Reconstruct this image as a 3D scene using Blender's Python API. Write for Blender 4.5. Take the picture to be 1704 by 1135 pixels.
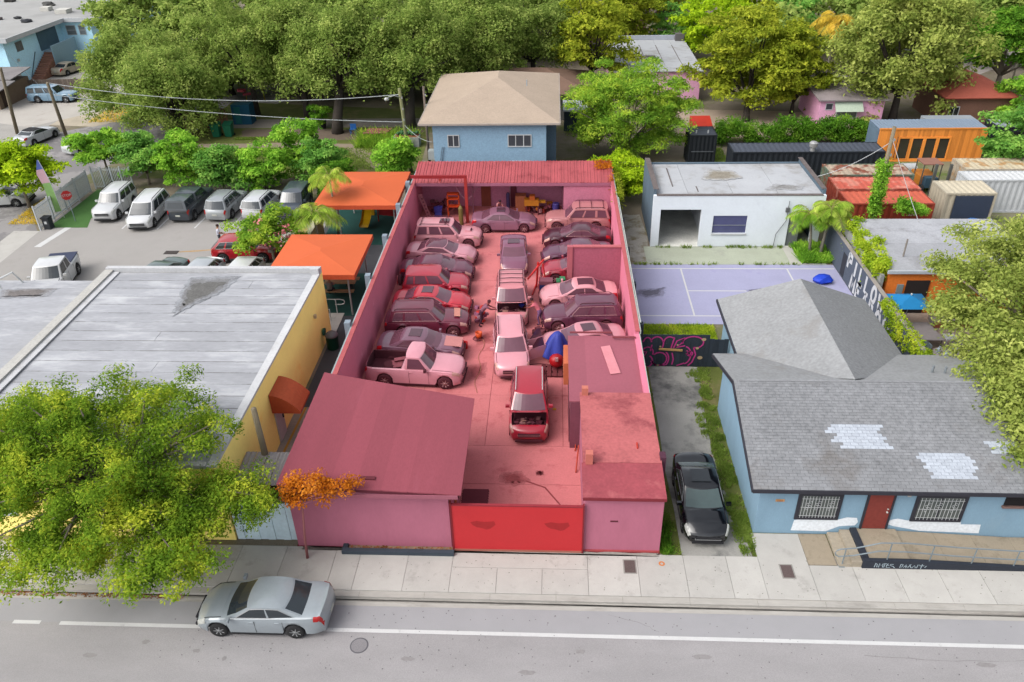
import bpy, bmesh, math, random
import numpy as np
from mathutils import Matrix, Vector
random.seed(7); rng = np.random.default_rng(7)
for o in list(bpy.data.objects): bpy.data.objects.remove(o)
SC = bpy.context.scene
COL = SC.collection
R_ = math.radians

# ------------------------------------------------------------------ camera
def cam_rows(pitch, yaw, roll):
    cy, sy = math.cos(yaw), math.sin(yaw)
    r = Vector((cy, sy, 0)); fw = Vector((-sy*math.cos(pitch), cy*math.cos(pitch), -math.sin(pitch)))
    d = fw.cross(r)
    r2 = math.cos(roll)*r + math.sin(roll)*d; d2 = -math.sin(roll)*r + math.cos(roll)*d
    return r2, d2, fw
r2, d2, fw = cam_rows(R_(32.13), R_(3.32), R_(1.38))
cd = bpy.data.cameras.new('camera'); cam = bpy.data.objects.new('camera', cd); COL.objects.link(cam)
cd.sensor_width = 36.0; cd.lens = 1325/1704*36; cd.clip_end = 3000; cd.clip_start = .5
m = Matrix(((r2.x, -d2.x, -fw.x, 0), (r2.y, -d2.y, -fw.y, -22.6), (r2.z, -d2.z, -fw.z, 24.2), (0, 0, 0, 1)))
cam.matrix_world = m
SC.camera = cam

# ------------------------------------------------------------------ sky, sun, exposure
SUN_EL, SUN_AZ = 47.0, -120.0          # azimuth clockwise from +Y (the far side); the light comes from the near left
wd = bpy.data.worlds.new('World'); SC.world = wd; wd.use_nodes = True
nt = wd.node_tree; bg = nt.nodes['Background']
sky = nt.nodes.new('ShaderNodeTexSky'); sky.sky_type = 'NISHITA'; sky.sun_disc = False
sky.sun_elevation = R_(SUN_EL); sky.sun_rotation = R_(SUN_AZ); sky.air_density = 1.0; sky.dust_density = 4.0; sky.ozone_density = 1.0
hs = nt.nodes.new('ShaderNodeHueSaturation'); hs.inputs['Saturation'].default_value = .28
nt.links.new(sky.outputs[0], hs.inputs['Color']); tcw = nt.nodes.new('ShaderNodeTexCoord'); cn = nt.nodes.new('ShaderNodeTexNoise'); cn.inputs['Scale'].default_value = 3.2; cn.inputs['Detail'].default_value = 7; cn.inputs['Roughness'].default_value = .6
nt.links.new(tcw.outputs['Generated'], cn.inputs['Vector']); cm = nt.nodes.new('ShaderNodeMapRange'); cm.inputs['From Min'].default_value = .3; cm.inputs['From Max'].default_value = .7; cm.inputs['To Min'].default_value = .72; cm.inputs['To Max'].default_value = 1.28
nt.links.new(cn.outputs[0], cm.inputs['Value']); cs = nt.nodes.new('ShaderNodeVectorMath'); cs.operation = 'SCALE'; nt.links.new(hs.outputs[0], cs.inputs[0]); nt.links.new(cm.outputs[0], cs.inputs['Scale']); nt.links.new(cs.outputs[0], bg.inputs[0]); bg.inputs[1].default_value = .15   # broken overcast
sl = bpy.data.lights.new('sun', 'SUN'); sl.energy = .9; sl.angle = R_(55); sl.color = (1, .965, .91)
so = bpy.data.objects.new('sun', sl); COL.objects.link(so)
sd = Vector((math.sin(R_(SUN_AZ))*math.cos(R_(SUN_EL)), math.cos(R_(SUN_AZ))*math.cos(R_(SUN_EL)), math.sin(R_(SUN_EL))))
so.rotation_euler = sd.to_track_quat('Z', 'Y').to_euler(); so.location = (-60, 20, 90)
vs = SC.view_settings; vs.view_transform = 'Standard'; vs.look = 'None'; vs.gamma = 1; vs.use_curve_mapping = False
vs.exposure = 1.0
SC.render.engine = 'CYCLES'

# ------------------------------------------------------------------ materials
KA = .50
def lin(c):
    c /= 255.; return c/12.92 if c <= .04045 else ((c+.055)/1.055)**2.4
def C(rgb, k=None):
    k = KA if k is None else k
    return tuple(min(.9, lin(v)*k) for v in rgb) + (1,)
MATS = {}
def node(t, typ, **kw):
    n = t.nodes.new(typ)
    for a, v in kw.items(): setattr(n, a, v)
    return n
def mat(name, rgb, rough=.85, var=.18, scale=.6, fine=.12, fscale=9, bump=0, bscale=25, metal=0, spec=.3, rnd=0., stain=None, sscale=.25, st=(.55, .7), coat=0, k=None, coords='pos', stretch=None, emit=None):
    if name in MATS: return MATS[name]
    m = bpy.data.materials.new(name); m.use_nodes = True; t = m.node_tree; P = t.nodes['Principled BSDF']; L = t.links.new
    P.inputs['Roughness'].default_value = rough; P.inputs['Metallic'].default_value = metal
    P.inputs['Specular IOR Level'].default_value = spec; P.inputs['Coat Weight'].default_value = coat; P.inputs['Coat Roughness'].default_value = .06
    base = C(rgb, k)
    if coords == 'pos': co = node(t, 'ShaderNodeNewGeometry').outputs['Position']
    else: co = node(t, 'ShaderNodeTexCoord').outputs['Object']
    if stretch:
        mp = node(t, 'ShaderNodeMapping'); mp.inputs['Scale'].default_value = stretch; L(co, mp.inputs['Vector']); co = mp.outputs[0]
    def mul(col, lo, hi, fac):
        mr = node(t, 'ShaderNodeMapRange'); mr.inputs['From Min'].default_value = .25; mr.inputs['From Max'].default_value = .75
        mr.inputs['To Min'].default_value = lo; mr.inputs['To Max'].default_value = hi; L(fac, mr.inputs['Value'])
        mx = node(t, 'ShaderNodeVectorMath', operation='SCALE'); L(col, mx.inputs[0]); L(mr.outputs[0], mx.inputs['Scale']); return mx.outputs[0]
    rgbn = node(t, 'ShaderNodeRGB'); rgbn.outputs[0].default_value = base; col = rgbn.outputs[0]
    if var:
        n1 = node(t, 'ShaderNodeTexNoise'); n1.inputs['Scale'].default_value = scale; n1.inputs['Detail'].default_value = 6; n1.inputs['Roughness'].default_value = .65
        L(co, n1.inputs['Vector']); col = mul(col, 1-var, 1+var, n1.outputs[0])
    if fine:
        n2 = node(t, 'ShaderNodeTexNoise'); n2.inputs['Scale'].default_value = fscale; n2.inputs['Detail'].default_value = 3
        L(co, n2.inputs['Vector']); col = mul(col, 1-fine, 1+fine, n2.outputs[0])
    if rnd:
        oi = node(t, 'ShaderNodeObjectInfo'); col = mul(col, 1-rnd, 1+rnd, oi.outputs['Random'])
    if stain:
        n3 = node(t, 'ShaderNodeTexNoise'); n3.inputs['Scale'].default_value = sscale; n3.inputs['Detail'].default_value = 8; n3.inputs['Roughness'].default_value = .7
        L(co, n3.inputs['Vector']); cr = node(t, 'ShaderNodeMapRange'); cr.inputs['From Min'].default_value = st[0]; cr.inputs['From Max'].default_value = st[1]; L(n3.outputs[0], cr.inputs['Value'])
        mx = node(t, 'ShaderNodeMix', data_type='RGBA'); L(cr.outputs[0], mx.inputs[0]); L(col, mx.inputs[6]); mx.inputs[7].default_value = C(stain, k); col = mx.outputs[2]
    L(col, P.inputs['Base Color'])
    if bump:
        n4 = node(t, 'ShaderNodeTexNoise'); n4.inputs['Scale'].default_value = bscale; n4.inputs['Detail'].default_value = 4; L(co, n4.inputs['Vector'])
        b = node(t, 'ShaderNodeBump'); b.inputs['Strength'].default_value = bump; b.inputs['Distance'].default_value = .03; L(n4.outputs[0], b.inputs['Height']); L(b.outputs[0], P.inputs['Normal'])
    MATS[name] = m; return m
def paint(rgb, rough=.28, metal=.0, k=None):
    return mat('paint_%d_%d_%d' % tuple(rgb), rgb, rough=rough, var=.05, scale=1.2, fine=.03, metal=metal, spec=.5, coat=.6, k=k)
def plain(rgb, rough=.7, **kw):
    return mat('plain_%d_%d_%d_%d' % (*rgb, int(rough*100)), rgb, rough=rough, var=.10, scale=1.5, fine=.06, **kw)
def glass(rgb, name=None, rough=.06):
    return mat(name or 'glass_%d_%d_%d' % tuple(rgb), rgb, rough=rough, var=.12, scale=1.7, fine=0, spec=.6)
def foliage(name, dark, mid, bright, k=1.22, trans=.5, nsc=.8):
    if name in MATS: return MATS[name]
    m = bpy.data.materials.new(name); m.use_nodes = True; t = m.node_tree; L = t.links.new
    t.nodes.remove(t.nodes['Principled BSDF']); out = t.nodes['Material Output']
    g = node(t, 'ShaderNodeNewGeometry'); n = node(t, 'ShaderNodeTexNoise'); n.inputs['Scale'].default_value = nsc; n.inputs['Detail'].default_value = 5; L(g.outputs['Position'], n.inputs['Vector'])
    a = node(t, 'ShaderNodeMath', operation='MULTIPLY'); a.inputs[1].default_value = .32; L(g.outputs['Random Per Island'], a.inputs[0])
    b = node(t, 'ShaderNodeMath', operation='MULTIPLY_ADD'); b.inputs[1].default_value = 1.7; L(n.outputs[0], b.inputs[0]); L(a.outputs[0], b.inputs[2])
    c = node(t, 'ShaderNodeMath', operation='SUBTRACT'); c.inputs[1].default_value = .51; L(b.outputs[0], c.inputs[0])
    r = node(t, 'ShaderNodeValToRGB'); e = r.color_ramp.elements; e[0].color = C(dark, k); e[0].position = .1; e[1].color = C(bright, k); e[1].position = .95
    x = r.color_ramp.elements.new(.5); x.color = C(mid, k); L(c.outputs[0], r.inputs[0])
    d = node(t, 'ShaderNodeBsdfDiffuse'); tr = node(t, 'ShaderNodeBsdfTranslucent'); L(r.outputs[0], d.inputs[0]); L(r.outputs[0], tr.inputs[0])
    mx = node(t, 'ShaderNodeMixShader'); mx.inputs[0].default_value = trans; L(d.outputs[0], mx.inputs[1]); L(tr.outputs[0], mx.inputs[2]); L(mx.outputs[0], out.inputs[0])
    MATS[name] = m; return m

# ------------------------------------------------------------------ objects
BASE = {}
def setp(o, label=None, cat=None, group=None, kind=None):
    if label: o['label'] = label
    if cat: o['category'] = cat
    if group: o['group'] = group
    if kind: o['kind'] = kind
    return o
def thing(name, label, cat, loc=(0, 0, 0), rz=0, group=None):
    o = bpy.data.objects.new(name, None); COL.objects.link(o); o.empty_display_size = .3
    o.location = loc; o.rotation_euler = (0, 0, rz); BASE[o.name] = Vector(loc); return setp(o, label, cat, group)
def link(name, me, parent=None, loc=None, rot=None, scale=None):
    o = bpy.data.objects.new(name, me); COL.objects.link(o)
    if parent: o.parent = parent
    if loc is not None: o.location = loc
    if rot is not None: o.rotation_euler = rot
    if scale is not None: o.scale = scale
    return o
class MB:
    def __init__(s): s.v = []; s.f = []
    def add(s, vs, fs):
        n = len(s.v); s.v += [tuple(v) for v in vs]; s.f += [tuple(i+n for i in f) for f in fs]; return s
    def box(s, x0, x1, y0, y1, z0, z1):
        return s.add([(x0, y0, z0), (x1, y0, z0), (x1, y1, z0), (x0, y1, z0), (x0, y0, z1), (x1, y0, z1), (x1, y1, z1), (x0, y1, z1)],
                     [(3, 2, 1, 0), (4, 5, 6, 7), (0, 1, 5, 4), (1, 2, 6, 5), (2, 3, 7, 6), (3, 0, 4, 7)])
    def obox(s, c, sx, sy, sz, rz=0, rx=0, ry=0):
        M = Matrix.Translation(c) @ Matrix.Rotation(rz, 4, 'Z') @ Matrix.Rotation(ry, 4, 'Y') @ Matrix.Rotation(rx, 4, 'X')
        h = [M @ Vector((a*sx/2, b*sy/2, d*sz/2)) for d in (-1, 1) for a, b in ((-1, -1), (1, -1), (1, 1), (-1, 1))]
        return s.add(h, [(3, 2, 1, 0), (4, 5, 6, 7), (0, 1, 5, 4), (1, 2, 6, 5), (2, 3, 7, 6), (3, 0, 4, 7)])
    def prism(s, poly, z0, z1):
        n = len(poly); vs = [(x, y, z0) for x, y in poly]+[(x, y, z1) for x, y in poly]
        return s.add(vs, [tuple(range(n-1, -1, -1)), tuple(range(n, 2*n))]+[(i, (i+1) % n, n+(i+1) % n, n+i) for i in range(n)])
    def slab(s, quad, th):     # quad of 3-D corners (ccw seen from above), thickness downward
        q = [Vector(p) for p in quad]; n = (q[1]-q[0]).cross(q[2]-q[0]).normalized(); m = len(q)
        vs = q+[p-n*th for p in q]
        return s.add(vs, [tuple(range(m)), tuple(range(2*m-1, m-1, -1))]+[(i, m+i, m+(i+1) % m, (i+1) % m) for i in range(m)])
    def tube(s, pts, r, n=6, cap=True):
        pts = [Vector(p) for p in pts]; rs = r if hasattr(r, '__len__') else [r]*len(pts); rings = []
        vs = []; fs = []
        for i, p in enumerate(pts):
            d = (pts[min(i+1, len(pts)-1)]-pts[max(i-1, 0)]).normalized()
            u = d.cross(Vector((0, 0, 1)) if abs(d.z) < .95 else Vector((1, 0, 0))).normalized(); w = d.cross(u)
            for k in range(n):
                a = 2*math.pi*k/n; vs.append(p+(u*math.cos(a)+w*math.sin(a))*rs[i])
        for i in range(len(pts)-1):
            for k in range(n): fs.append((i*n+k, i*n+(k+1) % n, (i+1)*n+(k+1) % n, (i+1)*n+k))
        if cap: fs += [tuple(range(n-1, -1, -1)), tuple(range((len(pts)-1)*n, len(pts)*n))]
        return s.add(vs, fs)
    def lathe(s, prof, n=16, c=(0, 0, 0), axis='Z'):
        vs = []; fs = []
        for r, h in prof:
            for k in range(n):
                a = 2*math.pi*k/n; x, y = r*math.cos(a), r*math.sin(a)
                p = (x, y, h) if axis == 'Z' else ((x, h, y) if axis == 'Y' else (h, x, y)); vs.append((p[0]+c[0], p[1]+c[1], p[2]+c[2]))
        for i in range(len(prof)-1):
            for k in range(n): fs.append((i*n+k, i*n+(k+1) % n, (i+1)*n+(k+1) % n, (i+1)*n+k))
        fs += [tuple(range(n-1, -1, -1)), tuple(range((len(prof)-1)*n, len(prof)*n))]
        return s.add(vs, fs)
    def ico(s, c, r, sub=2, sq=(1, 1, 1), jit=0):
        bm = bmesh.new(); bmesh.ops.create_icosphere(bm, subdivisions=sub, radius=1); bm.verts.ensure_lookup_table()
        vs = []
        for v in bm.verts:
            k = 1+random.uniform(-jit, jit); vs.append((c[0]+v.co.x*r*sq[0]*k, c[1]+v.co.y*r*sq[1]*k, c[2]+v.co.z*r*sq[2]*k))
        fs = [tuple(v.index for v in f.verts) for f in bm.faces]; bm.free(); return s.add(vs, fs)
    def mesh(s, name, mt, smooth=False, off=None):
        me = bpy.data.meshes.new(name); vs = s.v
        if off is not None: vs = [(x-off[0], y-off[1], z-off[2]) for x, y, z in vs]
        me.from_pydata(vs, [], s.f); me.materials.append(mt)
        if smooth: me.polygons.foreach_set('use_smooth', [True]*len(me.polygons))
        me.update(); return me
    def build(s, name, mt, parent=None, smooth=False, world=True):
        off = None
        if parent is not None and world:
            p = parent
            while p.parent: p = p.parent
            off = BASE.get(p.name)
        o = link(name, s.mesh(name, mt, smooth, off), parent)
        if parent is None: BASE[o.name] = Vector((0, 0, 0))
        return o
def bx(name, mt, parent, *a): return MB().box(*a).build(name, mt, parent)
def struct(name, poly, z, mt, th=.0, label=None):
    b = MB()
    if th: b.prism(poly, z-th, z)
    else: b.add([(x, y, z) for x, y in poly], [tuple(range(len(poly)))])
    o = b.build(name, mt); o['kind'] = 'structure'
    if label: o['label'] = label
    return o
def rect(x0, x1, y0, y1): return [(x0, y0), (x1, y0), (x1, y1), (x0, y1)]
def blobpoly(pts, jit=.12, n=4):   # roughened polygon outline
    out = []
    for i, (x, y) in enumerate(pts):
        X, Y = pts[(i+1) % len(pts)]
        for k in range(n):
            t = k/n; out.append((x+(X-x)*t+random.uniform(-jit, jit), y+(Y-y)*t+random.uniform(-jit, jit)))
    return out
def copy_tree(o, parent=None):
    c = o.copy(); COL.objects.link(c); c.parent = parent
    for ch in o.children: copy_tree(ch, c)
    if parent is None: BASE[c.name] = Vector(c.location)
    return c
def one(name, mb, mt, label, cat, group=None, smooth=False, base=None):
    # a thing that is a single mesh; its origin is put at its base
    xs = np.array(mb.v); c = Vector(base) if base else Vector(((xs[:, 0].min()+xs[:, 0].max())/2, (xs[:, 1].min()+xs[:, 1].max())/2, xs[:, 2].min()))
    o = link(name, mb.mesh(name, mt, smooth, c), None, c); BASE[o.name] = c; return setp(o, label, cat, group)

def leafmesh(name, p, n, size, asp, mt):
    N = len(p); t = rng.normal(size=(N, 3)); t -= n*(t*n).sum(1, keepdims=True); t /= np.linalg.norm(t, axis=1, keepdims=True)+1e-9
    b = np.cross(n, t); s = size[:, None]
    v = np.stack([p-t*s, p-b*s*asp, p+t*s, p+b*s*asp], 1).reshape(-1, 3)
    return quadmesh(name, v, mt)
def quadmesh(name, v, mt):
    N = len(v)//4; me = bpy.data.meshes.new(name)
    me.vertices.add(4*N); me.vertices.foreach_set('co', np.ascontiguousarray(v, dtype=np.float32).ravel())
    me.loops.add(4*N); me.loops.foreach_set('vertex_index', np.arange(4*N, dtype=np.int32))
    me.polygons.add(N); me.polygons.foreach_set('loop_start', np.arange(0, 4*N, 4, dtype=np.int32))
    me.update(calc_edges=True); me.materials.append(mt); return me
# ================================================================== SETTING
M_dirt = mat('dirt', (150, 138, 120), var=.22, scale=.35, fine=.2, fscale=14, stain=(112, 122, 62), sscale=.14, st=(.5, .62), bump=.4)
M_road = mat('road_asphalt', (180, 177, 178), rough=.9, var=.12, scale=.6, fine=.16, fscale=60, bump=.25, bscale=90, stain=(150, 147, 148), sscale=.35, st=(.6, .85), stretch=(.35, 1, 1))
M_lane2 = mat('parking_lane_asphalt', (184, 183, 186), rough=.9, var=.06, scale=.5, fine=.12, fscale=60, bump=.2, bscale=90, stain=(160, 160, 166), sscale=.5, st=(.6, .85))
M_conc = mat('sidewalk_concrete', (216, 213, 207), rough=.9, var=.08, scale=1.1, fine=.06, fscale=40, rnd=.045, stain=(168, 164, 158), sscale=.9, st=(.56, .8), bump=.15, bscale=60)
M_conc2 = mat('browned_concrete', (186, 172, 150), rough=.9, var=.14, scale=1.3, fine=.08, fscale=30, stain=(140, 128, 110), sscale=1.3, st=(.52, .75), bump=.15)
M_kerb = mat('kerb_concrete', (203, 199, 192), rough=.9, var=.1, scale=1.5, fine=.07, stain=(150, 146, 140), sscale=.8, st=(.55, .75), stretch=(.3, 1, 1))
M_white = mat('marking_white', (236, 236, 236), rough=.75, var=.06, scale=2, fine=.06, fscale=30, stain=(200, 199, 198), sscale=2.5, st=(.6, .75))
M_joint = mat('joint_dark', (172, 167, 160), rough=.95)
M_grass = mat('grass_ground', (112, 122, 55), var=.25, scale=.8, fine=.3, fscale=25, stain=(150, 132, 96), sscale=.4, st=(.52, .7), bump=.6)
M_park = mat('parking_asphalt', (186, 182, 178), rough=.9, var=.08, scale=.3, fine=.1, fscale=40, stain=(160, 155, 150), sscale=.3, st=(.55, .8), bump=.2, bscale=70)
M_alley = mat('alley_asphalt', (88, 91, 96), rough=.9, var=.15, scale=.6, fine=.12, fscale=30, stain=(120, 122, 122), sscale=.6, st=(.58, .75))
M_turf = mat('green_rubber_turf', (28, 80, 74), rough=.95, var=.12, scale=1, fine=.2, fscale=40)
M_turf2 = mat('artificial_turf', (82, 128, 62), rough=.95, var=.12, scale=.8, fine=.2, fscale=40, bump=.4)
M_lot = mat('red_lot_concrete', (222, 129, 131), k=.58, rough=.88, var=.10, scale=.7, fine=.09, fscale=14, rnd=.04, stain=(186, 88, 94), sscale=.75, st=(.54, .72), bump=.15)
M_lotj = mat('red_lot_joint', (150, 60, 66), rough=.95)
M_drive = mat('driveway_concrete', (182, 180, 174), rough=.9, var=.16, scale=.6, fine=.1, fscale=20, stain=(118, 118, 116), sscale=.42, st=(.47, .62), bump=.2)
M_court = mat('purple_court_paint', (190, 190, 224), rough=.85, var=.08, scale=.5, fine=.05, stain=(172, 168, 212), sscale=.5, st=(.58, .75))
M_apron = mat('pale_green_concrete', (200, 207, 186), rough=.9, var=.1, scale=.6, fine=.06, stain=(176, 178, 168), sscale=.5, st=(.55, .75))
M_sand = mat('sandy_verge', (208, 196, 176), rough=.95, var=.14, scale=.5, fine=.1, stain=(166, 152, 108), sscale=.4, st=(.56, .72))

struct('ground', rect(-900, 900, -600, 1400), -.22, M_dirt)
struct('terrain', rect(-700, 700, -2.3, 1300), -.012, M_dirt, .18)
struct('road', rect(-300, 300, -60, -2.76), -.12, M_road)
struct('parking_lane', rect(-300, 300, -3.84, -2.764), -.116, M_lane2)
gut = struct('gutter', rect(-300, 300, -2.78, -2.42), -.108, M_kerb)
# kerb stones as pieces
kb = struct('kerb', rect(-60, 60, -2.42, -2.29), -.03, M_joint, .2)
x = -31.0
kme = MB().box(-1.245, 1.245, -2.435, -2.165, -.2, -.004).mesh('kerb_stone', M_kerb)
while x < 24:
    link('kerb_stone', kme, kb, (x, 0, 0)); x += 2.5
# sidewalk slabs
sw = struct('sidewalk', rect(-60, 60, -2.2, .05), -.006, M_joint)
def slabs(parent, xs, y0, y1, mt, z=.03, g=.007, name='slab'):
    for a, b in zip(xs[:-1], xs[1:]):
        o = MB().box(a+g, b-g, y0+g, y1-g, -.05, z+random.uniform(-.003, .003)).build(name, mt, parent)
xs = [-27.4+1.86*i for i in range(10)]
slabs(sw, xs+[-8.6], -2.16, .0, M_conc)
slabs(sw, [-8.6, -7.59, -5.65, -3.85], -2.16, -.12, M_conc)
slabs(sw, [-3.85, -2.05, -.29, 1.49], -2.16, -.92, M_conc); slabs(sw, [-3.85, 1.49], -.92, -.12, M_conc)
slabs(sw, [1.49, 3.45, 5.27, 6.95, 8.2], -2.16, -.08, M_conc)
slabs(sw, [8.2, 10.1], -2.16, 1.2, M_conc); slabs(sw, [10.1, 11.2], -.44, 1.2, M_conc2)
slabs(sw, [10.1, 11.75, 13.35, 14.95, 16.5, 18.1, 19.7, 21.3, 23], -2.16, -.46, M_conc)
slabs(sw, [13.6, 15.2, 16.8, 18.4, 21], -.42, 1.2, M_conc2)
# markings on the road
def marking(name, poly, z, label, mt=None):
    return struct(name, poly, z, mt or M_white, 0, label)
marking('lane_line', [(-18.2, -3.96), (40, -3.96), (40, -3.80), (-18.2, -3.80)], -.111, 'long solid white line along the parking lane')
marking('lane_dash', rect(-20.0, -18.95, -3.95, -3.79), -.111, 'short white dash left of the solid line')
for i in range(1, 6): marking('lane_dash', rect(-20-1.8*i*1.4, -18.95-1.8*i*1.4, -3.95, -3.79), -.111, 'white dash in the row left of the solid line')
# manhole cover
mh = thing('manhole_cover', 'round iron manhole cover in the road below the red gate', 'manhole', (-6.8, -4.52, -.12))
MB().lathe([(.33, -.02), (.33, .008), (.29, .010)], 28, (-6.8, -4.52, -.12)).build('rim', plain((112, 110, 116), .8), mh)
MB().lathe([(.285, -.02), (.285, .011)], 28, (-6.8, -4.52, -.12)).build('lid', mat('manhole_iron', (150, 147, 150), fine=.35, fscale=45), mh)
# utility boxes in the sidewalk
def meterbox(x, y, label, w=.42, l=.62):
    t = thing('meter_box', label, 'meter box', (x, y, .03), group='meter boxes in the sidewalk')
    MB().box(x-w/2-.05, x+w/2+.05, y-l/2-.05, y+l/2+.05, .0, .036).build('frame', plain((170, 166, 160), .9), t)
    MB().box(x-w/2, x+w/2, y-l/2, y+l/2, .0, .041).build('lid', mat('meter_lid', (112, 96, 94), fine=.25, fscale=40), t)
meterbox(3.14, -.72, 'brown metal meter box lid in the sidewalk by the right end of the red front')
meterbox(9.2, -.8, 'brown metal meter box lid in the sidewalk left of the concrete steps')
meterbox(-20.4, -.72, 'brown metal meter box lid in the sidewalk before the yellow facade', .55, .6)
rg = MB()
for k in range(24):
    a, b = 2*math.pi*k/24, 2*math.pi*(k+1)/24
    rg.add([(4.4+.12*math.cos(a), -.54+.12*math.sin(a), .037), (4.4+.12*math.cos(b), -.54+.12*math.sin(b), .037), (4.4+.06*math.cos(b), -.54+.06*math.sin(b), .037), (4.4+.06*math.cos(a), -.54+.06*math.sin(a), .037)], [(3, 2, 1, 0)])
o = rg.build('painted_ring', plain((236, 140, 70), .8)); setp(o, 'small orange painted ring on the sidewalk', None, None, 'structure')
# litter and leaves: what nobody could count
def scatter(name, label, n, x0, x1, y0, y1, z, size, mt, cat='litter', bias=None):
    p = np.stack([rng.uniform(x0, x1, n), rng.uniform(y0, y1, n), np.full(n, z)+rng.uniform(0, .01, n)], 1)
    nn = rng.normal(size=(n, 3))*.18; nn[:, 2] = 1; nn /= np.linalg.norm(nn, axis=1, keepdims=True)
    o = link(name, leafmesh(name, p, nn, rng.uniform(size*.5, size, n), .7, mt)); return setp(o, label, cat, None, 'stuff')
M_lit = foliage('dead_leaves', (110, 72, 46), (158, 104, 66), (196, 150, 104), .62, .05)
scatter('fallen_leaves', 'brown fallen leaves along the gutter under the street tree', 420, -22, -14, -2.68, -2.47, -.1, .05, M_lit, 'leaves')
scatter('road_specks', 'small dark specks scattered on the road and parking lane', 260, -14, 19, -5.6, -2.9, -.108, .035, plain((120, 116, 118), .9), 'specks')
scatter('sidewalk_specks', 'small dark specks scattered on the sidewalk', 170, -8, 18, -2.1, -.2, .036, .03, plain((132, 126, 120), .9), 'specks')

M_crk = plain((138, 134, 134), .95)
def crack(pts, w=.014, z=-.1135):
    b = MB(); P = []
    for (a, c), (d, e) in zip(pts[:-1], pts[1:]):
        for k in range(6): P.append((a+(d-a)*k/6+random.uniform(-.03, .03), c+(e-c)*k/6+random.uniform(-.03, .03)))
    for (a, c), (d, e) in zip(P[:-1], P[1:]):
        L_ = math.hypot(d-a, e-c)+1e-6; nx, ny = -(e-c)/L_*w*random.uniform(.4, 1.1), (d-a)/L_*w*random.uniform(.4, 1.1); b.add([(a-nx, c-ny, z), (d-nx, e-ny, z), (d+nx, e+ny, z), (a+nx, c+ny, z)], [(0, 1, 2, 3)])
    o = b.build('road_crack', M_crk); o['kind'] = 'structure'
crack([(11, -4.4), (14, -4.55), (17, -4.4)], .007); crack([(2.2, -2.9), (3.4, -3.3), (4.1, -3.7)], .006)
for i in range(9): struct('tar_spot', blobpoly([(x_+.25*math.cos(a)*sx_, y_+.1*math.sin(a)) for x_, y_, sx_ in [(random.uniform(-17, 17), random.uniform(-5.7, -4.2), random.uniform(.3, 1.6))] for a in [k*math.pi/3 for k in range(6)]], .02, 3), -.1128-.0002*i, mat('tar_spot', (164, 160, 160), var=.1))
struct('gutter_grime', blobpoly([(-26, -2.60), (22, -2.60), (22, -2.45), (-26, -2.45)], .045, 60), -.104, mat('gutter_grime', (184, 179, 172), var=.25, scale=1.2, stretch=(.4, 1, 1)))
struct('wall_foot_grime', blobpoly([(-10, -.16), (4.3, -.16), (4.3, .0), (-10, .0)], .05, 30), .0365, mat('foot_grime', (176, 172, 164), var=.25, scale=2))

# ------------------------------------------------------------------ left side street, verge and parking lot
struct('side_street', [(-41.5, 26), (-38.6, 26), (-38.8, 31), (-42.2, 36), (-41.3, 42), (-38, 52), (-30, 66), (-34, 72), (-45, 60), (-60, 46), (-80, 34), (-80, 26)], -.004, mat('side_street_asphalt', (176, 172, 172), var=.08, scale=.3, fine=.1, fscale=30, stain=(150, 147, 148), sscale=.15, st=(.5, .52)))
struct('side_walk_left', [(-38.4, 24.5), (-38.6, 31), (-40.6, 31), (-40.4, 24.5)], .004, M_conc)
struct('sand_verge', [(-55, 58), (-47.5, 57), (-41, 64), (-44, 70), (-58, 63)], .0, M_sand)
struct('apartment_drive', [(-62.5, 60), (-54.5, 57), (-45, 68), (-46, 84), (-66, 88), (-66, 70)], .003, mat('pale_drive_concrete', (212, 206, 198), var=.08, scale=.4, fine=.05, stain=(180, 170, 162), sscale=.3, st=(.56, .75)))
struct('yard_concrete', rect(-64, -52.5, 44, 60), .002, mat('yard_concrete', (188, 184, 178), var=.1))
pk = struct('parking_lot', [(-38.5, 16.9), (-16.2, 16.9), (-16.2, 30.5), (-18.2, 36.8), (-38.6, 36.8), (-38.6, 30.9)], .002, M_park)
M_stripe = M_white
for i, (x0, y0, x1, y1) in enumerate(((-32.4, 31.4, -32.5, 36), (-29.65, 31.3, -29.6, 36), (-26.86, 31.5, -26.7, 36), (-24.12, 31.5, -23.9, 36), (-21.6, 31.6, -21.4, 36), (-19.0, 31.6, -18.9, 36))):
    marking('parking_line', [(x0-.06, y0), (x0+.06, y0), (x1+.06, y1), (x1-.06, y1)], .007, 'thin white parking bay line')
marking('stop_line', [(-37.45, 28.2), (-36.95, 28.2), (-36.45, 31.7), (-36.95, 31.7)], .007, 'broad white bar painted across the parking lot entrance')
struct('artificial_lawn', [(-38.25, 31.6), (-35.2, 31.6), (-35.75, 33.2), (-36.3, 39.4), (-38.3, 39.4)], .012, M_turf2)
gr = thing('drain_grate', 'dark drain grate in the parking lot left of the red crossover', 'grate', (-26.9, 27.35, .004))
for k in range(8): MB().box(-27.35+k*.11, -27.29+k*.11, 27.1, 27.55, .004, .016).build('bar', plain((92, 84, 82), .8), gr)
bx('frame', plain((70, 64, 62), .9), gr, -27.4, -26.42, 27.05, 27.6, .003, .009)
struct('tarred_crack', blobpoly([(-26.4, 27.3), (-23.6, 27.75), (-23.6, 27.95), (-26.4, 27.5)], .04, 6), .006, mat('tan_patch', (206, 172, 124)))
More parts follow.
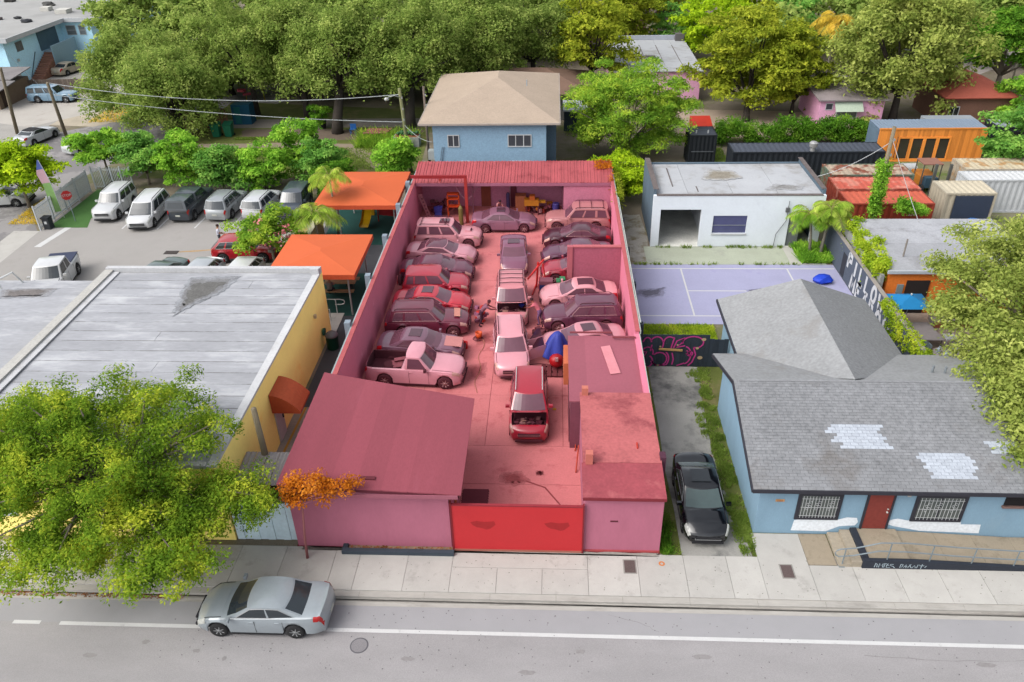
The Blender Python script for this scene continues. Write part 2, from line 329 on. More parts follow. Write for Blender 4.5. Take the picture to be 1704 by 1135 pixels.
# park behind the hedge
struct('park_grass', [(-36, 42), (-11.5, 42), (-12.5, 62), (-36, 66)], -.002, M_grass)
struct('park_path', blobpoly([(-34, 51.2), (-24, 51.4), (-19, 51.0), (-15.8, 47.2), (-14.6, 44), (-15.6, 44), (-17, 46.6), (-19.8, 50.0), (-34, 50.1)], .12, 3), .003, mat('path_dirt', (168, 152, 132), var=.12))
struct('park_dirt', blobpoly([(-31, 52.5), (-13, 52.5), (-13, 55.8), (-31, 55.8)], .4, 5), .001, mat('brown_dirt', (128, 112, 98), var=.15))  # bare earth, darker brown than the path
struct('back_lane', [(-40, 56.2), (-11, 56.2), (-11, 59.2), (-40, 59.2)], .004, mat('lane_concrete', (158, 150, 142), var=.12))
# between lots, alley, playground
struct('alley', [(-12.75, 9.4), (-10.4, 9.4), (-10.4, 35.5), (-17, 35.5), (-17, 17), (-12.75, 17)], .003, M_alley)
struct('alley_path', rect(-13.0, -10.4, 2.2, 9.4), .004, mat('alley_concrete', (182, 176, 164), var=.12, scale=1, stain=(150, 144, 134), sscale=.8))
marking('alley_line', [(-12.75, 2.4), (-12.62, 2.4), (-12.38, 9.4), (-12.5, 9.4)], .009, 'ochre painted line along the alley beside the yellow wall', plain((214, 160, 66), .8))
struct('playground_turf', rect(-16.6, -11.35, 28.6, 35.3), .008, M_turf); struct('picnic_turf', rect(-16.6, -11.75, 18.6, 24.2), .008, M_turf)
# the red lot floor: slabs
lot = struct('lot_floor', rect(-10.3, 4.5, .0, 36), .001, M_lotj)
ys = [.05, 3.9, 6.55, 10.6, 14.8, 19, 23.2, 27.4, 31.6, 35.8]
for j in range(len(ys)-1):
    cx = [-10.2, -3.9, 1.45, 4.4] if j < 2 else [-10.2, -6.6, -3.1, .6, 4.4]
    for i in range(len(cx)-1):
        MB().box(cx[i]+.01, cx[i+1]-.01, ys[j]+.01, ys[j+1]-.01, -.05, .018+random.uniform(-.003, .003)).build('slab', M_lot, lot)
M_soft = (226, 134, 136)
def stainpatch(name, pts, z, rgb, label, soft=None):
    cx = sum(a for a, b in pts)/len(pts); cy = sum(b for a, b in pts)/len(pts); o = None; base = soft or M_soft
    for k in (1.12, 1.0, .82, .6):   # nested ragged layers: paler rim, darker heart
        c = tuple(int(rgb[i]+(base[i]-rgb[i])*((k-.55)/.7)) for i in range(3))
        q = struct(name, blobpoly([(cx+(a-cx)*k, cy+(b-cy)*k) for a, b in pts], .09, 7), z+(1.2-k)*.003, mat('stain_%d_%d_%d' % c, c, var=.2, scale=3), 0, label)
    return q
stainpatch('oil_stain', [(-2.2, 4.6), (-1.3, 4.7), (-.9, 4.1), (-1.6, 3.8), (-2.2, 4.1)], .024, (172, 78, 82), 'dark stain on the red concrete behind the gate')
stainpatch('oil_stain', [(-.6, 4.75), (-.35, 4.75), (-.35, 4.55), (-.6, 4.55)], .024, (166, 72, 78), 'small round dark stain on the red concrete')
stainpatch('oil_stain', [(-4.6, 13.2), (-3.6, 13.6), (-3.5, 12.2), (-4.4, 11.8)], .024, (170, 80, 84), 'dark stain on the red concrete before the pickup')
stainpatch('oil_stain', [(-4.4, 16.5), (-3.4, 17.0), (-3.3, 15.6), (-4.2, 15.4)], .024, (176, 86, 88), 'dark stain on the red concrete beside the workers')
struct('tyre_track', [(-1.9, 4.55), (-.2, 3.75), (.75, 2.2), (.68, 2.2), (-.25, 3.68), (-1.9, 4.45)], .025, plain((168, 76, 80), .9))
# right: driveway, grass, court
struct('driveway', blobpoly([(5.2, -.08), (8.0, -.08), (7.6, 4), (7.5, 8), (7.9, 13.4), (5.2, 13.4)], .07, 5), .004, M_drive)
struct('side_yard_grass', rect(4.5, 9.3, -.06, 18), -.004, M_grass)
struct('yard_slab', blobpoly([(5.4, 14.0), (8.2, 14.0), (8.4, 15.9), (5.4, 15.9)], .12, 4), .006, M_drive)
struct('court', rect(5.15, 18.6, 17.85, 25.6), .006, M_court)
for nm, r in (('far', (5.3, 18.5, 24.95, 25.05)), ('near', (5.3, 18.5, 18.76, 18.86)), ('cross', (8.48, 8.58, 18.86, 24.95)), ('middle', (8.58, 15.4, 21.88, 21.98)), ('cross2', (15.4, 15.5, 18.86, 24.95))):
    marking('court_line', rect(*r), .011, 'white %s line painted on the purple court' % {'cross2': 'right cross', 'cross': 'left cross'}.get(nm, nm))
stainpatch('court_stain', [(5.3, 22.0), (6.7, 22.2), (7.2, 22.4), (6.9, 21.3), (5.9, 21.0), (5.4, 21.4)], .013, (112, 110, 128), 'dark worn patch on the left of the purple court', (190, 190, 224))
stainpatch('court_stain', [(12.2, 22.0), (13.3, 22.3), (13.4, 22.0), (12.4, 21.5)], .013, (112, 110, 128), 'dark worn streak right of the purple court centre', (190, 190, 224))
struct('garage_apron', rect(6.4, 18.2, 25.62, 28.4), .004, M_apron)
struct('garage_side_path', blobpoly([(4.7, 24.5), (6.7, 24.5), (6.7, 34), (4.7, 34)], .15, 5), .0, mat('broken_concrete', (190, 186, 176), var=.2, scale=1, stain=(140, 128, 96), sscale=.9, st=(.48, .62)))
struct('entry_path', [(15.9, 25.62), (17.4, 25.62), (17.2, 28.4), (15.9, 28.4)], .009, M_conc)
struct('yard_floor', rect(18.9, 34, 6, 19.3), .0, mat('yard_pink_concrete', (196, 176, 162), var=.16, scale=.8, stain=(150, 136, 122), sscale=.6, st=(.5, .7)))
struct('container_yard', rect(18.5, 44, 27, 49), -.002, mat('container_yard_gravel', (150, 146, 118), var=.2, scale=.5, stain=(112, 130, 64), sscale=.3, st=(.5, .6)))
struct('rear_drive', blobpoly([(13, 51.5), (30, 54), (30, 60), (13, 62)], .3, 5), .0, mat('rear_drive_dirt', (196, 176, 156), var=.14))
struct('far_field', rect(58, 140, 100, 170), .002, mat('far_field_grass', (122, 168, 78), var=.06))
struct('far_road', [(44, 70), (60, 84), (60, 92), (44, 78)], .003, mat('far_road', (196, 186, 180)))
# ================================================================== THE RED LOT: walls, sheds, gate
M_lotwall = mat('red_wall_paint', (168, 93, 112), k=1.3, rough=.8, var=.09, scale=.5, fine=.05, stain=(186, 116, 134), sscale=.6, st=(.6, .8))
M_front = mat('mauve_front_paint', (168, 99, 119), k=.86, rough=.7, var=.07, scale=.7, fine=.04, stain=(158, 92, 110), sscale=.8, st=(.55, .8), stretch=(1.4, 1, .5))
M_cap = mat('red_wall_cap', (205, 104, 108), rough=.85, var=.12, scale=2)
M_pale = plain((176, 190, 192), .8)
M_colm = mat('block_column', (160, 176, 190), var=.1, scale=2)
lw = thing('lot_wall_west', 'long mauve masonry wall on the left side of the red lot', 'wall', (-10.3, 18, 0))
bx('wall', M_lotwall, lw, -10.3, -10.1, 7.2, 36, 0, 2.98); bx('cap', M_cap, lw, -10.33, -10.09, 7.2, 36, 2.98, 3.04); bx('outer_trim', M_pale, lw, -10.41, -10.335, 7.2, 36, 2.86, 3.02)
for y in (12.5, 17.8, 23.2, 28.3, 32.5): bx('column', M_colm, lw, -10.72, -10.42, y-.18, y+.18, 0, 3.25)
ew = thing('lot_wall_east', 'long pinkish masonry wall on the right side of the red lot', 'wall', (4.45, 18, 0))
bx('wall', M_lotwall, ew, 4.28, 4.46, 12.1, 36, 0, 2.98); bx('cap', M_cap, ew, 4.27, 4.5, 12.1, 36, 2.98, 3.04); bx('outer_trim', plain((206, 214, 206), .8), ew, 4.505, 4.56, 12.1, 36, 2.84, 3.02)
for y in (13.4, 17.9, 22.5, 27.0): bx('column', plain((62, 70, 84), .85), ew, 4.57, 4.82, y-.18, y+.18, 0, 2.7)
MB().tube([(4.62, 13, 3.0), (4.62, 20, 2.98), (4.62, 30, 3.0)], .03).build('conduit', plain((218, 220, 214), .6), ew)
bw = thing('lot_wall_back', 'mauve rear wall of the red lot behind the open shed', 'wall', (-3, 36, 0))
bx('wall', mat('shed_wall_mauve', (164, 100, 124), k=1.2, rough=.85, var=.1, scale=.8), bw, -10.1, 4.28, 35.7, 35.9, 0, 3.3)
# front-left building
fl = thing('front_building_left', 'mauve building with dark red membrane roof at the left front of the red lot', 'building', (-6.9, 3.5, 0))
bx('wall', M_front, fl, -10.24, -3.94, .06, 6.3, 0, 3.05)
M_roofL = mat('dark_red_membrane', (170, 84, 98), rough=.9, var=.06, scale=.5, fine=.08, fscale=12, stain=(176, 92, 108), sscale=.5, st=(.6, .85), rnd=.05, stretch=(2.2, .5, 1), bump=.1)
def rz(x, y): return 3.22+.42*(-3.4-x)/6.9
pts = lambda x, y: (x, y, rz(x, y))
# membrane in overlapping sheets
nsh = 7
for i in range(nsh):
    a = -10.42+(7.0)*i/nsh; b = -10.42+7.0*(i+1)/nsh+.04
    yb = lambda x: 7.25-1.35*(x+10.42)/7.0
    zo = .004*i
    MB().slab([(a, -.28, rz(a, 0)+zo), (b, -.28, rz(b, 0)+zo), (b, yb(b), rz(b, 0)+zo), (a, yb(a), rz(a, 0)+zo)], .05).build('roof_sheet', M_roofL, fl)
MB().slab([(-10.40, -.27, rz(-10.4, 0)-.055), (-3.44, -.27, rz(-3.44, 0)-.055), (-3.44, 5.85, rz(-3.44, 0)-.055), (-10.40, 7.2, rz(-10.4, 0)-.055)], .12).build('roof_deck', plain((112, 44, 60), .9), fl)
bx('roof_vent', plain((118, 48, 60), .9), fl, -7.35, -6.75, .25, .42, 3.40, 3.5)
bx('eave_board', plain((186, 110, 128), .8), fl, -8.6, -3.5, -.325, -.285, 3.05, 3.22)
# left ragged metal upright beside it and the yellow downpipes
pipe = MB().tube([(-3.72, .45, 0), (-3.72, .45, 2.6)], .06).tube([(-3.9, .2, 1.4), (-3.9, .2, 2.5)], .04)
pipe.build('downpipe', plain((222, 122, 92), .7), fl)
# gate
gt = thing('sliding_gate', 'wide bright red metal gate closing the lot to the sidewalk', 'gate', (-1.24, 0, 0))
M_gate = mat('gate_red', (202, 48, 54), k=.68, rough=.55, var=.04, scale=.7, fine=.03, stain=(190, 48, 52), sscale=.5, st=(.62, .66))
bx('panel', M_gate, gt, -3.86, 1.3, -.06, .0, .14, 2.48)
bx('top_rail', plain((170, 50, 62), .7), gt, -3.88, 1.32, -.075, .03, 2.48, 2.54); bx('bottom_rail', plain((196, 120, 104), .8), gt, -3.88, 1.32, -.075, .02, .03, .14)
for x in (-3.86, 1.3): bx('post', plain((150, 40, 52), .7), gt, x-.03, x+.03, -.09, .05, .02, 2.6)
# worn patches painted out on the gate
for cx in (-3.1, -.2):
    b = MB(); P = [(-.45, .15), (-.2, .22), (.1, .17), (.45, .22), (.5, .05), (.3, -.15), (.15, -.2), (-.05, -.12), (-.2, -.1), (-.35, .0)]
    b.add([(cx+.45+x*1.05, -.064, 1.45+z*1.1) for x, z in P], [tuple(range(len(P)-1, -1, -1))]); b.build('paint_patch', plain((192, 42, 47), .6), gt)
ramp = thing('metal_ramp_plate', 'dark ribbed metal plate lying behind the left end of the red gate', 'plate', (-3.2, 3.05, .02))
for k in range(6): MB().slab([(-3.85, 2.62+k*.15, .05), (-2.66, 2.62+k*.15, .05), (-2.70, 2.75+k*.15, .075), (-3.8, 2.75+k*.15, .075)], .03).build('rib', plain((128, 52, 66), .8), ramp)
# front-right concrete-roofed building
fr = thing('front_building_right', 'mauve building with stained red concrete roof at the right front of the red lot', 'building', (2.9, 3.2, 0))
M_roofR = mat('red_concrete_roof', (210, 116, 118), rough=.92, var=.12, scale=.9, fine=.14, fscale=8, stain=(150, 66, 76), sscale=.55, st=(.5, .68), bump=.3, bscale=14)
bx('wall', M_front, fr, 1.35, 4.36, .06, 6.4, 0, 3.0)
MB().slab([(1.3, 1.75, 3.22), (4.42, 1.75, 3.22), (4.42, 6.45, 3.24), (1.3, 6.45, 3.24)], .2).build('roof_slab', M_roofR, fr)
MB().slab([(1.25, -.06, 3.02), (4.42, -.06, 3.02), (4.42, 1.745, 3.2), (1.25, 1.745, 3.2)], .1).build('front_roof_slab', mat('red_roof_dark', (178, 84, 94), rough=.92, var=.16, scale=1.1, fine=.12, stain=(204, 112, 116), sscale=.9, st=(.56, .7)), fr)
bx('fascia', plain((150, 50, 62), .8), fr, 1.25, 4.42, -.09, -.064, 2.88, 3.0)
bx('chimney', plain((228, 132, 118), .85), fr, 1.4, 1.68, 1.62, 1.9, 3.2, 3.72); bx('vent_slot', plain((108, 44, 58), .9), fr, 2.35, 2.65, .045, .062, 1.65, 1.72)
bx('base_strip', plain((206, 88, 92), .8), fr, 1.36, 4.37, .02, .055, .03, .12)
bx('roof_bottle', plain((206, 60, 44), .7), fr, 3.5, 3.56, 2.6, 2.95, 3.225, 3.28)
bx('corner_pier', plain((92, 50, 70), .8), fr, 4.37, 4.6, 1.9, 2.3, 0, 3.35)
# small flat building behind it
fm = thing('small_flat_building', 'low mauve flat-roofed room behind the stained concrete roof', 'building', (2.55, 9.3, 0))
bx('wall', plain((146, 82, 100), .85), fm, .9, 4.2, 6.45, 11.9, 0, 2.66)
M_roofM = mat('mauve_roll_roof', (182, 102, 118), rough=.9, var=.05, scale=.6, fine=.06, fscale=8, rnd=.05)
for i in range(4):
    a = .84+3.4*i/4; MB().slab([(a, 6.47, 2.72+.004*i), (a+.88, 6.47, 2.72+.004*i), (a+.88, 12.0, 2.78+.004*i), (a, 12.0, 2.78+.004*i)], .05).build('roof_sheet', M_roofM, fm)
MB().tube([(.95, 12.05, 2.95), (3.1, 12.05, 2.95), (3.1, 11.6, 2.95), (4.25, 11.6, 2.95)], .05).build('roof_pipe', plain((150, 66, 76), .7), fm)
bx('chimney', plain((226, 134, 116), .85), fm, 1.38, 1.66, 6.2, 6.44, 2.8, 3.62)
bx('orange_cabinet', plain((232, 124, 84), .7), fm, .62, .89, 9.7, 11.4, 1.35, 2.6); bx('doorway', plain((128, 58, 74), .9), fm, .86, .896, 6.9, 9.4, .02, 2.0)
bx('east_parapet', M_lotwall, fm, 4.21, 4.46, 6.46, 12.05, 0, 2.9); bx('east_cap', plain((206, 214, 206), .8), fm, 4.465, 4.5, 6.46, 12.05, 2.6, 2.9)
ws = MB().slab([(2.81, 8.55, 2.80), (3.3, 8.66, 2.80), (2.93, 11.03, 2.83), (2.47, 10.9, 2.83)], .02)
one('loose_sheet', ws, plain((250, 160, 170), .6), 'long pale pink panel lying loose on the mauve roof', 'panel')
# partition wall
pw = thing('partition_wall', 'tall dark mauve partition wall between parked cars on the right of the lot', 'wall', (2.7, 22.1, 0))
bx('wall', mat('partition_mauve', (156, 82, 100), k=.9, rough=.85, var=.07), pw, 1.3, 4.27, 22.06, 22.26, 0, 2.95); bx('pilaster', plain((210, 112, 124), .85), pw, .96, 1.295, 21.98, 22.3, 0, 3.0); bx('cap', plain((218, 118, 126), .85), pw, 1.3, 4.27, 22.0, 22.3, 2.955, 3.02)
# open shed at the back
sh = thing('back_shed', 'long open shed with ribbed red metal roof along the back of the lot', 'shed', (-3, 34.3, 0))
M_rib = mat('red_ribbed_metal', (204, 98, 104), rough=.6, var=.12, scale=.8, fine=.1, rnd=.06, stain=(150, 50, 58), sscale=.6, st=(.55, .72))
npan = 30
for i in range(npan):
    a = -10.25+14.7*i/npan; b = a+14.7/npan
    mb = MB().slab([(a, 32.9, 2.98), (b-.005, 32.9, 2.98), (b-.005, 35.95, 3.55), (a, 35.95, 3.55)], .03)
    for u in (.1, .5): mb.slab([(a+(b-a)*u, 32.9, 3.02), (a+(b-a)*u+.07, 32.9, 3.02), (a+(b-a)*u+.07, 35.95, 3.59), (a+(b-a)*u, 35.95, 3.59)], .04)
    mb.build('roof_panel', M_rib, sh)
bx('fascia', plain((190, 116, 142), .7), sh, -10.1, 4.27, 32.86, 32.95, 2.74, 2.96)
bx('closed_bay', mat('mauve_metal_wall', (180, 108, 130), k=.9, rough=.7, var=.05), sh, .85, 4.27, 32.96, 33.05, 0, 2.72)
bx('bay_side', plain((120, 62, 82), .9), sh, .75, .845, 33.06, 35.68, 0, 2.9)
for x in (-6.25,): bx('shed_post', plain((140, 78, 96), .8), sh, x+.3, x+.42, 33.0, 33.12, 0, 2.74)
bx('door', plain((166, 84, 66), .8), sh, -5.5, -4.75, 35.62, 35.69, .02, 2.1); bx('inner_door', plain((140, 62, 78), .8), sh, -3.2, -2.75, 35.62, 35.69, .02, 1.95)
bx('door_frame', plain((206, 150, 168), .8), sh, -3.3, -3.21, 35.58, 35.69, .02, 2.05)
cab = MB().tube([(-7.2+.12*i, 33.2, 2.7-1.1*math.sin(math.pi*i/14)) for i in range(15)], .02, 5)
cab.build('hanging_cable', plain((214, 160, 176), .6), sh)
fr2 = thing('steel_hoist_frame', 'red steel goalpost frame standing before the left bay of the shed', 'frame', (-6.3, 32.55, 0))
bx('post', plain((196, 62, 58), .6), fr2, -6.42, -6.2, 32.4, 32.6, .02, 3.5); bx('beam', plain((176, 46, 52), .6), fr2, -10.3, -6.2, 32.42, 32.58, 3.5, 3.72)
bx('trolley', plain((190, 70, 66), .6), fr2, -8.25, -8.1, 32.36, 32.64, 3.3, 3.5)
# black planter kerb in front of the facade
kt = thing('planter_kerb', 'long low black kerb along the foot of the left mauve front', 'kerb', (-6.1, -.2, .03))
bx('front_edge', plain((72, 84, 96), .7), kt, -8.35, -3.82, -.38, -.2, .0, .22); bx('side_edge', plain((62, 70, 82), .7), kt, -8.35, -8.15, -.195, .05, .0, .2); bx('soil', mat('planter_soil', (168, 140, 116), var=.3, scale=5), kt, -8.14, -3.83, -.195, .05, .0, .1)
scatter('kerb_litter', 'leaves and litter caught in the black planter kerb', 120, -8.1, -3.9, -.18, .02, .11, .07, M_lit, 'litter')
# ================================================================== OTHER BUILDINGS
def stroke(mb, pts, w, fn, close=False):
    # flat ribbon along a 2-D polyline, mapped to 3-D by fn(u, v)
    P = [Vector((a, b, 0)) for a, b in pts]; n = len(P); Lr = []
    for i in range(n):
        d = (P[min(i+1, n-1)]-P[max(i-1, 0)]).normalized(); q = Vector((-d.y, d.x, 0))*w/2; Lr.append((P[i]+q, P[i]-q))
    vs = []; fs = []
    for a, b in Lr: vs += [fn(a.x, a.y), fn(b.x, b.y)]
    for i in range(n-1): fs.append((2*i, 2*i+1, 2*i+3, 2*i+2))
    return mb.add(vs, fs)
def arc(cx, cy, rx, ry, a0, a1, n=12):
    return [(cx+rx*math.cos(R_(a0+(a1-a0)*i/n)), cy+ry*math.sin(R_(a0+(a1-a0)*i/n))) for i in range(n+1)]
def textmesh(body, size, M, mt, name, parent, extr=.004, sx=1.):
    cu = bpy.data.curves.new('lettering', 'FONT'); cu.body = body; cu.size = size; cu.extrude = extr; cu.align_x = 'CENTER'; cu.resolution_u = 3
    o = bpy.data.objects.new('tmp', cu); COL.objects.link(o); dg = bpy.context.evaluated_depsgraph_get(); dg.update()
    me = bpy.data.meshes.new_from_object(o.evaluated_get(dg)); bpy.data.objects.remove(o); bpy.data.curves.remove(cu)
    p = parent
    while p.parent: p = p.parent
    me.transform(Matrix.Translation(-BASE[p.name]) @ M @ Matrix.Scale(sx, 4, (1, 0, 0))); me.materials.clear(); me.materials.append(mt); me.name = name
    return link(name, me, parent)
def window(parent, x0, x1, y, z0, z1, frame, pane, cols=2, rows=1, fw=.06, d=.05, name='window'):
    # window on a wall facing -Y at plane y
    f = MB()
    f.box(x0, x1, y-d, y-.004, z0, z0+fw).box(x0, x1, y-d, y-.004, z1-fw, z1).box(x0, x0+fw, y-d, y-.004, z0+fw, z1-fw).box(x1-fw, x1, y-d, y-.004, z0+fw, z1-fw)
    for i in range(1, cols): c = x0+(x1-x0)*i/cols; f.box(c-fw/2, c+fw/2, y-d*.9, y-.004, z0+fw, z1-fw)
    for i in range(1, rows): c = z0+(z1-z0)*i/rows; f.box(x0+fw, x1-fw, y-d*.85, y-.004, c-fw/2, c+fw/2)
    w = f.build(name, frame, parent)
    for i in range(cols):
        a = x0+(x1-x0)*i/cols+fw/2; b = x0+(x1-x0)*(i+1)/cols-fw/2; MB().box(a, b, y-.02, y-.006, z0+fw, z1-fw).build('pane', pane, w)
    return w
def windowX(parent, y0, y1, x, z0, z1, frame, pane, cols=2, fw=.07, d=.05, s=1, name='window'):
    # on a wall facing s*X at plane x
    X = lambda a, b: tuple(sorted((x+s*a, x+s*b)))
    f = MB(); a, b = X(.004, d)
    f.box(a, b, y0, y1, z0, z0+fw).box(a, b, y0, y1, z1-fw, z1).box(a, b, y0, y0+fw, z0+fw, z1-fw).box(a, b, y1-fw, y1, z0+fw, z1-fw)
    for i in range(1, cols): c = y0+(y1-y0)*i/cols; f.box(a, b, c-fw/2, c+fw/2, z0+fw, z1-fw)
    w = f.build(name, frame, parent)
    for i in range(cols):
        p, q = y0+(y1-y0)*i/cols+fw/2, y0+(y1-y0)*(i+1)/cols-fw/2; a, b = X(.006, .02); MB().box(a, b, p, q, z0+fw, z1-fw).build('pane', pane, w)
    return w
G_dark = glass((52, 56, 62)); G_mid = glass((92, 100, 106)); F_white = plain((226, 230, 232), .5)

# ---- yellow building
yb = thing('yellow_building', 'large yellow building with silver-coated flat roof left of the alley', 'building', (-19, 8.5, 0))
M_yel = mat('yellow_paint', (238, 194, 112), k=1.35, rough=.8, var=.06, scale=.4, fine=.03, stain=(222, 172, 80), sscale=.35, st=(.58, .75))
bx('wall', M_yel, yb, -25.2, -12.92, .3, 16.9, 0, 3.88)
M_silver = mat('silver_roof_coating', (192, 194, 200), rough=.75, var=.17, scale=.5, fine=.09, fscale=6, rnd=.05, stain=(226, 228, 232), sscale=.5, st=(.52, .7), stretch=(.45, 1.4, 1))
nr = 18
for i in range(nr):
    a = .5+16.0*i/nr; b = .5+16.0*(i+1)/nr+.06; cut = -18.5+random.uniform(-4, 4)
    for x0, x1 in (((-24.75, cut), (cut+.02, -13.15)) if i % 3 == 1 else ((-24.75, -13.15),)):
        MB().slab([(x0, a, 3.90+.003*i), (x1, a, 3.90+.003*i), (x1, b, 3.90+.003*i), (x0, b, 3.90+.003*i)], .03).build('roof_sheet', M_silver, yb)
    # seam tears where sheets meet
    s = MB().box(-24.7, -13.2, b-.045, b-.015, 3.902+.003*i, 3.911+.003*i)
    if i < nr-1: s.build('seam', mat('seam_tar', (140, 138, 138), var=.4, scale=3, stain=(190, 192, 198), sscale=.9, st=(.46, .56)), yb)
M_par = mat('white_parapet', (226, 227, 230), rough=.8, var=.08, scale=1.2, fine=.08, stain=(188, 186, 182), sscale=.9, st=(.55, .75))
bx('back_parapet', M_par, yb, -25.2, -12.92, 16.6, 16.9, 3.881, 4.22); bx('corner_block', M_par, yb, -13.4, -12.93, 16.35, 16.595, 3.9, 4.3)
MB().slab([(-13.3, .3, 3.97), (-12.90, .3, 4.02), (-12.90, 16.34, 4.02), (-13.3, 16.34, 3.97)], .1).build('edge_flashing', M_par, yb)
bx('ridge_kerb', mat('cream_parapet', (214, 212, 206), var=.1, scale=1), yb, -25.25, -24.76, .3, 16.59, 3.883, 4.12)
bx('ridge_kerb_inner', M_par, yb, -24.755, -24.4, .3, 16.55, 3.97, 4.02)
bx('front_parapet', M_par, yb, -25.2, -13.31, .25, .49, 3.882, 4.05)
def roofstain(parent, pts, z, rgb, base):
    cx = sum(a for a, b in pts)/len(pts); cy = sum(b for a, b in pts)/len(pts)
    for n_, k in enumerate((1.1, 1.0, .85, .65)):
        c = tuple(int(rgb[i]+(base[i]-rgb[i])*((k-.55)/.65)) for i in range(3)); b = MB(); b.prism(blobpoly([(cx+(a-cx)*k, cy+(q-cy)*k) for a, q in pts], .13, 8), z, z+.004*(n_+1)); b.build('stain_patch', mat('roofstain_%d_%d_%d' % c, c, var=.25, scale=2.5, fine=.2), parent)
roofstain(yb, [(-20.0, 15.9), (-17.4, 16.1), (-17.8, 14.4), (-18.6, 13.2), (-19.3, 12.0), (-19.6, 13.0), (-19.9, 14.6)], 3.962, (108, 106, 102), (184, 188, 196))
for x, z0, z1 in ((-22.3, 1.2, 1.9), (-22.4, 2.15, 2.9)): window(yb, x-.9, x+.55, .3, z0, z1, F_white, glass((110, 130, 138)), 1, 1, .1, .07)
for y in (3.6, 11.5): pass
dr = bx('door', plain((226, 226, 224), .6), yb, -12.915, -12.86, 6.55, 7.5, .02, 2.05); bx('handle', plain((92, 92, 92), .5), dr, -12.86, -12.80, 7.32, 7.4, .95, 1.15)
# barrel awning over the door
aw = MB(); n = 7
A = [(-12.9+1.35*t, 2.95-.15*t-.75*t**2.2) for t in [i/n for i in range(n+1)]]
for i in range(n):
    (x0, z0), (x1, z1) = A[i], A[i+1]; aw.add([(x0, 6.35, z0), (x1, 6.35, z1), (x1, 7.95, z1), (x0, 7.95, z0)], [(0, 1, 2, 3)])
for y, flip in ((6.35, 0), (7.95, 1)):
    P = [(x, y, z) for x, z in A]+[(-11.55, y, 1.93), (-12.9, y, 1.93)]; f = tuple(range(len(P))); aw.add(P, [f if not flip else f[::-1]])
aw.add([(-11.55, 6.35, 2.05), (-11.55, 6.35, 1.93), (-11.55, 7.95, 1.93), (-11.55, 7.95, 2.05)], [(0, 1, 2, 3)])
aw.build('awning', mat('awning_rust_orange', (212, 96, 56), rough=.8, var=.06), yb)
bx('wall_lamp', plain((230, 210, 170), .5), yb, -12.91, -12.78, 14.2, 14.35, 2.4, 2.6)
hose = MB().lathe([(.22, -.05), (.22, .05)], 12, (-12.8, 15.2, .95), 'X'); hose.build('hose_reel', plain((46, 110, 84), .6), yb)
# grey flat roof beyond the ridge kerb
gb = thing('neighbour_flat_building', 'lower grey flat roof at the left edge beyond the cream kerb', 'building', (-31, 8.5, 0))
bx('wall', M_yel, gb, -45, -25.26, .3, 16.3, 0, 3.45)
for i in range(9):
    a = .3+16*i/9; MB().slab([(-45, a, 3.50+.006*i), (-25.27, a, 3.50+.006*i), (-25.27, a+1.82, 3.50+.006*i), (-45, a+1.82, 3.50+.006*i)], .03).build('roof_sheet', M_silver, gb)
roofstain(gb, [(-30.5, 15.2), (-27.6, 15.4), (-27.8, 14.5), (-30.2, 14.3)], 3.556, (126, 118, 114), (184, 188, 196))
MB().tube([(-30.8, 15.4, 3.5), (-30.8, 15.4, 4.1), (-30.2, 15.9, 4.3), (-29.9, 16.1, 3.5)], .05).build('ladder_rail', F_white, gb)

# ---- canopies
M_can = mat('orange_canvas', (242, 116, 66), rough=.8, var=.05, scale=.5, fine=.02)
M_can2 = mat('orange_canvas_valance', (226, 92, 52), rough=.8, var=.05)
M_pole = plain((206, 208, 206), .4, metal=.2)
def canopy(name, label, x0, x1, y0, y1, z, rise, poles):
    t = thing(name, label, 'canopy', ((x0+x1)/2, (y0+y1)/2, 0), group='orange shade canopies'); c = ((x0+x1)/2, (y0+y1)/2)
    in_ = min(x1-x0, y1-y0)*.5
    r0, r1 = ((c[0], y0+in_, z+rise), (c[0], y1-in_+.01, z+rise)) if y1-y0 >= x1-x0 else ((x0+in_, c[1], z+rise), (x1-in_, c[1], z+rise))
    a, b, d, e = (x0, y0, z), (x1, y0, z), (x1, y1, z), (x0, y1, z)
    m = MB()
    if y1-y0 >= x1-x0: m.add([a, b, d, e, r0, r1], [(0, 1, 4), (1, 2, 5, 4), (2, 3, 5), (3, 0, 4, 5)])
    else: m.add([a, b, d, e, r0, r1], [(0, 1, 5, 4), (1, 2, 5), (2, 3, 4, 5), (3, 0, 4)])
    m.build('canvas', M_can, t)
    v = MB().box(x0, x1, y0-.012, y0, z-.3, z).box(x0, x1, y1, y1+.012, z-.3, z).box(x0-.012, x0, y0, y1, z-.3, z).box(x1, x1+.012, y0, y1, z-.3, z); v.build('valance', M_can2, t)
    for x, y in poles: MB().tube([(x, y, .01), (x, y, z-.01)], .055, 8).build('pole', M_pole, t)
    return t
canopy('shade_canopy', 'near orange canopy over the picnic table beside the yellow building', -16.7, -11.45, 18.1, 23.7, 3.05, .3, [(-12.05, 18.75), (-12.05, 23.3), (-16.2, 18.75), (-16.2, 23.3)])
canopy('shade_canopy', 'far orange canopy over the yellow slide behind the palm trees', -16.6, -10.78, 28.5, 35.1, 3.05, .36, [(-15.3, 30.0), (-15.3, 34.3), (-11.1, 29.2), (-11.1, 34.3)])

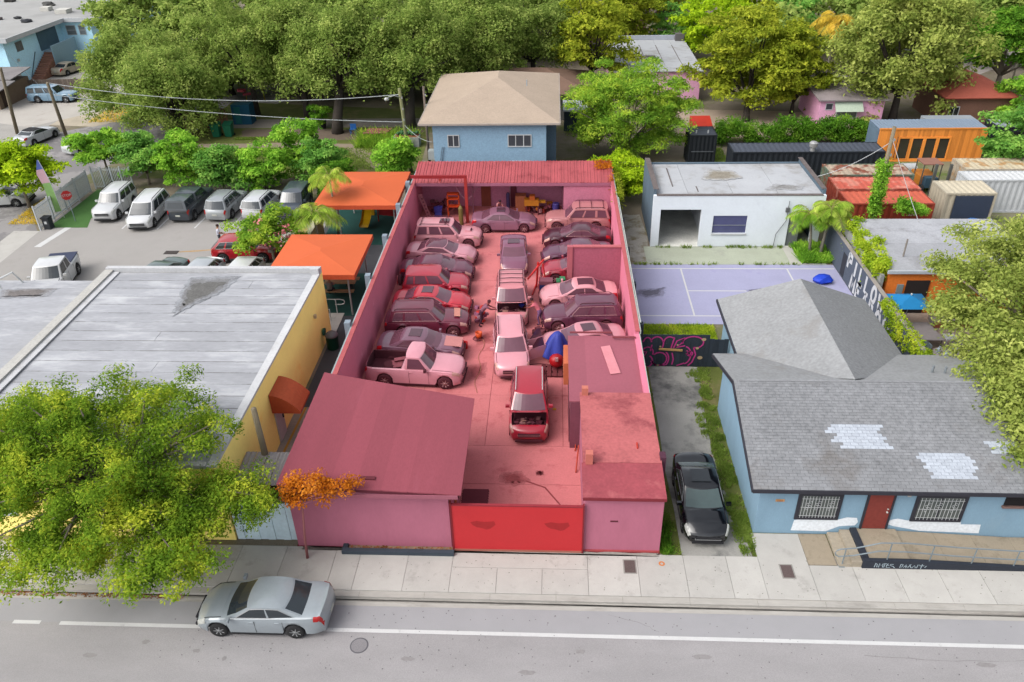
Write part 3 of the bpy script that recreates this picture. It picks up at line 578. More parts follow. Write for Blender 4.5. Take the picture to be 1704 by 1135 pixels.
# ---- corrugated lean-to and light-blue panel beside the red front
lt = thing('lean_to_roof', 'small corrugated metal lean-to between the yellow wall and the red front', 'roof', (-11.7, 2, 0))
for i in range(5):
    mb = MB(); a = -12.88+i*.49
    for k in range(5): mb.slab([(a+k*.096, 1.1, 2.3+.03*(k % 2)), (a+k*.096+.094, 1.1, 2.3+.03*((k+1) % 2)), (a+k*.096+.094, 2.95, 2.48+.03*((k+1) % 2)), (a+k*.096, 2.95, 2.48+.03*(k % 2))], .01)
    mb.build('sheet', mat('galvanised', (178, 172, 172), rough=.6, var=.12, metal=.0, rnd=.05), lt)
for x in (-12.8, -10.6): bx('post', plain((130, 110, 92)), lt, x, x+.08, 1.2, 1.28, 0, 2.28)
fg = thing('corrugated_fence', 'pale blue corrugated panel fence closing the alley by the street tree', 'fence', (-11.6, .35, 0))
for i in range(8): bx('panel', plain((198, 218, 228), .6, k=.95), fg, -12.85+i*.32, -12.85+i*.32+.31, .36+.02*(i % 2), .39+.02*(i % 2), 0, 2.0)

# ---- right-hand blue house
bh = thing('blue_house', 'single-storey blue house with grey shingle roof at the right of the street', 'house', (13.5, 6, 0))
M_blue = mat('blue_house_paint', (128, 158, 178), k=.8, rough=.85, var=.10, scale=.9, fine=.06, fscale=20, bump=.1, stain=(138, 164, 180), sscale=.7, st=(.58, .75), stretch=(1, 1, .4))
M_trim = plain((62, 62, 72), .6)
bx('wall', M_blue, bh, 8.3, 19.6, 1.25, 9.6, 0, 2.62)
MB().prism([(8.3, 1.25), (8.301, 1.25), (8.301, 9.6), (8.3, 9.6)], 2.6, 2.61)
MB().add([(8.3, 1.4, 2.62), (8.3, 9.5, 2.62), (8.3, 5.9, 4.12), (8.5, 1.4, 2.62), (8.5, 9.5, 2.62), (8.5, 5.9, 4.12)], [(0, 2, 1), (3, 4, 5), (0, 1, 4, 3), (1, 2, 5, 4), (2, 0, 3, 5)]).build('gable', M_blue, bh)
bx('rear_wall', M_blue, bh, 9.5, 16.6, 9.605, 15.6, 0, 2.62)
EY, EZ, RY, RZ_ = .86, 2.72, 5.95, 4.30
XL, XR = 7.88, 20.0
M_sh = mat('grey_shingle', (156, 158, 162), rough=.9, var=.10, scale=.45, fine=.08, fscale=9, rnd=.05, stain=(128, 122, 118), sscale=.3, st=(.55, .75), bump=.15)
M_sh2 = mat('grey_shingle_mass', (156, 158, 162), rough=.9, var=.14, scale=.45, fine=.22, fscale=5, stain=(128, 122, 118), sscale=.3, st=(.55, .75), bump=.15)
M_shw = mat('white_shingle', (206, 214, 226), rough=.85, var=.05, rnd=.06)
front = MB().slab([(XL, EY, EZ-.02), (XR, EY, EZ-.02), (XR, RY, RZ_-.02), (XL, RY, RZ_-.02)], .08).build('roof_front', plain((134, 134, 138), .9), bh)
Bs = BASE[bh.name]
sv = Vector((0, RY-EY, RZ_-EZ)); SL = sv.length; sv.normalize(); up = Vector((0, -sv.z, sv.y))
rows = 36; pit = SL/rows; tabw = .30
def shq(x, w, r, t):   # one shingle as eight corners
    o = Vector((x, EY, EZ))+sv*(r*pit); a = o+up*t; b = o+sv*(pit*1.25)+up*.004
    return [a, a+Vector((w, 0, 0)), b+Vector((w, 0, 0)), b]
cells = []
for r in range(rows):
    off = (r % 2)*tabw/2; x = XL-off
    while x < XR-.02:
        x0, x1 = max(x, XL), min(x+tabw-.012, XR)
        if x1-x0 > .05: cells.append((r, x0, x1))
        x += tabw
def iswhite(r, x):
    j = (r*7) % 3*.08
    return (13 <= r <= 20 and 11.55+j-.05*(r-13) < x < 13.55+j-.04*(r-13)) or (4 <= r <= 11 and 14.7+j-.03*(r-4) < x < 16.7-j) or (12 <= r <= 15 and 17.4+j < x < 18.6)
cache = {}
white = [c for c in cells if iswhite(c[0], (c[1]+c[2])/2)]; grey = [c for c in cells if not iswhite(c[0], (c[1]+c[2])/2)]
vis = [c for c in grey if c[2] < 17.6]
nearest = vis[:max(0, 300-len(white))]; rest = [c for c in grey if c not in set(nearest)]
for lst, mt in ((nearest, M_sh), (white, M_shw)):
    for r, x0, x1 in lst:
        key = (mt.name, round(x1-x0, 3))
        if key not in cache:
            b = MB(); w = x1-x0; q = [Vector((0, 0, 0))+up*.016, Vector((w, 0, 0))+up*.016, Vector((w, 0, 0))+sv*(pit*1.25)+up*.004, sv*(pit*1.25)+up*.004]
            b.slab(q, .014); cache[key] = b.mesh('shingle', mt)
        P = Vector((x0, EY, EZ))+sv*(r*pit)-Bs; link('shingle', cache[key], front, P+up*random.uniform(0, .004))
b = MB()
for r, x0, x1 in rest: b.slab(shq(x0, x1-x0, r, .016+random.uniform(0, .005)), .012)
o = b.build('shingle_field', M_sh2, front); o['kind'] = 'stuff'
M_shb = mat('grey_shingle_far', (170, 172, 174), rough=.9, var=.10, scale=.5, fine=.16, fscale=7, stain=(148, 144, 140), sscale=.35, st=(.55, .75), bump=.3, bscale=7)
MB().slab([(XL, RY+.01, RZ_), (XR, RY+.01, RZ_), (XR, 10.3, EZ+.15), (XL, 10.3, EZ+.15)], .1).build('roof_back', M_shb, bh)
# rear wing roof: ridge along Y at x = 13
MB().slab([(9.1, 16.0, 2.72), (9.1, 8.9, 2.72), (13.0, 5.99, 4.42), (13.0, 15.0, 4.52)], .1).build('roof_wing_left', M_shb, bh)
MB().slab([(17.0, 8.9, 2.72), (17.0, 16.0, 2.72), (13.0, 15.0, 4.52), (13.0, 5.99, 4.42)], .1).build('roof_wing_right', mat('grey_shingle_wing', (158, 160, 163), rough=.9, var=.08, scale=.5, fine=.2, fscale=8, bump=.35, bscale=8), bh)
MB().slab([(9.1, 16.0, 2.72), (13.0, 15.0, 4.52), (17.0, 16.0, 2.72)], .08).build('roof_wing_end', M_shb, bh)
bx('fascia', M_trim, bh, XL-.02, XR, EY-.05, EY-.005, EZ-.16, EZ-.0)
MB().slab([(XL-.06, EY-.05, EZ-.01), (XL-.005, EY-.05, EZ-.01), (XL-.005, RY, RZ_-.01), (XL-.06, RY, RZ_-.01)], .16).slab([(XL-.06, RY+.005, RZ_-.01), (XL-.005, RY+.005, RZ_-.01), (XL-.005, 10.3, EZ+.13), (XL-.06, 10.3, EZ+.13)], .16).build('rake_board', M_trim, bh)
bx('wing_eave', M_trim, bh, 9.02, 9.095, 10.2, 16.0, 2.56, 2.72)
MB().tube([(XL+.2, RY+.0, RZ_+.02), (XR, RY+.0, RZ_+.02)], .05, 6).build('ridge_cap', mat('ridge_cap', (166, 168, 172)), bh)
for x, y, z in ((16.9, 7.4, 3.95), (17.4, 7.3, 3.95)): MB().tube([(x, y, z-.2), (x, y, z+.25)], .05).build('vent_pipe', plain((150, 158, 164), .6), bh)
def barred(x0, x1, z0, z1, label):
    y = 1.25; w = MB()
    w.box(x0-.14, x1+.14, y-.06, y-.004, z0-.14, z0).box(x0-.14, x1+.14, y-.06, y-.004, z1, z1+.12).box(x0-.14, x0, y-.06, y-.004, z0, z1).box(x1, x1+.14, y-.06, y-.004, z0, z1); c = (x0+x1)/2
    w.box(c-.04, c+.04, y-.03, y-.004, z0, z1); wi = w.build('window', M_trim, bh); wi['label'] = label
    for a, b_ in ((x0, c-.04), (c+.04, x1)): MB().box(a, b_, y-.012, y-.005, z0, z1).build('pane', glass((120, 128, 126)), wi)
    n = 12
    for i in range(n): xx = x0+.05+(x1-x0-.1)*i/(n-1); MB().box(xx-.008, xx+.008, y-.10, y-.085, z0, z1).build('bar', F_white, wi)
    for zz in (z0+.12, (z0+z1)/2, z1-.12): MB().box(x0, x1, y-.105, y-.10, zz-.01, zz+.01).build('bar', F_white, wi)
    for cx in (x0+(x1-x0)*.2, x0+(x1-x0)*.45, x0+(x1-x0)*.8):
        s = MB()
        for k in range(4):
            P = [(cx+.05*math.cos(a)*(1 if k % 2 else -1)+(.05 if k % 2 else -.05), y-.11, z0+.5+k*.12+.06*math.sin(a)) for a in [i*math.pi/4 for i in range(8)]]; s.tube(P, .008, 4)
        s.build('scroll', F_white, wi)
barred(9.95, 11.4, .98, 2.12, 'left window with white bars'); barred(14.5, 16.2, .98, 2.12, 'right window with white bars')
d = bx('door', mat('door_brick_red', (156, 70, 62), rough=.6, var=.04), bh, 12.55, 13.47, 1.19, 1.245, .42, 2.42)
f = MB().box(12.47, 12.545, 1.17, 1.246, .4, 2.48).box(13.475, 13.55, 1.17, 1.246, .4, 2.48).box(12.545, 13.475, 1.17, 1.246, 2.425, 2.48); f.build('frame', M_trim, d)
MB().ico((13.36, 1.15, 1.35), .05, 1).ico((13.36, 1.15, 1.52), .035, 1).build('handle', plain((220, 220, 214), .3), d)
def wallpaint(P, name='whitewash'):
    b = MB(); b.add([(x, 1.243, z) for x, z in P], [tuple(range(len(P)))]); return b.build(name, mat('white_paintover', (226, 232, 238), k=.78, rough=.85, var=.03, scale=1), bh)
wallpaint([(9.8, .18), (9.85, .75), (10.1, .82), (11.6, .83), (11.9, .95), (12.3, .93), (12.38, .7), (12.3, .52), (11.7, .46), (11.2, .16)]); wallpaint([(13.56, .62), (13.62, .85), (13.9, .93), (14.3, .84), (16.4, .82), (16.42, .68), (17.2, .68), (17.25, .2), (14.9, .28), (13.8, .52)])
bx('porch_lamp', plain((206, 202, 196), .5), bh, 13.95, 14.08, 1.13, 1.245, 2.2, 2.36)
pl = bx('number_plate', plain((232, 176, 120), .6), bh, 8.95, 9.3, 1.23, 1.246, 1.75, 1.87)
textmesh('2222', .11, Matrix.Translation((9.12, 1.226, 1.77)) @ Matrix.Rotation(R_(90), 4, 'X'), plain((150, 70, 50)), 'digits', pl, .002)
op = bx('dark_opening', plain((36, 32, 34), .9), bh, 17.75, 18.7, 1.22, 1.246, 1.75, 2.4); bx('sill', plain((150, 120, 112)), op, 17.7, 18.75, 1.14, 1.246, 1.66, 1.745)
# steps, ramp and railing
rp = thing('entrance_ramp', 'concrete wheelchair ramp with a black painted edge before the blue house', 'ramp', (15, .4, 0))
zr_ = lambda x: max(.05, .42*(1-(x-12.4)/7.0))
MB().slab([(12.35, -.40, .40), (13.9, -.40, .40), (13.9, 1.2, .40), (12.35, 1.2, .40)], .36).build('landing', M_conc2, rp)
for a, b_ in ((13.91, 15.4), (15.41, 16.9), (16.91, 18.4), (18.41, 20)): MB().slab([(a, -.40, zr_(a+.3)), (b_, -.40, zr_(b_+.3)), (b_, 1.2, zr_(b_+.3)), (a, 1.2, zr_(a+.3))], .3).build('slab', M_conc2, rp)
M_blk = mat('black_ramp_edge', (54, 60, 72), rough=.7, var=.08)
ed = MB(); P = [(12.1, .44), (13.9, .44), (20, .12), (20, -.02), (12.1, -.02)]
ed.add([(x, -.56, z) for x, z in P]+[(x, -.405, z) for x, z in P], [(4, 3, 2, 1, 0), (5, 6, 7, 8, 9)]+[(i, (i+1) % 5, 5+(i+1) % 5, 5+i) for i in range(5)]); ed.build('edge', M_blk, rp)
bx('step_edge', M_blk, rp, 12.1, 12.345, -.40, 1.2, -.02, .445)
for i, (a, b_) in enumerate(((11.25, 11.7), (11.7, 12.095))): bx('step', mat('step_concrete', (196, 184, 164), var=.1, rnd=.05), rp, a, b_-.005, -.50, 1.2, 0, .16*(i+1))
Z = lambda x, y: (lambda u, v: (x+u, y, v))
gm = plain((206, 224, 234), .7)
tg = MB(); fn = lambda u, v: (12.55+u, -.566, .10+v*.9)
for pts in ([(0, 0), (.02, .25)], [(.0, .25), (.08, .2), (.1, 0)], [(.16, 0), (.17, .24), (.24, .1), (.3, .24), (.31, 0)], [(.36, 0), (.37, .24)], [(.33, .24), (.46, .22)], [(.5, .24), (.44, .12), (.46, 0), (.6, .02)], [(.46, .14), (.55, .14)], [(.7, .2), (.58, .2), (.6, .12), (.7, .08), (.78, -.02)], [(.98, .22), (.96, 0), (1.04, .06), (1.06, .2), (.98, .22)], [(1.1, .02), (1.18, .2), (1.2, .0)], [(1.12, .1), (1.24, .1)], [(1.26, .02), (1.36, .22), (1.3, .2), (1.4, .0)], [(1.42, .0), (1.5, .16), (1.56, 0)], [(1.6, 0), (1.62, .2), (1.7, .18)], [(1.76, -.04), (1.78, .24)], [(1.7, .14), (1.86, .15)], [(1.9, .04), (1.95, .14)]): stroke(tg, pts, .028, fn)
tg.build('graffiti', gm, rp)
rl = thing('ramp_railing', 'grey galvanised tube railing along the ramp of the blue house', 'railing', (15, -.47, 0))
M_rail = plain((158, 172, 180), .4, metal=.3)
zt = lambda x: zr_(max(x, 13.4))
top = [(11.15, -.47, .95), (11.7, -.47, 1.02), (12.6, -.47, 1.32), (13.6, -.47, 1.33)]+[(x, -.47, zt(x)+.92) for x in (15.5, 17.5, 20)]
low = [(11.15, -.47, .55), (11.7, -.47, .62), (12.6, -.47, .88), (13.6, -.47, .87)]+[(x, -.47, zt(x)+.46) for x in (15.5, 17.5, 20)]
MB().tube(top, .026, 8).build('top_rail', M_rail, rl); MB().tube(low, .026, 8).build('lower_rail', M_rail, rl)
MB().tube([(11.15, -.47, .95), (11.02, -.47, .87), (10.98, -.47, .75), (11.02, -.47, .63), (11.15, -.47, .55)], .026, 8).build('end_loop', M_rail, rl)
for x in (11.35, 13.0, 14.6, 16.2, 17.8, 19.4):
    z = (.97 if x < 12 else zt(x)+.92); z0 = .02 if x < 12 else zt(x)+.02
    MB().tube([(x, -.47, z0), (x, -.47, z)], .024, 8).build('post', M_rail, rl); bx('foot_plate', M_rail, rl, x-.11, x+.11, -.55, -.42, z0-.02, z0+.022)

# ---- white garage behind the court
wg = thing('white_garage', 'white flat-roofed workshop with an open garage door behind the purple court', 'building', (12.6, 31.5, 0))
M_wh = mat('white_wall', (218, 225, 232), k=.78, rough=.85, var=.04, scale=.7, fine=.03, stain=(198, 204, 214), sscale=.6, st=(.58, .8))
# front wall with openings
def wallY(parent, name, x0, x1, y0, y1, z1, holes, mt):
    xs = sorted(set([x0, x1]+[h[0] for h in holes]+[h[1] for h in holes])); b = MB()
    for a, c in zip(xs[:-1], xs[1:]):
        hh = [h for h in holes if h[0] <= a and h[1] >= c]
        if not hh: b.box(a, c, y0, y1, 0, z1)
        else:
            h = hh[0]
            if h[2] > .05: b.box(a, c, y0, y1, 0, h[2])
            b.box(a, c, y0, y1, h[3], z1)
    return b.build(name, mt, parent)
wallY(wg, 'wall', 6.86, 18.3, 28.4, 28.65, 3.75, [(7.4, 10.15, 0, 2.75), (11.0, 13.3, 1.0, 2.3), (16.1, 17.7, 0, 2.3)], M_wh)
sidew = MB().box(6.86, 7.05, 28.655, 35, 0, 4.1).box(18.12, 18.3, 28.655, 35, 0, 4.1).box(7.055, 18.115, 34.8, 35, 0, 3.75); sidew.build('side_walls', mat('garage_side_blue', (106, 126, 142), var=.15), wg)
bx('floor', mat('garage_floor', (176, 176, 170), k=1.3, var=.25, scale=.8), wg, 7.055, 18.115, 28.4, 34.79, .0, .02); bx('inner_partition', plain((196, 200, 204), .9, k=1.2), wg, 10.6, 10.7, 28.66, 34.79, .02, 3.6)
M_wr = mat('white_roof_coating', (206, 209, 214), rough=.8, var=.07, scale=.5, fine=.05, rnd=.03, stain=(166, 162, 156), sscale=.45, st=(.5, .72))
for i, (a, b_) in enumerate(((7.06, 9.2), (9.22, 12.2), (12.22, 15.2), (15.22, 18.11))): MB().slab([(a, 28.66, 3.72+.004*i), (b_, 28.66, 3.72+.004*i), (b_, 34.79, 3.66+.004*i), (a, 34.79, 3.66+.004*i)], .06).build('roof_sheet', M_wr, wg)
bx('front_flashing', mat('tar_line', (122, 112, 110), var=.3, scale=3), wg, 7.06, 18.1, 28.36, 28.66, 3.752, 3.79); bx('left_flashing', mat('tar_line', (122, 112, 110)), wg, 6.84, 7.2, 28.67, 34.9, 4.1, 4.13); bx('right_flashing', MATS['tar_line'], wg, 18.0, 18.32, 28.67, 34.9, 4.1, 4.13)
for x, y0, y1 in ((8.3, 30.2, 33.8), (9.9, 29.2, 30.2)): bx('seam', MATS['tar_line'], wg, x, x+.07, y0, y1, 3.70, 3.735)
roofstain(wg, [(10.6, 31.6), (12.0, 31.3), (13.4, 31.9), (13.0, 33.2), (11.4, 33.4)], 3.728, (158, 148, 130), (204, 207, 212))
roofstain(wg, [(14.6, 29.6), (16.8, 29.4), (17.2, 30.2), (15.4, 30.5)], 3.742, (150, 148, 146), (204, 207, 212))
wi = MB().box(10.95, 13.35, 28.33, 28.396, .9, 1.0).build('window', F_white, wg); MB().box(11.0, 13.3, 28.5, 28.53, 1.0, 2.3).build('pane', glass((92, 96, 140)), wi); bx('mullion', plain((150, 156, 170)), wi, 11.0, 13.3, 28.46, 28.49, 1.55, 1.6)
bx('blind', plain((124, 132, 168), .9), wi, 11.0, 13.3, 28.55, 28.57, 1.0, 2.3)
bx('door', plain((128, 132, 136), .7), wg, 16.12, 16.9, 28.5, 28.56, .02, 2.28)
MB().tube([(15.3, 28.3, .1), (15.35, 28.3, 1.0), (15.9, 28.3, 2.0), (15.9, 28.3, 3.4)], .02).build('cable', plain((110, 112, 116)), wg)
bx('meter', plain((120, 122, 124), .6), wg, 15.75, 16.0, 28.25, 28.39, 2.6, 2.9)
# ---- dark wall with white lettering beside the court
gw = thing('graffiti_wall', 'dark slate wall with white block graffiti along the purple court', 'wall', (18.75, 17.5, 0))
M_slate = mat('slate_wall_paint', (78, 86, 100), k=.78, rough=.85, var=.08, scale=.8)
bx('wall', M_slate, gw, 18.62, 18.82, 10.4, 28.2, 0, 2.1); bx('cap', plain((176, 168, 160), .9), gw, 18.6, 18.84, 10.4, 28.2, 2.1, 2.15); bx('dark_patch', plain((58, 60, 72), .85), gw, 18.61, 18.618, 23.6, 24.3, .1, 1.6)
fn = lambda u, v: (18.612, 23.1-u, v)
LT = {'P': [[(0, 0), (0, 1)], [(0, 1), (.6, .95), (.65, .6), (0, .5)]], 'I': [[(.3, 0), (.3, 1)]], 'L': [[(0, 1), (0, 0), (.7, 0)]], 'O': [arc(.35, .5, .35, .5, 0, 360, 14)], 'W': [[(0, 1), (.2, 0), (.4, .7), (.6, 0), (.8, 1)]], 'M': [[(0, 0), (.1, 1), (.4, .3), (.7, 1), (.8, 0)]], 'E': [[(.6, 1), (0, 1), (0, 0), (.6, 0)], [(0, .5), (.5, .5)]], 'A': [[(0, 0), (.35, 1), (.7, 0)], [(.15, .4), (.55, .4)]], 'D': [[(0, 0), (0, 1), (.5, .8), (.6, .4), (0, 0)]], 'Y': [[(0, 1), (.35, .5), (.7, 1)], [(.35, .5), (.3, 0)]]}
def word(mb, wd_, u0, v0, w, h, lw):
    for i, ch in enumerate(wd_):
        for s_ in LT[ch]: stroke(mb, [(u0+i*w*1.22+x*w, v0+y*h+i*.01) for x, y in s_], lw, fn)
g = MB(); word(g, 'PILLOWY', -.2, 1.02, .88, .95, .27); word(g, 'MEADOW', .8, .08, .92, .92, .3); g.build('graffiti', plain((232, 234, 238), .8), gw)
# ---- black fence with pink graffiti
bf = thing('graffiti_fence', 'black plank fence with pink bubble-letter graffiti closing the driveway', 'fence', (7, 13.4, 0))
for i in range(19):
    a = 4.62+i*.25; bx('plank', mat('black_plank', (56, 66, 78), rough=.8, var=.12, scale=2, rnd=.18, stretch=(6, 1, .5)), bf, a, a+.243, 13.38+.012*(i % 2), 13.43+.012*(i % 2), .01, 2.0 if i < 15 else 1.75-.02*(i % 3))
fn2 = lambda u, v: (4.75+u, 13.366, v)
PK = plain((216, 66, 150), .7); g = MB()
for pts in ([(.0, 1.55)]+arc(.35, 1.5, .22, .35, 160, 10), arc(.85, 1.45, .35, .45, 150, -30), [(.55, 1.0), (.6, 1.4)], arc(1.5, 1.5, .3, .4, 170, 60)+[(1.75, 1.85)], [(1.62, 1.2), (1.75, 1.85)], [(1.75, 1.2), (1.9, 1.65), (2.3, 1.85), (2.15, 1.5), (1.9, 1.25), (2.35, 1.35)], arc(2.75, 1.55, .55, .38, 190, -60)+[(2.8, 1.25)], [(2.4, 1.3)]+arc(2.35, .75, .35, .55, 60, -80), arc(.4, .9, .3, .35, 200, -20), [(.1, .95), (.25, .7), (.35, .95), (.15, .95)], arc(.35, .35, .35, .4, 60, -150), arc(1.05, .5, .4, .42, 140, -160), arc(1.2, .5, .35, .5, 60, -50), [(1.7, .9), (1.8, .5), (1.75, .15)], [(2.8, 1.25), (2.95, .8), (2.8, .3), (2.6, .08)], [(.6, .35), (.9, .1), (1.4, .12)], [(2.0, .08), (2.4, .25)], [(2.45, 1.05), (2.6, .95), (2.45, .85), (2.65, .75)], arc(2.65, .85, .14, .14, 0, 360)): stroke(g, pts, .075, fn2)
g.build('graffiti', PK, bf)
for (u, v, r) in ((3.3, 1.75, .12), (3.0, 1.2, .09), (3.2, .6, .14), (1.95, 1.4, .06), (1.05, 1.3, .06), (1.0, .1, .06)):
    MB().add([(4.75+u+r*math.cos(a), 13.362, v+r*.8*math.sin(a)) for a in [i*math.pi/5 for i in range(10)]], [tuple(range(10))]).build('pale_patch', plain((206, 178, 138), .8), bf)
MB().obox((6.35, 13.33, 1.12), 1.25, .05, .11, 0, 0, R_(-4)*-1).build('batten', plain((206, 166, 104), .8), bf)

# ---- orange building, yard things
ob = thing('orange_building', 'small orange building with silver roof behind the graffiti wall', 'building', (23.5, 22.5, 0))
M_org = mat('orange_wall', (226, 122, 48), k=.78, rough=.8, var=.06, scale=.6)
bx('wall', M_org, ob, 19.5, 28, 19.35, 26, 0, 2.75)
for i in range(4): a = 19.2+i*1.75; MB().slab([(19.35, a, 2.82+.05*i), (28.2, a, 2.82+.05*i), (28.2, a+1.78, 2.86+.05*i), (19.35, a+1.78, 2.86+.05*i)], .05).build('roof_sheet', mat('silver_sheet', (192, 194, 200), rough=.7, var=.14, scale=.8, rnd=.06, stain=(150, 148, 150), sscale=.5, st=(.55, .7)), ob)
bx('roof_edge', plain((214, 222, 232), .7), ob, 19.3, 28.2, 19.1, 19.19, 2.68, 2.87)
dd = bx('door', plain((52, 44, 44), .7), ob, 20.6, 21.9, 19.28, 19.345, .02, 2.15); bx('handle', plain((120, 120, 120), .4), dd, 20.7, 20.78, 19.24, 19.28, 1.0, 1.1)
bx('electric_box', plain((150, 164, 168), .5), ob, 20.1, 20.45, 19.25, 19.345, 1.2, 1.9)
MB().tube([(20.8, 21, 2.9), (20.8, 21, 4.0)], .05).build('vent_pipe', plain((158, 150, 144), .6), ob)
wv = thing('vine_wall', 'pale block wall between the court and the orange building under the vines', 'wall', (19.2, 22.5, 0))
bx('wall', plain((170, 172, 170), .9), wv, 19.0, 19.2, 19.2, 28.2, 0, 2.55)

# ---- shipping containers
def container(name, label, x0, x1, y0, y1, h, rgb, top=None, group='shipping containers', axis='x', rust=None, door=False):
    t = thing(name, label, 'container', ((x0+x1)/2, (y0+y1)/2, 0), group=group)
    mt = mat('container_%d_%d_%d' % rgb, rgb, rough=.6, var=.1, scale=.8, fine=.06, stain=rust, sscale=.9, st=(.5, .6)) if rust else mat('container_%d_%d_%d' % rgb, rgb, rough=.55, var=.08, scale=.8, fine=.05)
    mtop = mat('container_top_%d_%d_%d' % (top or rgb), top or rgb, rough=.6, var=.12, scale=.9, fine=.05, stain=rust, sscale=.8, st=(.48, .56)) if rust else mat('container_top_%d_%d_%d' % (top or rgb), top or rgb, rough=.6, var=.1, scale=.7)
    fr_ = MB()
    for x in (x0, x1-.12):
        for y in (y0, y1-.12): fr_.box(x, x+.12, y, y+.12, .0, h)
    for y in (y0, y1-.1): fr_.box(x0+.12, x1-.12, y, y+.1, h-.12, h).box(x0+.12, x1-.12, y, y+.1, .0, .14)
    for x in (x0, x1-.1): fr_.box(x, x+.1, y0+.12, y1-.12, h-.12, h).box(x, x+.1, y0+.12, y1-.12, .0, .14)
    fr_.build('frame', mt, t)
    def corr(a, b, n, fn, nm, m_):
        vs = []; fs = []
        for i in range(n*4+1):
            u = a+(b-a)*i/(n*4); dpt = .0 if (i % 4) in (0, 1) else .045
            vs += [fn(u, dpt, 0), fn(u, dpt, 1)]
        for i in range(n*4): fs.append((2*i, 2*i+2, 2*i+3, 2*i+1))
        MB().add(vs, fs).build(nm, m_, t)
    nx = max(6, int((x1-x0)/.42)); ny = max(4, int((y1-y0)/.42))
    corr(x0+.12, x1-.12, nx, lambda u, d_, k: (u, y0+.03+d_, .14 if k == 0 else h-.12), 'front_wall', mt); corr(x0+.12, x1-.12, nx, lambda u, d_, k: (u, y1-.03-d_, .14 if k == 0 else h-.12), 'back_wall', mt)
    corr(y0+.12, y1-.12, ny, lambda u, d_, k: (x0+.03+d_, u, .14 if k == 0 else h-.12), 'end_wall', mt); corr(y0+.12, y1-.12, ny, lambda u, d_, k: (x1-.03-d_, u, .14 if k == 0 else h-.12), 'end_wall', mt)
    if x1-x0 >= y1-y0: corr(x0+.1, x1-.1, nx, lambda u, d_, k: (u, y0+.1 if k == 0 else y1-.1, h-.01-d_*.6), 'roof', mtop)
    else: corr(y0+.1, y1-.1, ny, lambda u, d_, k: (x0+.1 if k == 0 else x1-.1, u, h-.01-d_*.6), 'roof', mtop)
    return t
c1 = container('shipping_container', 'orange-red container nearest the orange building with white stencilled numbers', 20.4, 26.2, 29.75, 32.15, 2.6, (178, 76, 58), (232, 112, 84))
textmesh('5990 8\n22G1', .3, Matrix.Translation((24.9, 29.772, 2.0)) @ Matrix.Rotation(R_(90), 4, 'X'), F_white, 'lettering', c1, .003)
c2 = container('shipping_container', 'faded orange-red container behind the one with stencilled numbers', 20.45, 26.3, 32.5, 34.9, 2.6, (186, 84, 66), (226, 108, 88), rust=(236, 150, 130))
c3 = container('shipping_container', 'green container with a rust-streaked top behind the orange-red pair', 20.8, 26.9, 35.3, 37.7, 2.6, (118, 134, 116), (206, 186, 164), rust=(150, 84, 62))
c4 = container('shipping_container', 'long black container with a roof fan behind the white workshop', 14.55, 26.6, 40.5, 42.9, 2.6, (40, 46, 54), (84, 90, 104))
MB().lathe([(.2, 2.58), (.2, 2.9), (.32, 2.95), (.34, 3.25), (.22, 3.35), (.05, 3.4)], 16, (20.9, 40.8, 0)).build('roof_fan', plain((206, 206, 206), .35, metal=.4), c4)
c5 = container('shipping_container', 'short black container beside the leafy tree behind the red shed', 11.7, 14.0, 44.6, 47.1, 2.7, (34, 40, 46), (70, 76, 88))
bx('lock_bar', plain((110, 116, 122), .5), c5, 11.9, 13.8, 44.54, 44.58, 1.25, 1.31)
for x in (12.3, 13.3): MB().tube([(x, 45.2, 2.65), (x, 45.2, 2.95)], .07).build('roof_hook', plain((190, 194, 196), .4), c5)
c6 = container('shipping_container', 'beige container with a rust-marked roof behind the white one', 31.1, 37.2, 36.4, 38.9, 2.6, (206, 194, 174), (228, 214, 184), rust=(206, 164, 116))
c7 = container('shipping_container', 'beige container beside the orange-red pair at the yard corner', 27.7, 31.2, 31.6, 34.1, 2.6, (214, 204, 182), (232, 220, 194))
bx('dark_open_end', plain((62, 74, 96), .7), c7, 28.4, 31.0, 31.59, 31.625, .3, 2.4)
c8 = container('shipping_container', 'white container between the two beige ones', 30.4, 37.0, 34.3, 36.2, 2.55, (222, 226, 230), (236, 238, 240))
c9 = container('shipping_container', 'black container with an open side right of the cedar-clad one', 37.9, 44, 46.2, 48.6, 2.75, (44, 48, 56), (158, 166, 178))
bx('opening', plain((22, 22, 24), .9), c9, 38.4, 43.6, 46.17, 46.215, .9, 2.3)
# cedar-clad container studio
cs = thing('container_studio', 'blue-roofed container clad in orange cedar with four tall windows', 'studio', (32.3, 46.8, 0))
bx('shell', plain((112, 134, 156), .6), cs, 27.8, 36.8, 45.62, 48.2, 0, 2.8)
for i in range(11): a = 45.7+i*.22; MB().box(27.74, 27.795, a, a+.12, .05, 2.75).build('rib', plain((128, 152, 174), .6), cs)
M_ced = mat('cedar', (222, 138, 60), k=.78, rough=.6, var=.10, scale=1.2, fine=.06, rnd=.16, stretch=(6, 6, .7))
me = MB().box(.004, .176, 45.52, 45.61, 0, 2.78).mesh('plank', M_ced, False, (0, BASE[cs.name].y, 0)); me2 = MB().box(.004, .176, 45.52, 45.61, 2.15, 2.78).mesh('plank', M_ced, False, (0, BASE[cs.name].y, 0))
for i in range(50):
    x = 27.8+i*.18; inside = 29.5 < x+.09 < 33.9
    link('plank', me2 if inside else me, cs, (x-32.3, 0, 0))
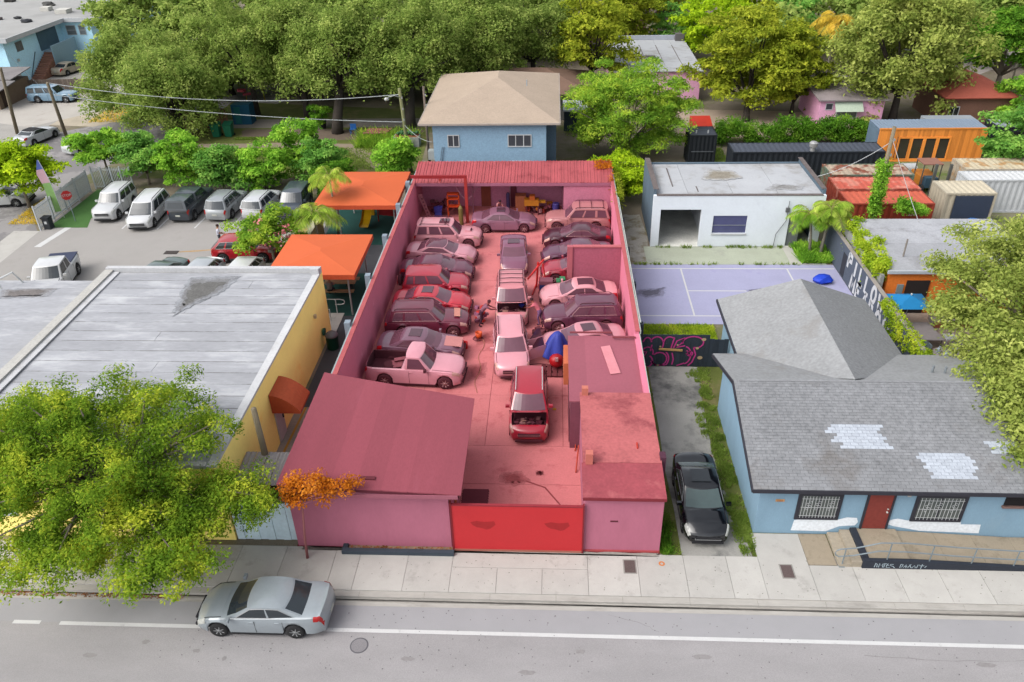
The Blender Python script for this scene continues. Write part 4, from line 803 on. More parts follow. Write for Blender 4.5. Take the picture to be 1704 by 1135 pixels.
for i in range(4):
    a = 29.5+i*1.1; w = MB().box(a, a+.13, 45.46, 45.6, .12, 2.15).box(a+.97, a+1.1, 45.46, 45.6, .12, 2.15).box(a+.13, a+.97, 45.46, 45.6, 2.02, 2.15).box(a+.13, a+.97, 45.46, 45.6, .12, .25).build('window', M_ced, cs)
    MB().box(a+.13, a+.97, 45.54, 45.56, .25, 2.02).build('pane', glass((70, 66, 58)), w)
bx('sill_board', M_ced, cs, 27.8, 36.8, 45.44, 45.615, .0, .12); bx('top_board', M_ced, cs, 27.78, 36.82, 45.46, 45.62, 2.785, 2.9)
nb = 30
for i in range(nb): a = 27.8+9*i/nb; MB().slab([(a, 45.63, 2.83), (a+.16, 45.63, 2.86), (a+.16, 48.2, 2.88), (a, 48.2, 2.85)], .03).slab([(a+.16, 45.63, 2.86), (a+.3, 45.63, 2.83), (a+.3, 48.2, 2.85), (a+.16, 48.2, 2.88)], .03).build('roof_rib', mat('blue_grey_metal', (150, 168, 190), rough=.5, var=.05), cs)
ext = MB().box(33.0, 37.3, 48.4, 50.2, 0, 2.6); setp(one('rear_container', ext, plain((172, 180, 188), .6), 'grey metal box behind the cedar-clad container', 'container'))
rd = thing('red_skip', 'bright red steel skip behind the short black container', 'skip', (14, 52.6, 0))
MB().prism([(12.9, 50.9), (14.8, 50.9), (15.1, 54.5), (13.2, 54.5)], 0, 1.45).build('body', plain((226, 62, 44), .6), rd); bx('rim', plain((238, 90, 66), .6), rd, 12.85, 14.85, 50.82, 50.895, 1.3, 1.5)
for i in range(6): bx('rib', plain((226, 62, 44), .6), rd, 12.95+i*.34, 13.05+i*.34, 50.8, 50.895, .1, 1.3)

# ---- two-storey blue house behind the lot
th = thing('two_storey_house', 'two-storey blue house with a beige hipped shingle roof behind the red lot', 'house', (-5, 46.5, 0))
M_b2 = mat('blue_house_paint2', (126, 156, 178), k=.9, rough=.85, var=.03, scale=.6)
bx('wall', M_b2, th, -9.5, -.5, 39.3, 54, 0, 5.4); bx('side_wing', mat('blue_shaded', (98, 122, 140), var=.05), th, -.495, .3, 40.6, 53, 0, 5.4)  # side wing blue darkened: overhang shade painted into its colour
M_rb = mat('beige_shingle', (202, 182, 162), rough=.9, var=.08, scale=.6, fine=.12, fscale=8, bump=.3, bscale=8)
Rf = MB(); a, b_, c, d = (-10.5, 38.9, 5.55), (.55, 38.9, 5.55), (.55, 54.6, 5.55), (-10.5, 54.6, 5.55); r0, r1 = (-4.8, 48.3, 6.78), (-4.8, 50.6, 6.78)
for nm, q in (('roof_front', [a, b_, r0]), ('roof_right', [b_, c, r1, r0]), ('roof_back', [c, d, r1]), ('roof_left', [d, a, r0, r1])): MB().slab(q, .12).build(nm, M_rb, th)
gt_ = MB().box(-10.55, .6, 38.82, 38.89, 5.42, 5.56).box(-10.57, -10.51, 38.9, 54.6, 5.42, 5.56).box(.56, .62, 38.9, 54.6, 5.42, 5.56); gt_.build('gutter', plain((196, 186, 176), .7), th)
for (x0, x1, z0, z1, n) in ((-8.35, -7.4, 3.55, 4.55, 2), (-3.55, -1.65, 3.55, 4.55, 3), (-7.5, -6.55, 1.5, 2.4, 2), (-3.55, -1.65, 1.5, 2.4, 3)): window(th, x0, x1, 39.3, z0, z1, F_white, glass((86, 92, 98)), n, 1, .07, .06)
for x in (-9.0, -8.85): MB().tube([(x, 39.24, .4), (x, 39.24, 2.6), (x+.2, 39.24, 3.6)], .02).build('cable', plain((92, 100, 112)), th)
MB().tube([(-2.2, 46, 6.6), (-2.2, 46, 7.1)], .05).build('vent_pipe', plain((176, 190, 200), .5), th)
bx('ac_box', plain((190, 196, 194), .6), th, -10.05, -9.5, 39.6, 40.3, 2.4, 3.1)
# ---- brown roof house
br = thing('brown_roof_house', 'low house with a brown hipped roof behind the beige roof', 'house', (-2, 62, 0))
bx('wall', plain((150, 150, 146), .9), br, -8, 3, 58.3, 66, 0, 2.8)
q = [(-9, 57.4, 2.8), (4, 57.4, 2.8), (4, 67, 2.8), (-9, 67, 2.8)]; r0, r1 = (-4.3, 62.2, 4.3), (-.8, 62.2, 4.3)
for nm, f_ in (('roof_front', [q[0], q[1], r1, r0]), ('roof_right', [q[1], q[2], r1]), ('roof_back', [q[2], q[3], r0, r1]), ('roof_left', [q[3], q[0], r0])): MB().slab(f_, .12).build(nm, mat('brown_shingle', (146, 116, 100), var=.1, fine=.12), br)
bx('carport', plain((214, 220, 226), .7), br, 1.0, 3.4, 53.5, 57, 2.2, 2.35); bx('carport_wall', plain((88, 104, 120), .8), br, 1.1, 3.3, 54.6, 54.7, 0, 2.19)
# ---- pink houses and brick house
M_pk = mat('pink_wall', (222, 164, 196), k=.78, rough=.85, var=.05)
ph = thing('pink_house', 'pink house with a cracked white flat roof behind the leafy tree', 'house', (11.5, 71, 0))
bx('wall', M_pk, ph, 6.6, 15.6, 64.3, 78.5, 0, 3.3)
for i in range(5):
    a = 6.4+i*1.88; MB().slab([(a, 64, 3.36), (a+1.86, 64, 3.36), (a+1.86, 78.8, 3.5), (a, 78.8, 3.5)], .08).build('roof_sheet', M_wr, ph)
    if i: MB().slab([(a-.05, 65.5+random.random()*3, 3.375), (a+.05, 65.5, 3.375), (a+.03, 76, 3.49), (a-.06, 76, 3.49)], .02).build('seam', MATS['tar_line'], ph)
bx('rear_parapet', plain((204, 210, 222), .8), ph, 6.4, 15.8, 78.85, 79.1, 3.2, 4.0); bx('vent_box', plain((150, 144, 142), .8), ph, 9.6, 11.4, 70, 70.4, 3.42, 3.6); bx('chimney', plain((120, 116, 118)), ph, 14.6, 15.6, 78.0, 78.8, 3.5, 4.3)
p2 = thing('pink_bungalow', 'pink bungalow with a pale green window awning behind the hedge', 'house', (28, 58, 0))
bx('wall', M_pk, p2, 25.6, 31.6, 55.2, 62, 0, 2.7); MB().slab([(25.3, 54.8, 2.75), (32, 54.8, 2.75), (32, 62.5, 3.2), (25.3, 62.5, 3.2)], .12).build('roof', mat('mauve_grey_roof', (176, 164, 166), var=.15, stain=(110, 104, 106), sscale=.4, st=(.55, .7)), p2)
w = window(p2, 27.2, 29.2, 55.2, .9, 1.75, F_white, glass((120, 124, 124)), 2); MB().slab([(26.9, 54.35, 1.75), (29.5, 54.35, 1.75), (29.5, 55.19, 2.5), (26.9, 55.19, 2.5)], .04).build('awning', mat('pale_green_awning', (204, 220, 200), var=.05), w)
window(p2, 26.1, 26.8, 55.2, 1.7, 2.35, F_white, glass((90, 90, 100)), 1)
rh = thing('brick_house', 'brown house with a red hipped roof at the far right', 'house', (41.5, 58, 0))
bx('wall', mat('brick_brown', (142, 104, 88), var=.15), rh, 37.2, 43.2, 55, 62, 0, 2.9)
q = [(36.8, 54.4, 2.95), (43.8, 54.4, 2.95), (43.8, 62.6, 2.95), (36.8, 62.6, 2.95)]; r0, r1 = (40.3, 57.6, 4.4), (40.3, 59.6, 4.4)
for nm, f_ in (('roof_front', [q[0], q[1], r0]), ('roof_right', [q[1], q[2], r1, r0]), ('roof_back', [q[2], q[3], r1]), ('roof_left', [q[3], q[0], r0, r1])): MB().slab(f_, .12).build(nm, mat('terracotta_roof', (212, 112, 92), var=.12, fine=.1), rh)
window(rh, 37.6, 38.6, 55, .9, 2.0, F_white, G_dark, 2)
# ---- light-blue apartment block
ap = thing('apartment_block', 'light blue two-storey apartment block with a flat roof at the top left', 'building', (-72, 82, 0))
M_lb = mat('light_blue_wall', (170, 210, 232), k=1.15, rough=.85, var=.04, scale=.5)
bx('wall_south', M_lb, ap, -95, -65.3, 73.4, 86.2, 0, 5.3); bx('wall_north', M_lb, ap, -95, -61.2, 86.21, 120, 0, 5.3)
M_flat = mat('grey_flat_roof', (190, 190, 188), rough=.9, var=.1, scale=.25, fine=.06, stain=(160, 160, 160), sscale=.12, st=(.5, .7))
MB().prism([(-96, 72.8), (-64.4, 72.8), (-64.4, 85.7), (-60.3, 85.7), (-60.3, 121), (-96, 121)], 5.36, 5.62).build('roof', M_flat, ap)
fz = MB().box(-96, -64.3, 72.68, 72.79, 5.2, 5.7).box(-64.39, -64.28, 72.8, 85.6, 5.2, 5.7).box(-64.27, -60.2, 85.58, 85.69, 5.2, 5.7).box(-60.29, -60.18, 85.7, 121, 5.2, 5.7); fz.build('fascia', plain((226, 230, 234), .7), ap)
for y0, y1, z0, z1 in ((75.6, 77.0, 3.6, 4.7),): windowX(ap, y0, y1, -65.3, z0, z1, plain((120, 132, 140)), glass((120, 126, 128)), 2)
for x0, x1 in ((-64.6, -63.3), (-62.9, -62.0)): window(ap, x0, x1, 86.2, 3.5, 4.7, F_white, glass((150, 160, 164)), 1, 2)
bx('stair_recess', plain((108, 140, 158), .9), ap, -65.29, -65.2, 80.4, 84.8, 2.7, 4.9); bx('landing', plain((190, 214, 228), .8), ap, -65.19, -63.6, 80.8, 85.6, 2.4, 2.6)
bal = MB().slab([(-63.62, 79.9, 2.4), (-63.5, 79.9, 2.4), (-63.5, 85.6, 3.6), (-63.62, 85.6, 3.6)], .05); bx('stair_wall', mat('pale_blue_stair', (180, 216, 234), var=.03), ap, -63.6, -63.45, 79.8, 85.6, 0, 3.4)
M_brk = mat('stair_brick', (182, 132, 112), var=.12, fine=.15, fscale=20, rnd=.08)
for i in range(13): bx('step', M_brk, ap, -65.15, -63.62, 76.2+i*.36, 76.2+(i+1)*.36-.01, 0, .19*(i+1))
MB().tube([(-65.24, 76.6, .2), (-65.24, 79, 2.9)], .05).build('rail', plain((88, 104, 120)), ap)
bx('lamp', plain((226, 226, 222), .5), ap, -65.28, -65.1, 75.0, 75.3, 2.6, 2.9); bx('door', F_white, ap, -65.29, -65.22, 73.8, 74.8, .02, 2.1)
for (x, y, w_, h_) in ((-70.5, 76.5, 1.1, .3), (-74.5, 77, 1.6, .35), (-66.5, 90, 1.6, .5), (-70, 92, 1.2, .5)): bx('roof_hatch', plain((232, 230, 222), .7), ap, x-w_/2, x+w_/2, y-w_/2, y+w_/2, 5.63, 5.63+h_)
for (x, y, r, c) in ((-68, 83.5, .7, (70, 72, 78)), (-73, 85.5, .6, (92, 84, 84)), (-70.6, 86, .5, (60, 62, 66)), (-78.5, 86, 1.2, (206, 214, 222)), (-64, 94, .8, (98, 92, 86)), (-62.5, 98, .9, (214, 180, 130)), (-72, 96, .9, (86, 86, 84)), (-66, 103, .9, (76, 78, 80)), (-80, 100, .9, (84, 82, 80))):
    MB().ico((x, y, 5.75), r, 2, (1, .8, .45), .25).build('roof_debris', plain(c, .8), ap)
# small sheds by the drive
ls = thing('brown_shed', 'low brown shed with a grey roof at the left edge below the apartment block', 'shed', (-63.5, 66, 0))
bx('wall', plain((150, 128, 108), .9), ls, -67, -61.3, 63.5, 70, 0, 2.1); MB().slab([(-67.2, 62.6, 2.15), (-60.4, 62.6, 2.15), (-60.4, 66.2, 2.5), (-67.2, 66.2, 2.5)], .1).build('lower_roof', mat('shed_grey_roof', (150, 146, 146), var=.2), ls); MB().slab([(-67.2, 66.3, 2.6), (-61.0, 66.3, 2.6), (-61.0, 70.6, 3.0), (-67.2, 70.6, 3.0)], .1).build('upper_roof', MATS['shed_grey_roof'], ls)
bx('doorway', plain((84, 66, 56), .9), ls, -61.29, -61.24, 64.2, 65.3, .02, 1.9)
# ---- far filler houses
for i, (x, y, w_, d_, rgb, rc, lb) in enumerate(((-6, 92, 10, 9, (196, 190, 180), (168, 150, 138), 'distant beige house with a tan roof behind the olive trees'), (20, 96, 10, 8, (200, 184, 176), (150, 134, 128), 'distant pale house behind the lime tree'), (7, 88, 9, 7, (204, 176, 170), (190, 130, 118), 'distant house with a terracotta roof behind the white flat roof'), (44, 92, 12, 9, (206, 208, 210), (196, 198, 202), 'distant white house behind the large olive tree'))):
    t = thing('distant_house', lb, 'house', (x, y, 0)); bx('wall', plain(rgb), t, x-w_/2, x+w_/2, y-d_/2, y+d_/2, 0, 2.8)
    MB().slab([(x-w_/2-.4, y-d_/2-.4, 2.8), (x+w_/2+.4, y-d_/2-.4, 2.8), (x+w_/2+.4, y, 4.2), (x-w_/2-.4, y, 4.2)], .1).build('roof_front', plain(rc), t); MB().slab([(x+w_/2+.4, y+d_/2+.4, 2.8), (x-w_/2-.4, y+d_/2+.4, 2.8), (x-w_/2-.4, y+.01, 4.2), (x+w_/2+.4, y+.01, 4.2)], .1).build('roof_back', plain(rc), t)
    window(t, x-2, x-1, y-d_/2, 1, 2, F_white, G_dark, 2)
lg = thing('grey_plank_wall', 'distant grey plank wall with a white disc at the top centre', 'wall', (15.5, 113, 0))
for i in range(22): bx('plank', mat('grey_plank', (150, 136, 128), var=.1, rnd=.1), lg, 9.5+i*.55, 10.02+i*.55, 113, 113.1, 0, 4.2)
MB().lathe([(.5, 0), (.5, .04)], 16, (13.2, 112.93, 2.6), 'Y').build('disc', plain((226, 206, 204)), lg)
# ================================================================== CARS
CT = {
 'sedan': dict(L=4.85, W=1.84, H=1.47, wb=2.8, fo=.95, R=.335, belt=.98, a0=1.22, a1=.3, c1=-.92, c0=-2.0, nose=.72, hood=.98, deck=1.06, tail=1.02, segs=((.10, .46), (.485, .80)), wr=.66, arch=.11),
 'suv': dict(L=4.75, W=1.9, H=1.74, wb=2.75, fo=.93, R=.37, belt=1.06, a0=1.0, a1=.36, c1=-1.9, c0=-2.2, nose=.88, hood=1.05, deck=1.05, tail=1.02, segs=((.06, .36), (.395, .68), (.725, .93)), wr=.72, arch=.05),
 'boxsuv': dict(L=4.85, W=1.9, H=1.8, wb=2.8, fo=.9, R=.39, belt=1.1, a0=.92, a1=.36, c1=-2.05, c0=-2.28, nose=.95, hood=1.1, deck=1.08, tail=1.05, segs=((.06, .35), (.39, .66), (.72, .95)), wr=.78, arch=.03),
 'van': dict(L=5.1, W=1.96, H=1.76, wb=3.05, fo=.98, R=.35, belt=1.02, a0=1.62, a1=.72, c1=-2.1, c0=-2.42, nose=.82, hood=1.0, deck=1.0, tail=.98, segs=((.12, .36), (.39, .66), (.70, .94)), wr=.74, arch=.05),
 'pickup': dict(L=5.3, W=1.98, H=1.83, wb=3.2, fo=.93, R=.38, belt=1.12, a0=1.02, a1=.46, c1=-.28, c0=-.42, nose=.95, hood=1.12, deck=1.12, tail=1.12, segs=((.12, .9),), wr=.78, arch=.03, bed=(-2.5, -.55)),
 'extcab': dict(L=5.6, W=2.0, H=1.86, wb=3.5, fo=.95, R=.39, belt=1.15, a0=1.15, a1=.55, c1=-.85, c0=-1.0, nose=.98, hood=1.15, deck=1.15, tail=1.15, segs=((.10, .55), (.6, .92)), wr=.78, arch=.03, bed=(-2.65, -1.15)),
 'hatch': dict(L=4.5, W=1.76, H=1.5, wb=2.7, fo=.9, R=.32, belt=.98, a0=1.15, a1=.3, c1=-1.3, c0=-2.05, nose=.74, hood=.98, deck=1.05, tail=1.0, segs=((.1, .42), (.455, .76), (.8, .93)), wr=.62, arch=.06),
}
OUT = dict(glass=(58, 66, 72), tyre=(48, 48, 50), rim=(176, 178, 180), dark=(44, 44, 48), tail=(206, 34, 34), head=(214, 216, 210), trim=(70, 72, 76))
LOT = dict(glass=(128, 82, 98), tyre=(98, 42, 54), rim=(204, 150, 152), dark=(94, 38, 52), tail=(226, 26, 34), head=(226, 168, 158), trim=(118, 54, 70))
_wheel = {}
def wheel_mesh(pal):
    key = pal['tyre']
    if key not in _wheel:
        ty = MB().lathe([(.62, -.32), (.93, -.33), (1, -.22), (1, .22), (.93, .33), (.62, .32)], 20, (0, 0, 0), 'Y').mesh('wheel', mat('tyre_%d' % key[0], key, rough=.9, var=.1), True)
        rm = MB().lathe([(.2, .22), (.63, .22), (.66, .30), (.60, .30), (.56, .25), (.2, .25)], 20, (0, 0, 0), 'Y')
        for k in range(7):
            a = 2*math.pi*k/7; c, s = math.cos(a), math.sin(a); P = [(.08, -.07), (.6, -.05), (.6, .05), (.08, .07)]
            vs = [(x*c-y*s, .27, x*s+y*c) for x, y in P]+[(x*c-y*s, .33, x*s+y*c) for x, y in P]; rm.add(vs, [(0, 1, 2, 3), (7, 6, 5, 4)]+[(i, (i+1) % 4, 4+(i+1) % 4, 4+i) for i in range(4)])
        rm.lathe([(.14, .2), (.14, .34), (.05, .35)], 10, (0, 0, 0), 'Y'); 
        bk = MB().lathe([(.6, .2), (.6, .24)], 16, (0, 0, 0), 'Y')
        _wheel[key] = (ty, rm.mesh('rim', mat('rim_%d' % pal['rim'][0], pal['rim'], rough=.35, metal=.3, var=.05), True), bk.mesh('brake_disc', plain(pal['dark'], .8)))
    return _wheel[key]
def car(kind, name, label, cat, x, y, hdg, rgb, pal=OUT, z=0., sun=0, rack=0, rails=0, hood_open=False, doors=(), group=None, roof=None, spare=False, grille=True, plate=True, trimlow=False, nobumper=False, metal=.0, scoop=False, hoodpanel=None, bedcover=None, cap=False, trim=0, hood_ang=40, reflrgb=None, **ov):
    p = dict(CT[kind]); p.update(ov); L, W, H, R = p['L'], p['W'], p['H'], p['R']; h = L/2
    t = thing(name, label, cat, (x, y, z), R_(hdg), group); PM = paint(rgb, rough=.12 if max(rgb) < 40 else .28, metal=metal, k=.56 if pal is LOT else None); GM = glass(reflrgb or pal['glass']); DK = plain(pal['dark'], .8)
    fx = h-p['fo']; rx = fx-p['wb']; a0, c0 = p['a0'], p['c0']
    tp = [(-h, .52), (-h+.03, p['tail']-.16), (-h+.12, p['tail']-.02), (c0-.02 if c0-.05 > -h+.14 else -h+.15, p['deck']), (a0, p['hood']), (a0+(h-a0)*.55, p['hood']-(p['hood']-p['nose'])*.28), (h-.3, p['nose']+.05), (h-.12, p['nose']-.02), (h-.03, p['nose']-.14), (h, .44)]
    if 'bed' in p: tp = [q for q in tp if not (-h+.13 < q[0] < a0-.01)]; tp.append((p['bed'][1], p['deck'])); tp.append((-h+.13, p['tail']))
    tp.sort(); TX, TZ = zip(*tp)
    Ra = R+.065; sill = .22
    st = set(np.round(np.linspace(-h, h, 37), 3)) | set(round(q, 3) for q in TX)
    for c in (fx, rx):
        for a in range(0, 181, 18): st.add(round(c+Ra*math.cos(R_(a)), 3))
    st = sorted(q for q in st if -h <= q <= h)
    st = [q for i, q in enumerate(st) if i == 0 or q-st[i-1] > .012]
    def sec(xx):
        zt = float(np.interp(xx, TX, TZ)) if abs(xx) > h-.2 or 'bed' in p else float(np.mean(np.interp([xx-.16, xx-.08, xx, xx+.08, xx+.16], TX, TZ))); s = min(1, max(0, (abs(xx)-(h-1.0))/1.0)); w = W/2*(1-.09*s*s-.09*s**6)
        zb = sill+.06*max(0, (abs(xx)-(h-.5))/.5)
        for c in (fx, rx):
            if abs(xx-c) < Ra: zb = max(zb, R+math.sqrt(Ra*Ra-(xx-c)**2)-.02)
        zb = min(zb, zt-.12); mid = max(zb+.02, zb+.45*(zt-zb)); m2 = max(mid+.02, zt-.17)
        cr = .025 if xx > a0 or xx < c0 else 0
        return [(w-.07, zb), (w-.02, min(zb+.05, mid-.01)), (w, mid), (w-.012, min(m2, zt-.07)), (w-.045, zt-.045), (w-.12, zt-.005), (w*.5, zt+cr), (0, zt+cr*1.3)]
    def bow(xx, yy):   # rounded nose and tail in plan
        s = min(1, max(0, (abs(xx)-(h-.55))/.55)); return xx-math.copysign(1, xx)*(.22 if xx > 0 else .14)*s*(yy/(W/2))**2
    secs = [sec(q) for q in st]; n8 = 8; ring = []
    b = MB(); idx = []
    for q, s in zip(st, secs):
        row = [(bow(q, yy), yy, zz) for yy, zz in s]+[(bow(q, yy), -yy, zz) for yy, zz in s[-2::-1]]; idx.append(len(b.v)); b.v += row
    hole = None
    if hood_open: hole = (a0+.12, h-.42, 5)
    if 'bed' in p and not cap: hole = (p['bed'][0], p['bed'][1], 5)
    for i in range(len(st)-1):
        mx = (st[i]+st[i+1])/2
        for k in range(14):
            if hole and hole[0] < mx < hole[1] and hole[2] <= k <= 13-hole[2]: continue
            b.f.append((idx[i]+k, idx[i]+k+1, idx[i+1]+k+1, idx[i+1]+k))
    b.f.append(tuple(idx[0]+k for k in range(14, -1, -1))); b.f.append(tuple(idx[-1]+k for k in range(15)))
    # cabin
    belt, a1, c1 = p['belt']-.03, p['a1'], p['c1']; wb0 = W/2-.07; wr = W/2*p['wr']+.11 if p['wr'] < .7 else W/2*p['wr']+.02
    cols = []   # (u kind, parameter)
    NF = 5
    for i in range(NF): cols.append(('f', i/(NF-1)*.9, 'windshield' if i < NF-1 else 'pillar'))
    cuts = [(0, 'pillar')]
    for j, (s0, s1) in enumerate(p['segs']): cuts += [(s0, 'side%d' % j), (s1, 'pillar')]
    for s, tag in cuts: cols.append(('s', s, tag))
    cols.append(('s', 1.0, 'pillar'))
    for i in range(NF): cols.append(('r', .9*(1-i/(NF-1)), 'rear' if i < NF-1 else None))
    lv = [0, .05, .11, .5, .87, .95, 1.0]; hl = (a1-c1)/2+.25; xm = (a1+c1)/2
    def pt(cn, tt):
        k, u, _ = cn; f0 = a0+(a1-a0)*tt; r0 = c0+(c1-c0)*tt; w = wb0+(wr-wb0)*(tt**1.25)
        if k == 'f': xx = f0+.10*(1-(u/.9)**2)-.02; yy = u*w
        elif k == 'r': xx = r0-.08*(1-(u/.9)**2); yy = u*w
        else: xx = (f0-.06)+((r0+.05)-(f0-.06))*u; yy = w*(1.0 if 0 < u < 1 else .985)
        ze = H-.05-p['arch']*((xx-xm)/hl)**2; return (xx, yy, belt+(ze-belt)*tt)
    groups = {}
    def addf(g, q):
        groups.setdefault(g, MB()).add(q, [(0, 1, 2, 3)])
    for sgn in (1, -1):
        for i in range(len(cols)-1):
            tag = cols[i][2]
            for j in range(len(lv)-1):
                A = [pt(cols[i], lv[j]), pt(cols[i+1], lv[j]), pt(cols[i+1], lv[j+1]), pt(cols[i], lv[j+1])]
                A = [(q[0], q[1]*sgn, q[2]) for q in A]
                if sgn < 0: A = A[::-1]
                if tag and tag != 'pillar' and (1 <= j <= 4 if tag in ('windshield', 'rear') else 2 <= j <= 3):
                    g = tag if tag in ('windshield', 'rear') else tag+('l' if sgn > 0 else 'r')
                elif tag == 'windshield' and j == 0: g = 'cowl'
                else: g = 'cabin'
                addf(g, A)
    # roof cap
    rp_ = MB(); full = [pt(c, 1.0) for c in cols]; full = full+[(q[0], -q[1], q[2]) for q in full[-2:0:-1]]; n = len(full)
    fr = [1, .94, .75, .45, .15]; vs = []
    for f_ in fr:
        for q in full: vs.append((xm+(q[0]-xm)*(f_ if f_ > .9 else f_), q[1]*f_, H-.05-p['arch']*((q[0]-xm)*f_/hl)**2+.05*(1-f_**2.5)))
    rp_.v = vs
    for i in range(len(fr)-1):
        for k in range(n): rp_.f.append((i*n+k, i*n+(k+1) % n, (i+1)*n+(k+1) % n, (i+1)*n+k))
    rp_.f.append(tuple(range((len(fr)-1)*n, len(fr)*n)))
    cabm = groups.pop('cabin'); cw = groups.pop('cowl', None)
    if cw: cw.build('cowl', DK, t, True, False)
    body = MB(); body.v = list(b.v); body.f = list(b.f); body.add(cabm.v, cabm.f)
    bo = body.build('body', PM, t, False, False); bm = bmesh.new(); bm.from_mesh(bo.data); bmesh.ops.remove_doubles(bm, verts=bm.verts, dist=.002); bmesh.ops.recalc_face_normals(bm, faces=bm.faces)
    for f_ in bm.faces: f_.smooth = True
    for e in bm.edges:
        if len(e.link_faces) == 2 and e.calc_face_angle(0) > R_(38): e.smooth = False
    bm.to_mesh(bo.data); bm.free()
    rp_.build('roof', roof or PM, t, True, False)
    nm = {'windshield': 'windshield', 'rear': 'rear_window'}
    for g, mb in groups.items(): mb.build(nm.get(g, 'side_window'), GM, t, True, False)
    for s in (1, -1):   # window surround
        P = [pt(('s', q, ''), .115) for q in (p['segs'][0][0], .5, p['segs'][-1][1])]+[pt(('s', q, ''), .868) for q in np.linspace(p['segs'][-1][1], p['segs'][0][0], 7)]; P.append(P[0])
        MB().tube([(q[0], s*(q[1]+.004), q[2]) for q in P], .016 if trim else .011, 4, False).build('window_trim', plain(pal['rim'], .3) if trim else DK, t, False, False)
    # underbody, wheels
    MB().box(-h+.2, h-.2, -W/2+.3, W/2-.3, .17, .42).box(fx-.42, fx+.42, -W/2+.30, W/2-.30, .2, .62).box(rx-.42, rx+.42, -W/2+.30, W/2-.30, .2, .62).build('underbody', DK, t, False, False)
    ty, rm, bk = wheel_mesh(pal)
    for wx in (fx, rx):
        for s in (1, -1):
            o = link('wheel', ty, t, (wx, s*(W/2-.115), R), (0, 0, 0 if s > 0 else math.pi), (R, R*.98, R)); link('rim', rm, o); link('brake_disc', bk, o)
    # lamps: patches lying on the body skin
    def surf(xx, k):
        s = sec(xx); i = min(int(k), 6); u = k-i; return (s[i][0]*(1-u)+s[i+1][0]*u, s[i][1]*(1-u)+s[i+1][1]*u)
    def patch(nm_, x0, x1, k0, k1, sgn, mt, off=.015, nx=5, nk=5, taper=0):
        mb = MB()
        for i in range(nx+1):
            xx = x0+(x1-x0)*i/nx
            for j in range(nk+1):
                kk = k0+(k1-k0)*j/nk; kk = kk+taper*(i/nx)*(1-j/nk); yy, zz = surf(xx, kk)
                mb.v.append((bow(xx, yy)+off*(1 if xx > 0 else -1)*.6, sgn*(yy+off), zz+off*.8))
        for i in range(nx):
            for j in range(nk):
                a = i*(nk+1)+j; q = (a, a+1, a+nk+2, a+nk+1); mb.f.append(q if sgn < 0 else q[::-1])
        return mb.build(nm_, mt, t, True, False)
    HM = mat('headlamp_%d' % pal['head'][0], pal['head'], rough=.15, var=.15, scale=8, spec=.6); TM = mat('taillamp_%d' % pal['tail'][1], pal['tail'], rough=.2, var=.1, spec=.6)
    for s in (1, -1):
        if not (nobumper): patch('headlight', h-.52, h-.035, 3.0, 5.0, s, HM, taper=.3)
        patch('taillight', -h+.02, -h+(.42 if kind in ('sedan', 'hatch') else .2), 2.9, 4.7, s, TM)
        if not hood_open: patch('panel_gap', a0+.04, h-.45, 5.0, 5.09, s, DK, .006, 8, 1)
        if not trimlow: MB().box(rx+Ra+.03, fx-Ra-.03, s*(W/2-.08) if s > 0 else -(W/2-.015), (W/2-.015) if s > 0 else -(W/2-.08), sill-.03, sill+.06).build('sill_trim_shade', DK, t, False, False)  # dark strip painted in as shade along the sill
        mxx = a0-.28; MB().obox((mxx, s*(W/2+.09), p['belt']+.06), .12, .2, .14).build('mirror', plain(pal['dark'], .5) if kind in ('pickup',) else PM, t, False, False)
        hx = [a0-1.05, a0-2.0][:len(p['segs'])] if kind != 'pickup' else [a0-1.1]
        for q in hx: MB().obox((q, s*(W/2+.004), p['belt']-.14), .18, .03, .035).build('door_handle', PM, t, False, False)
        for q in [a0-.15, a0-1.18]+([a0-2.2] if len(p['segs']) > 1 else []):
            if kind == 'pickup' and q < c0-.1: continue
            MB().box(q, q+.012, s*(W/2-.03) if s > 0 else -(W/2+.0015), (W/2+.0015) if s > 0 else -(W/2-.03), sill+.1, p['belt']-.1).build('door_seam', DK, t, False, False)
        if trimlow: MB().box(rx+Ra+.03, fx-Ra-.03, s*(W/2-.05) if s > 0 else -(W/2+.012), (W/2+.012) if s > 0 else -(W/2-.05), sill-.02, sill+.17).build('sill_trim_shade', plain(pal['trim'], .8), t, False, False)
        if rails: MB().tube([(a1-.15, s*(wr-.06), H-.03), (a1-.3, s*(wr-.06), H+.05), (c1+.3, s*(wr-.06), H+.05), (c1+.15, s*(wr-.06), H-.03)], .025).build('roof_rail', DK if rails == 1 else plain((206, 208, 210), .4), t, False, False)
    if nobumper:
        MB().box(h-.32, h-.06, -W/2+.25, W/2-.25, .35, .62).box(h-.1, h-.0, -W/2+.35, W/2-.35, .42, .52).build('bare_crash_bar', DK, t, False, False)
    elif grille:
        gz0, gz1 = (.36, p['nose']-.12); MB().box(h-.06, h+.012, -W*.27, W*.27, gz1-.2, gz1-.02).box(h-.06, h+.010, -W*.34, W*.34, .28, .38).build('grille', DK, t, False, False)
        MB().box(h-.05, h+.016, -W*.28, W*.28, gz1-.12, gz1-.095).build('grille_bar', plain(pal['rim'], .3), t, False, False)
    if plate: MB().box(-h-.012, -h+.03, -.18, .18, .58 if kind in ('sedan', 'hatch') else .6, .7 if kind in ('sedan', 'hatch') else .72).build('licence_plate', plain((214, 216, 206) if pal is OUT else (226, 160, 160), .6), t, False, False)
    zr = lambda xx: H-p['arch']*((xx-xm)/hl)**2
    if sun:
        q = a1-.2-.45*sun; MB().obox((q, 0, zr(q)-.012), .85*sun, W*.42, .05).build('sunroof', glass(tuple(int(v*.8) for v in pal['glass'])), t, False, False)
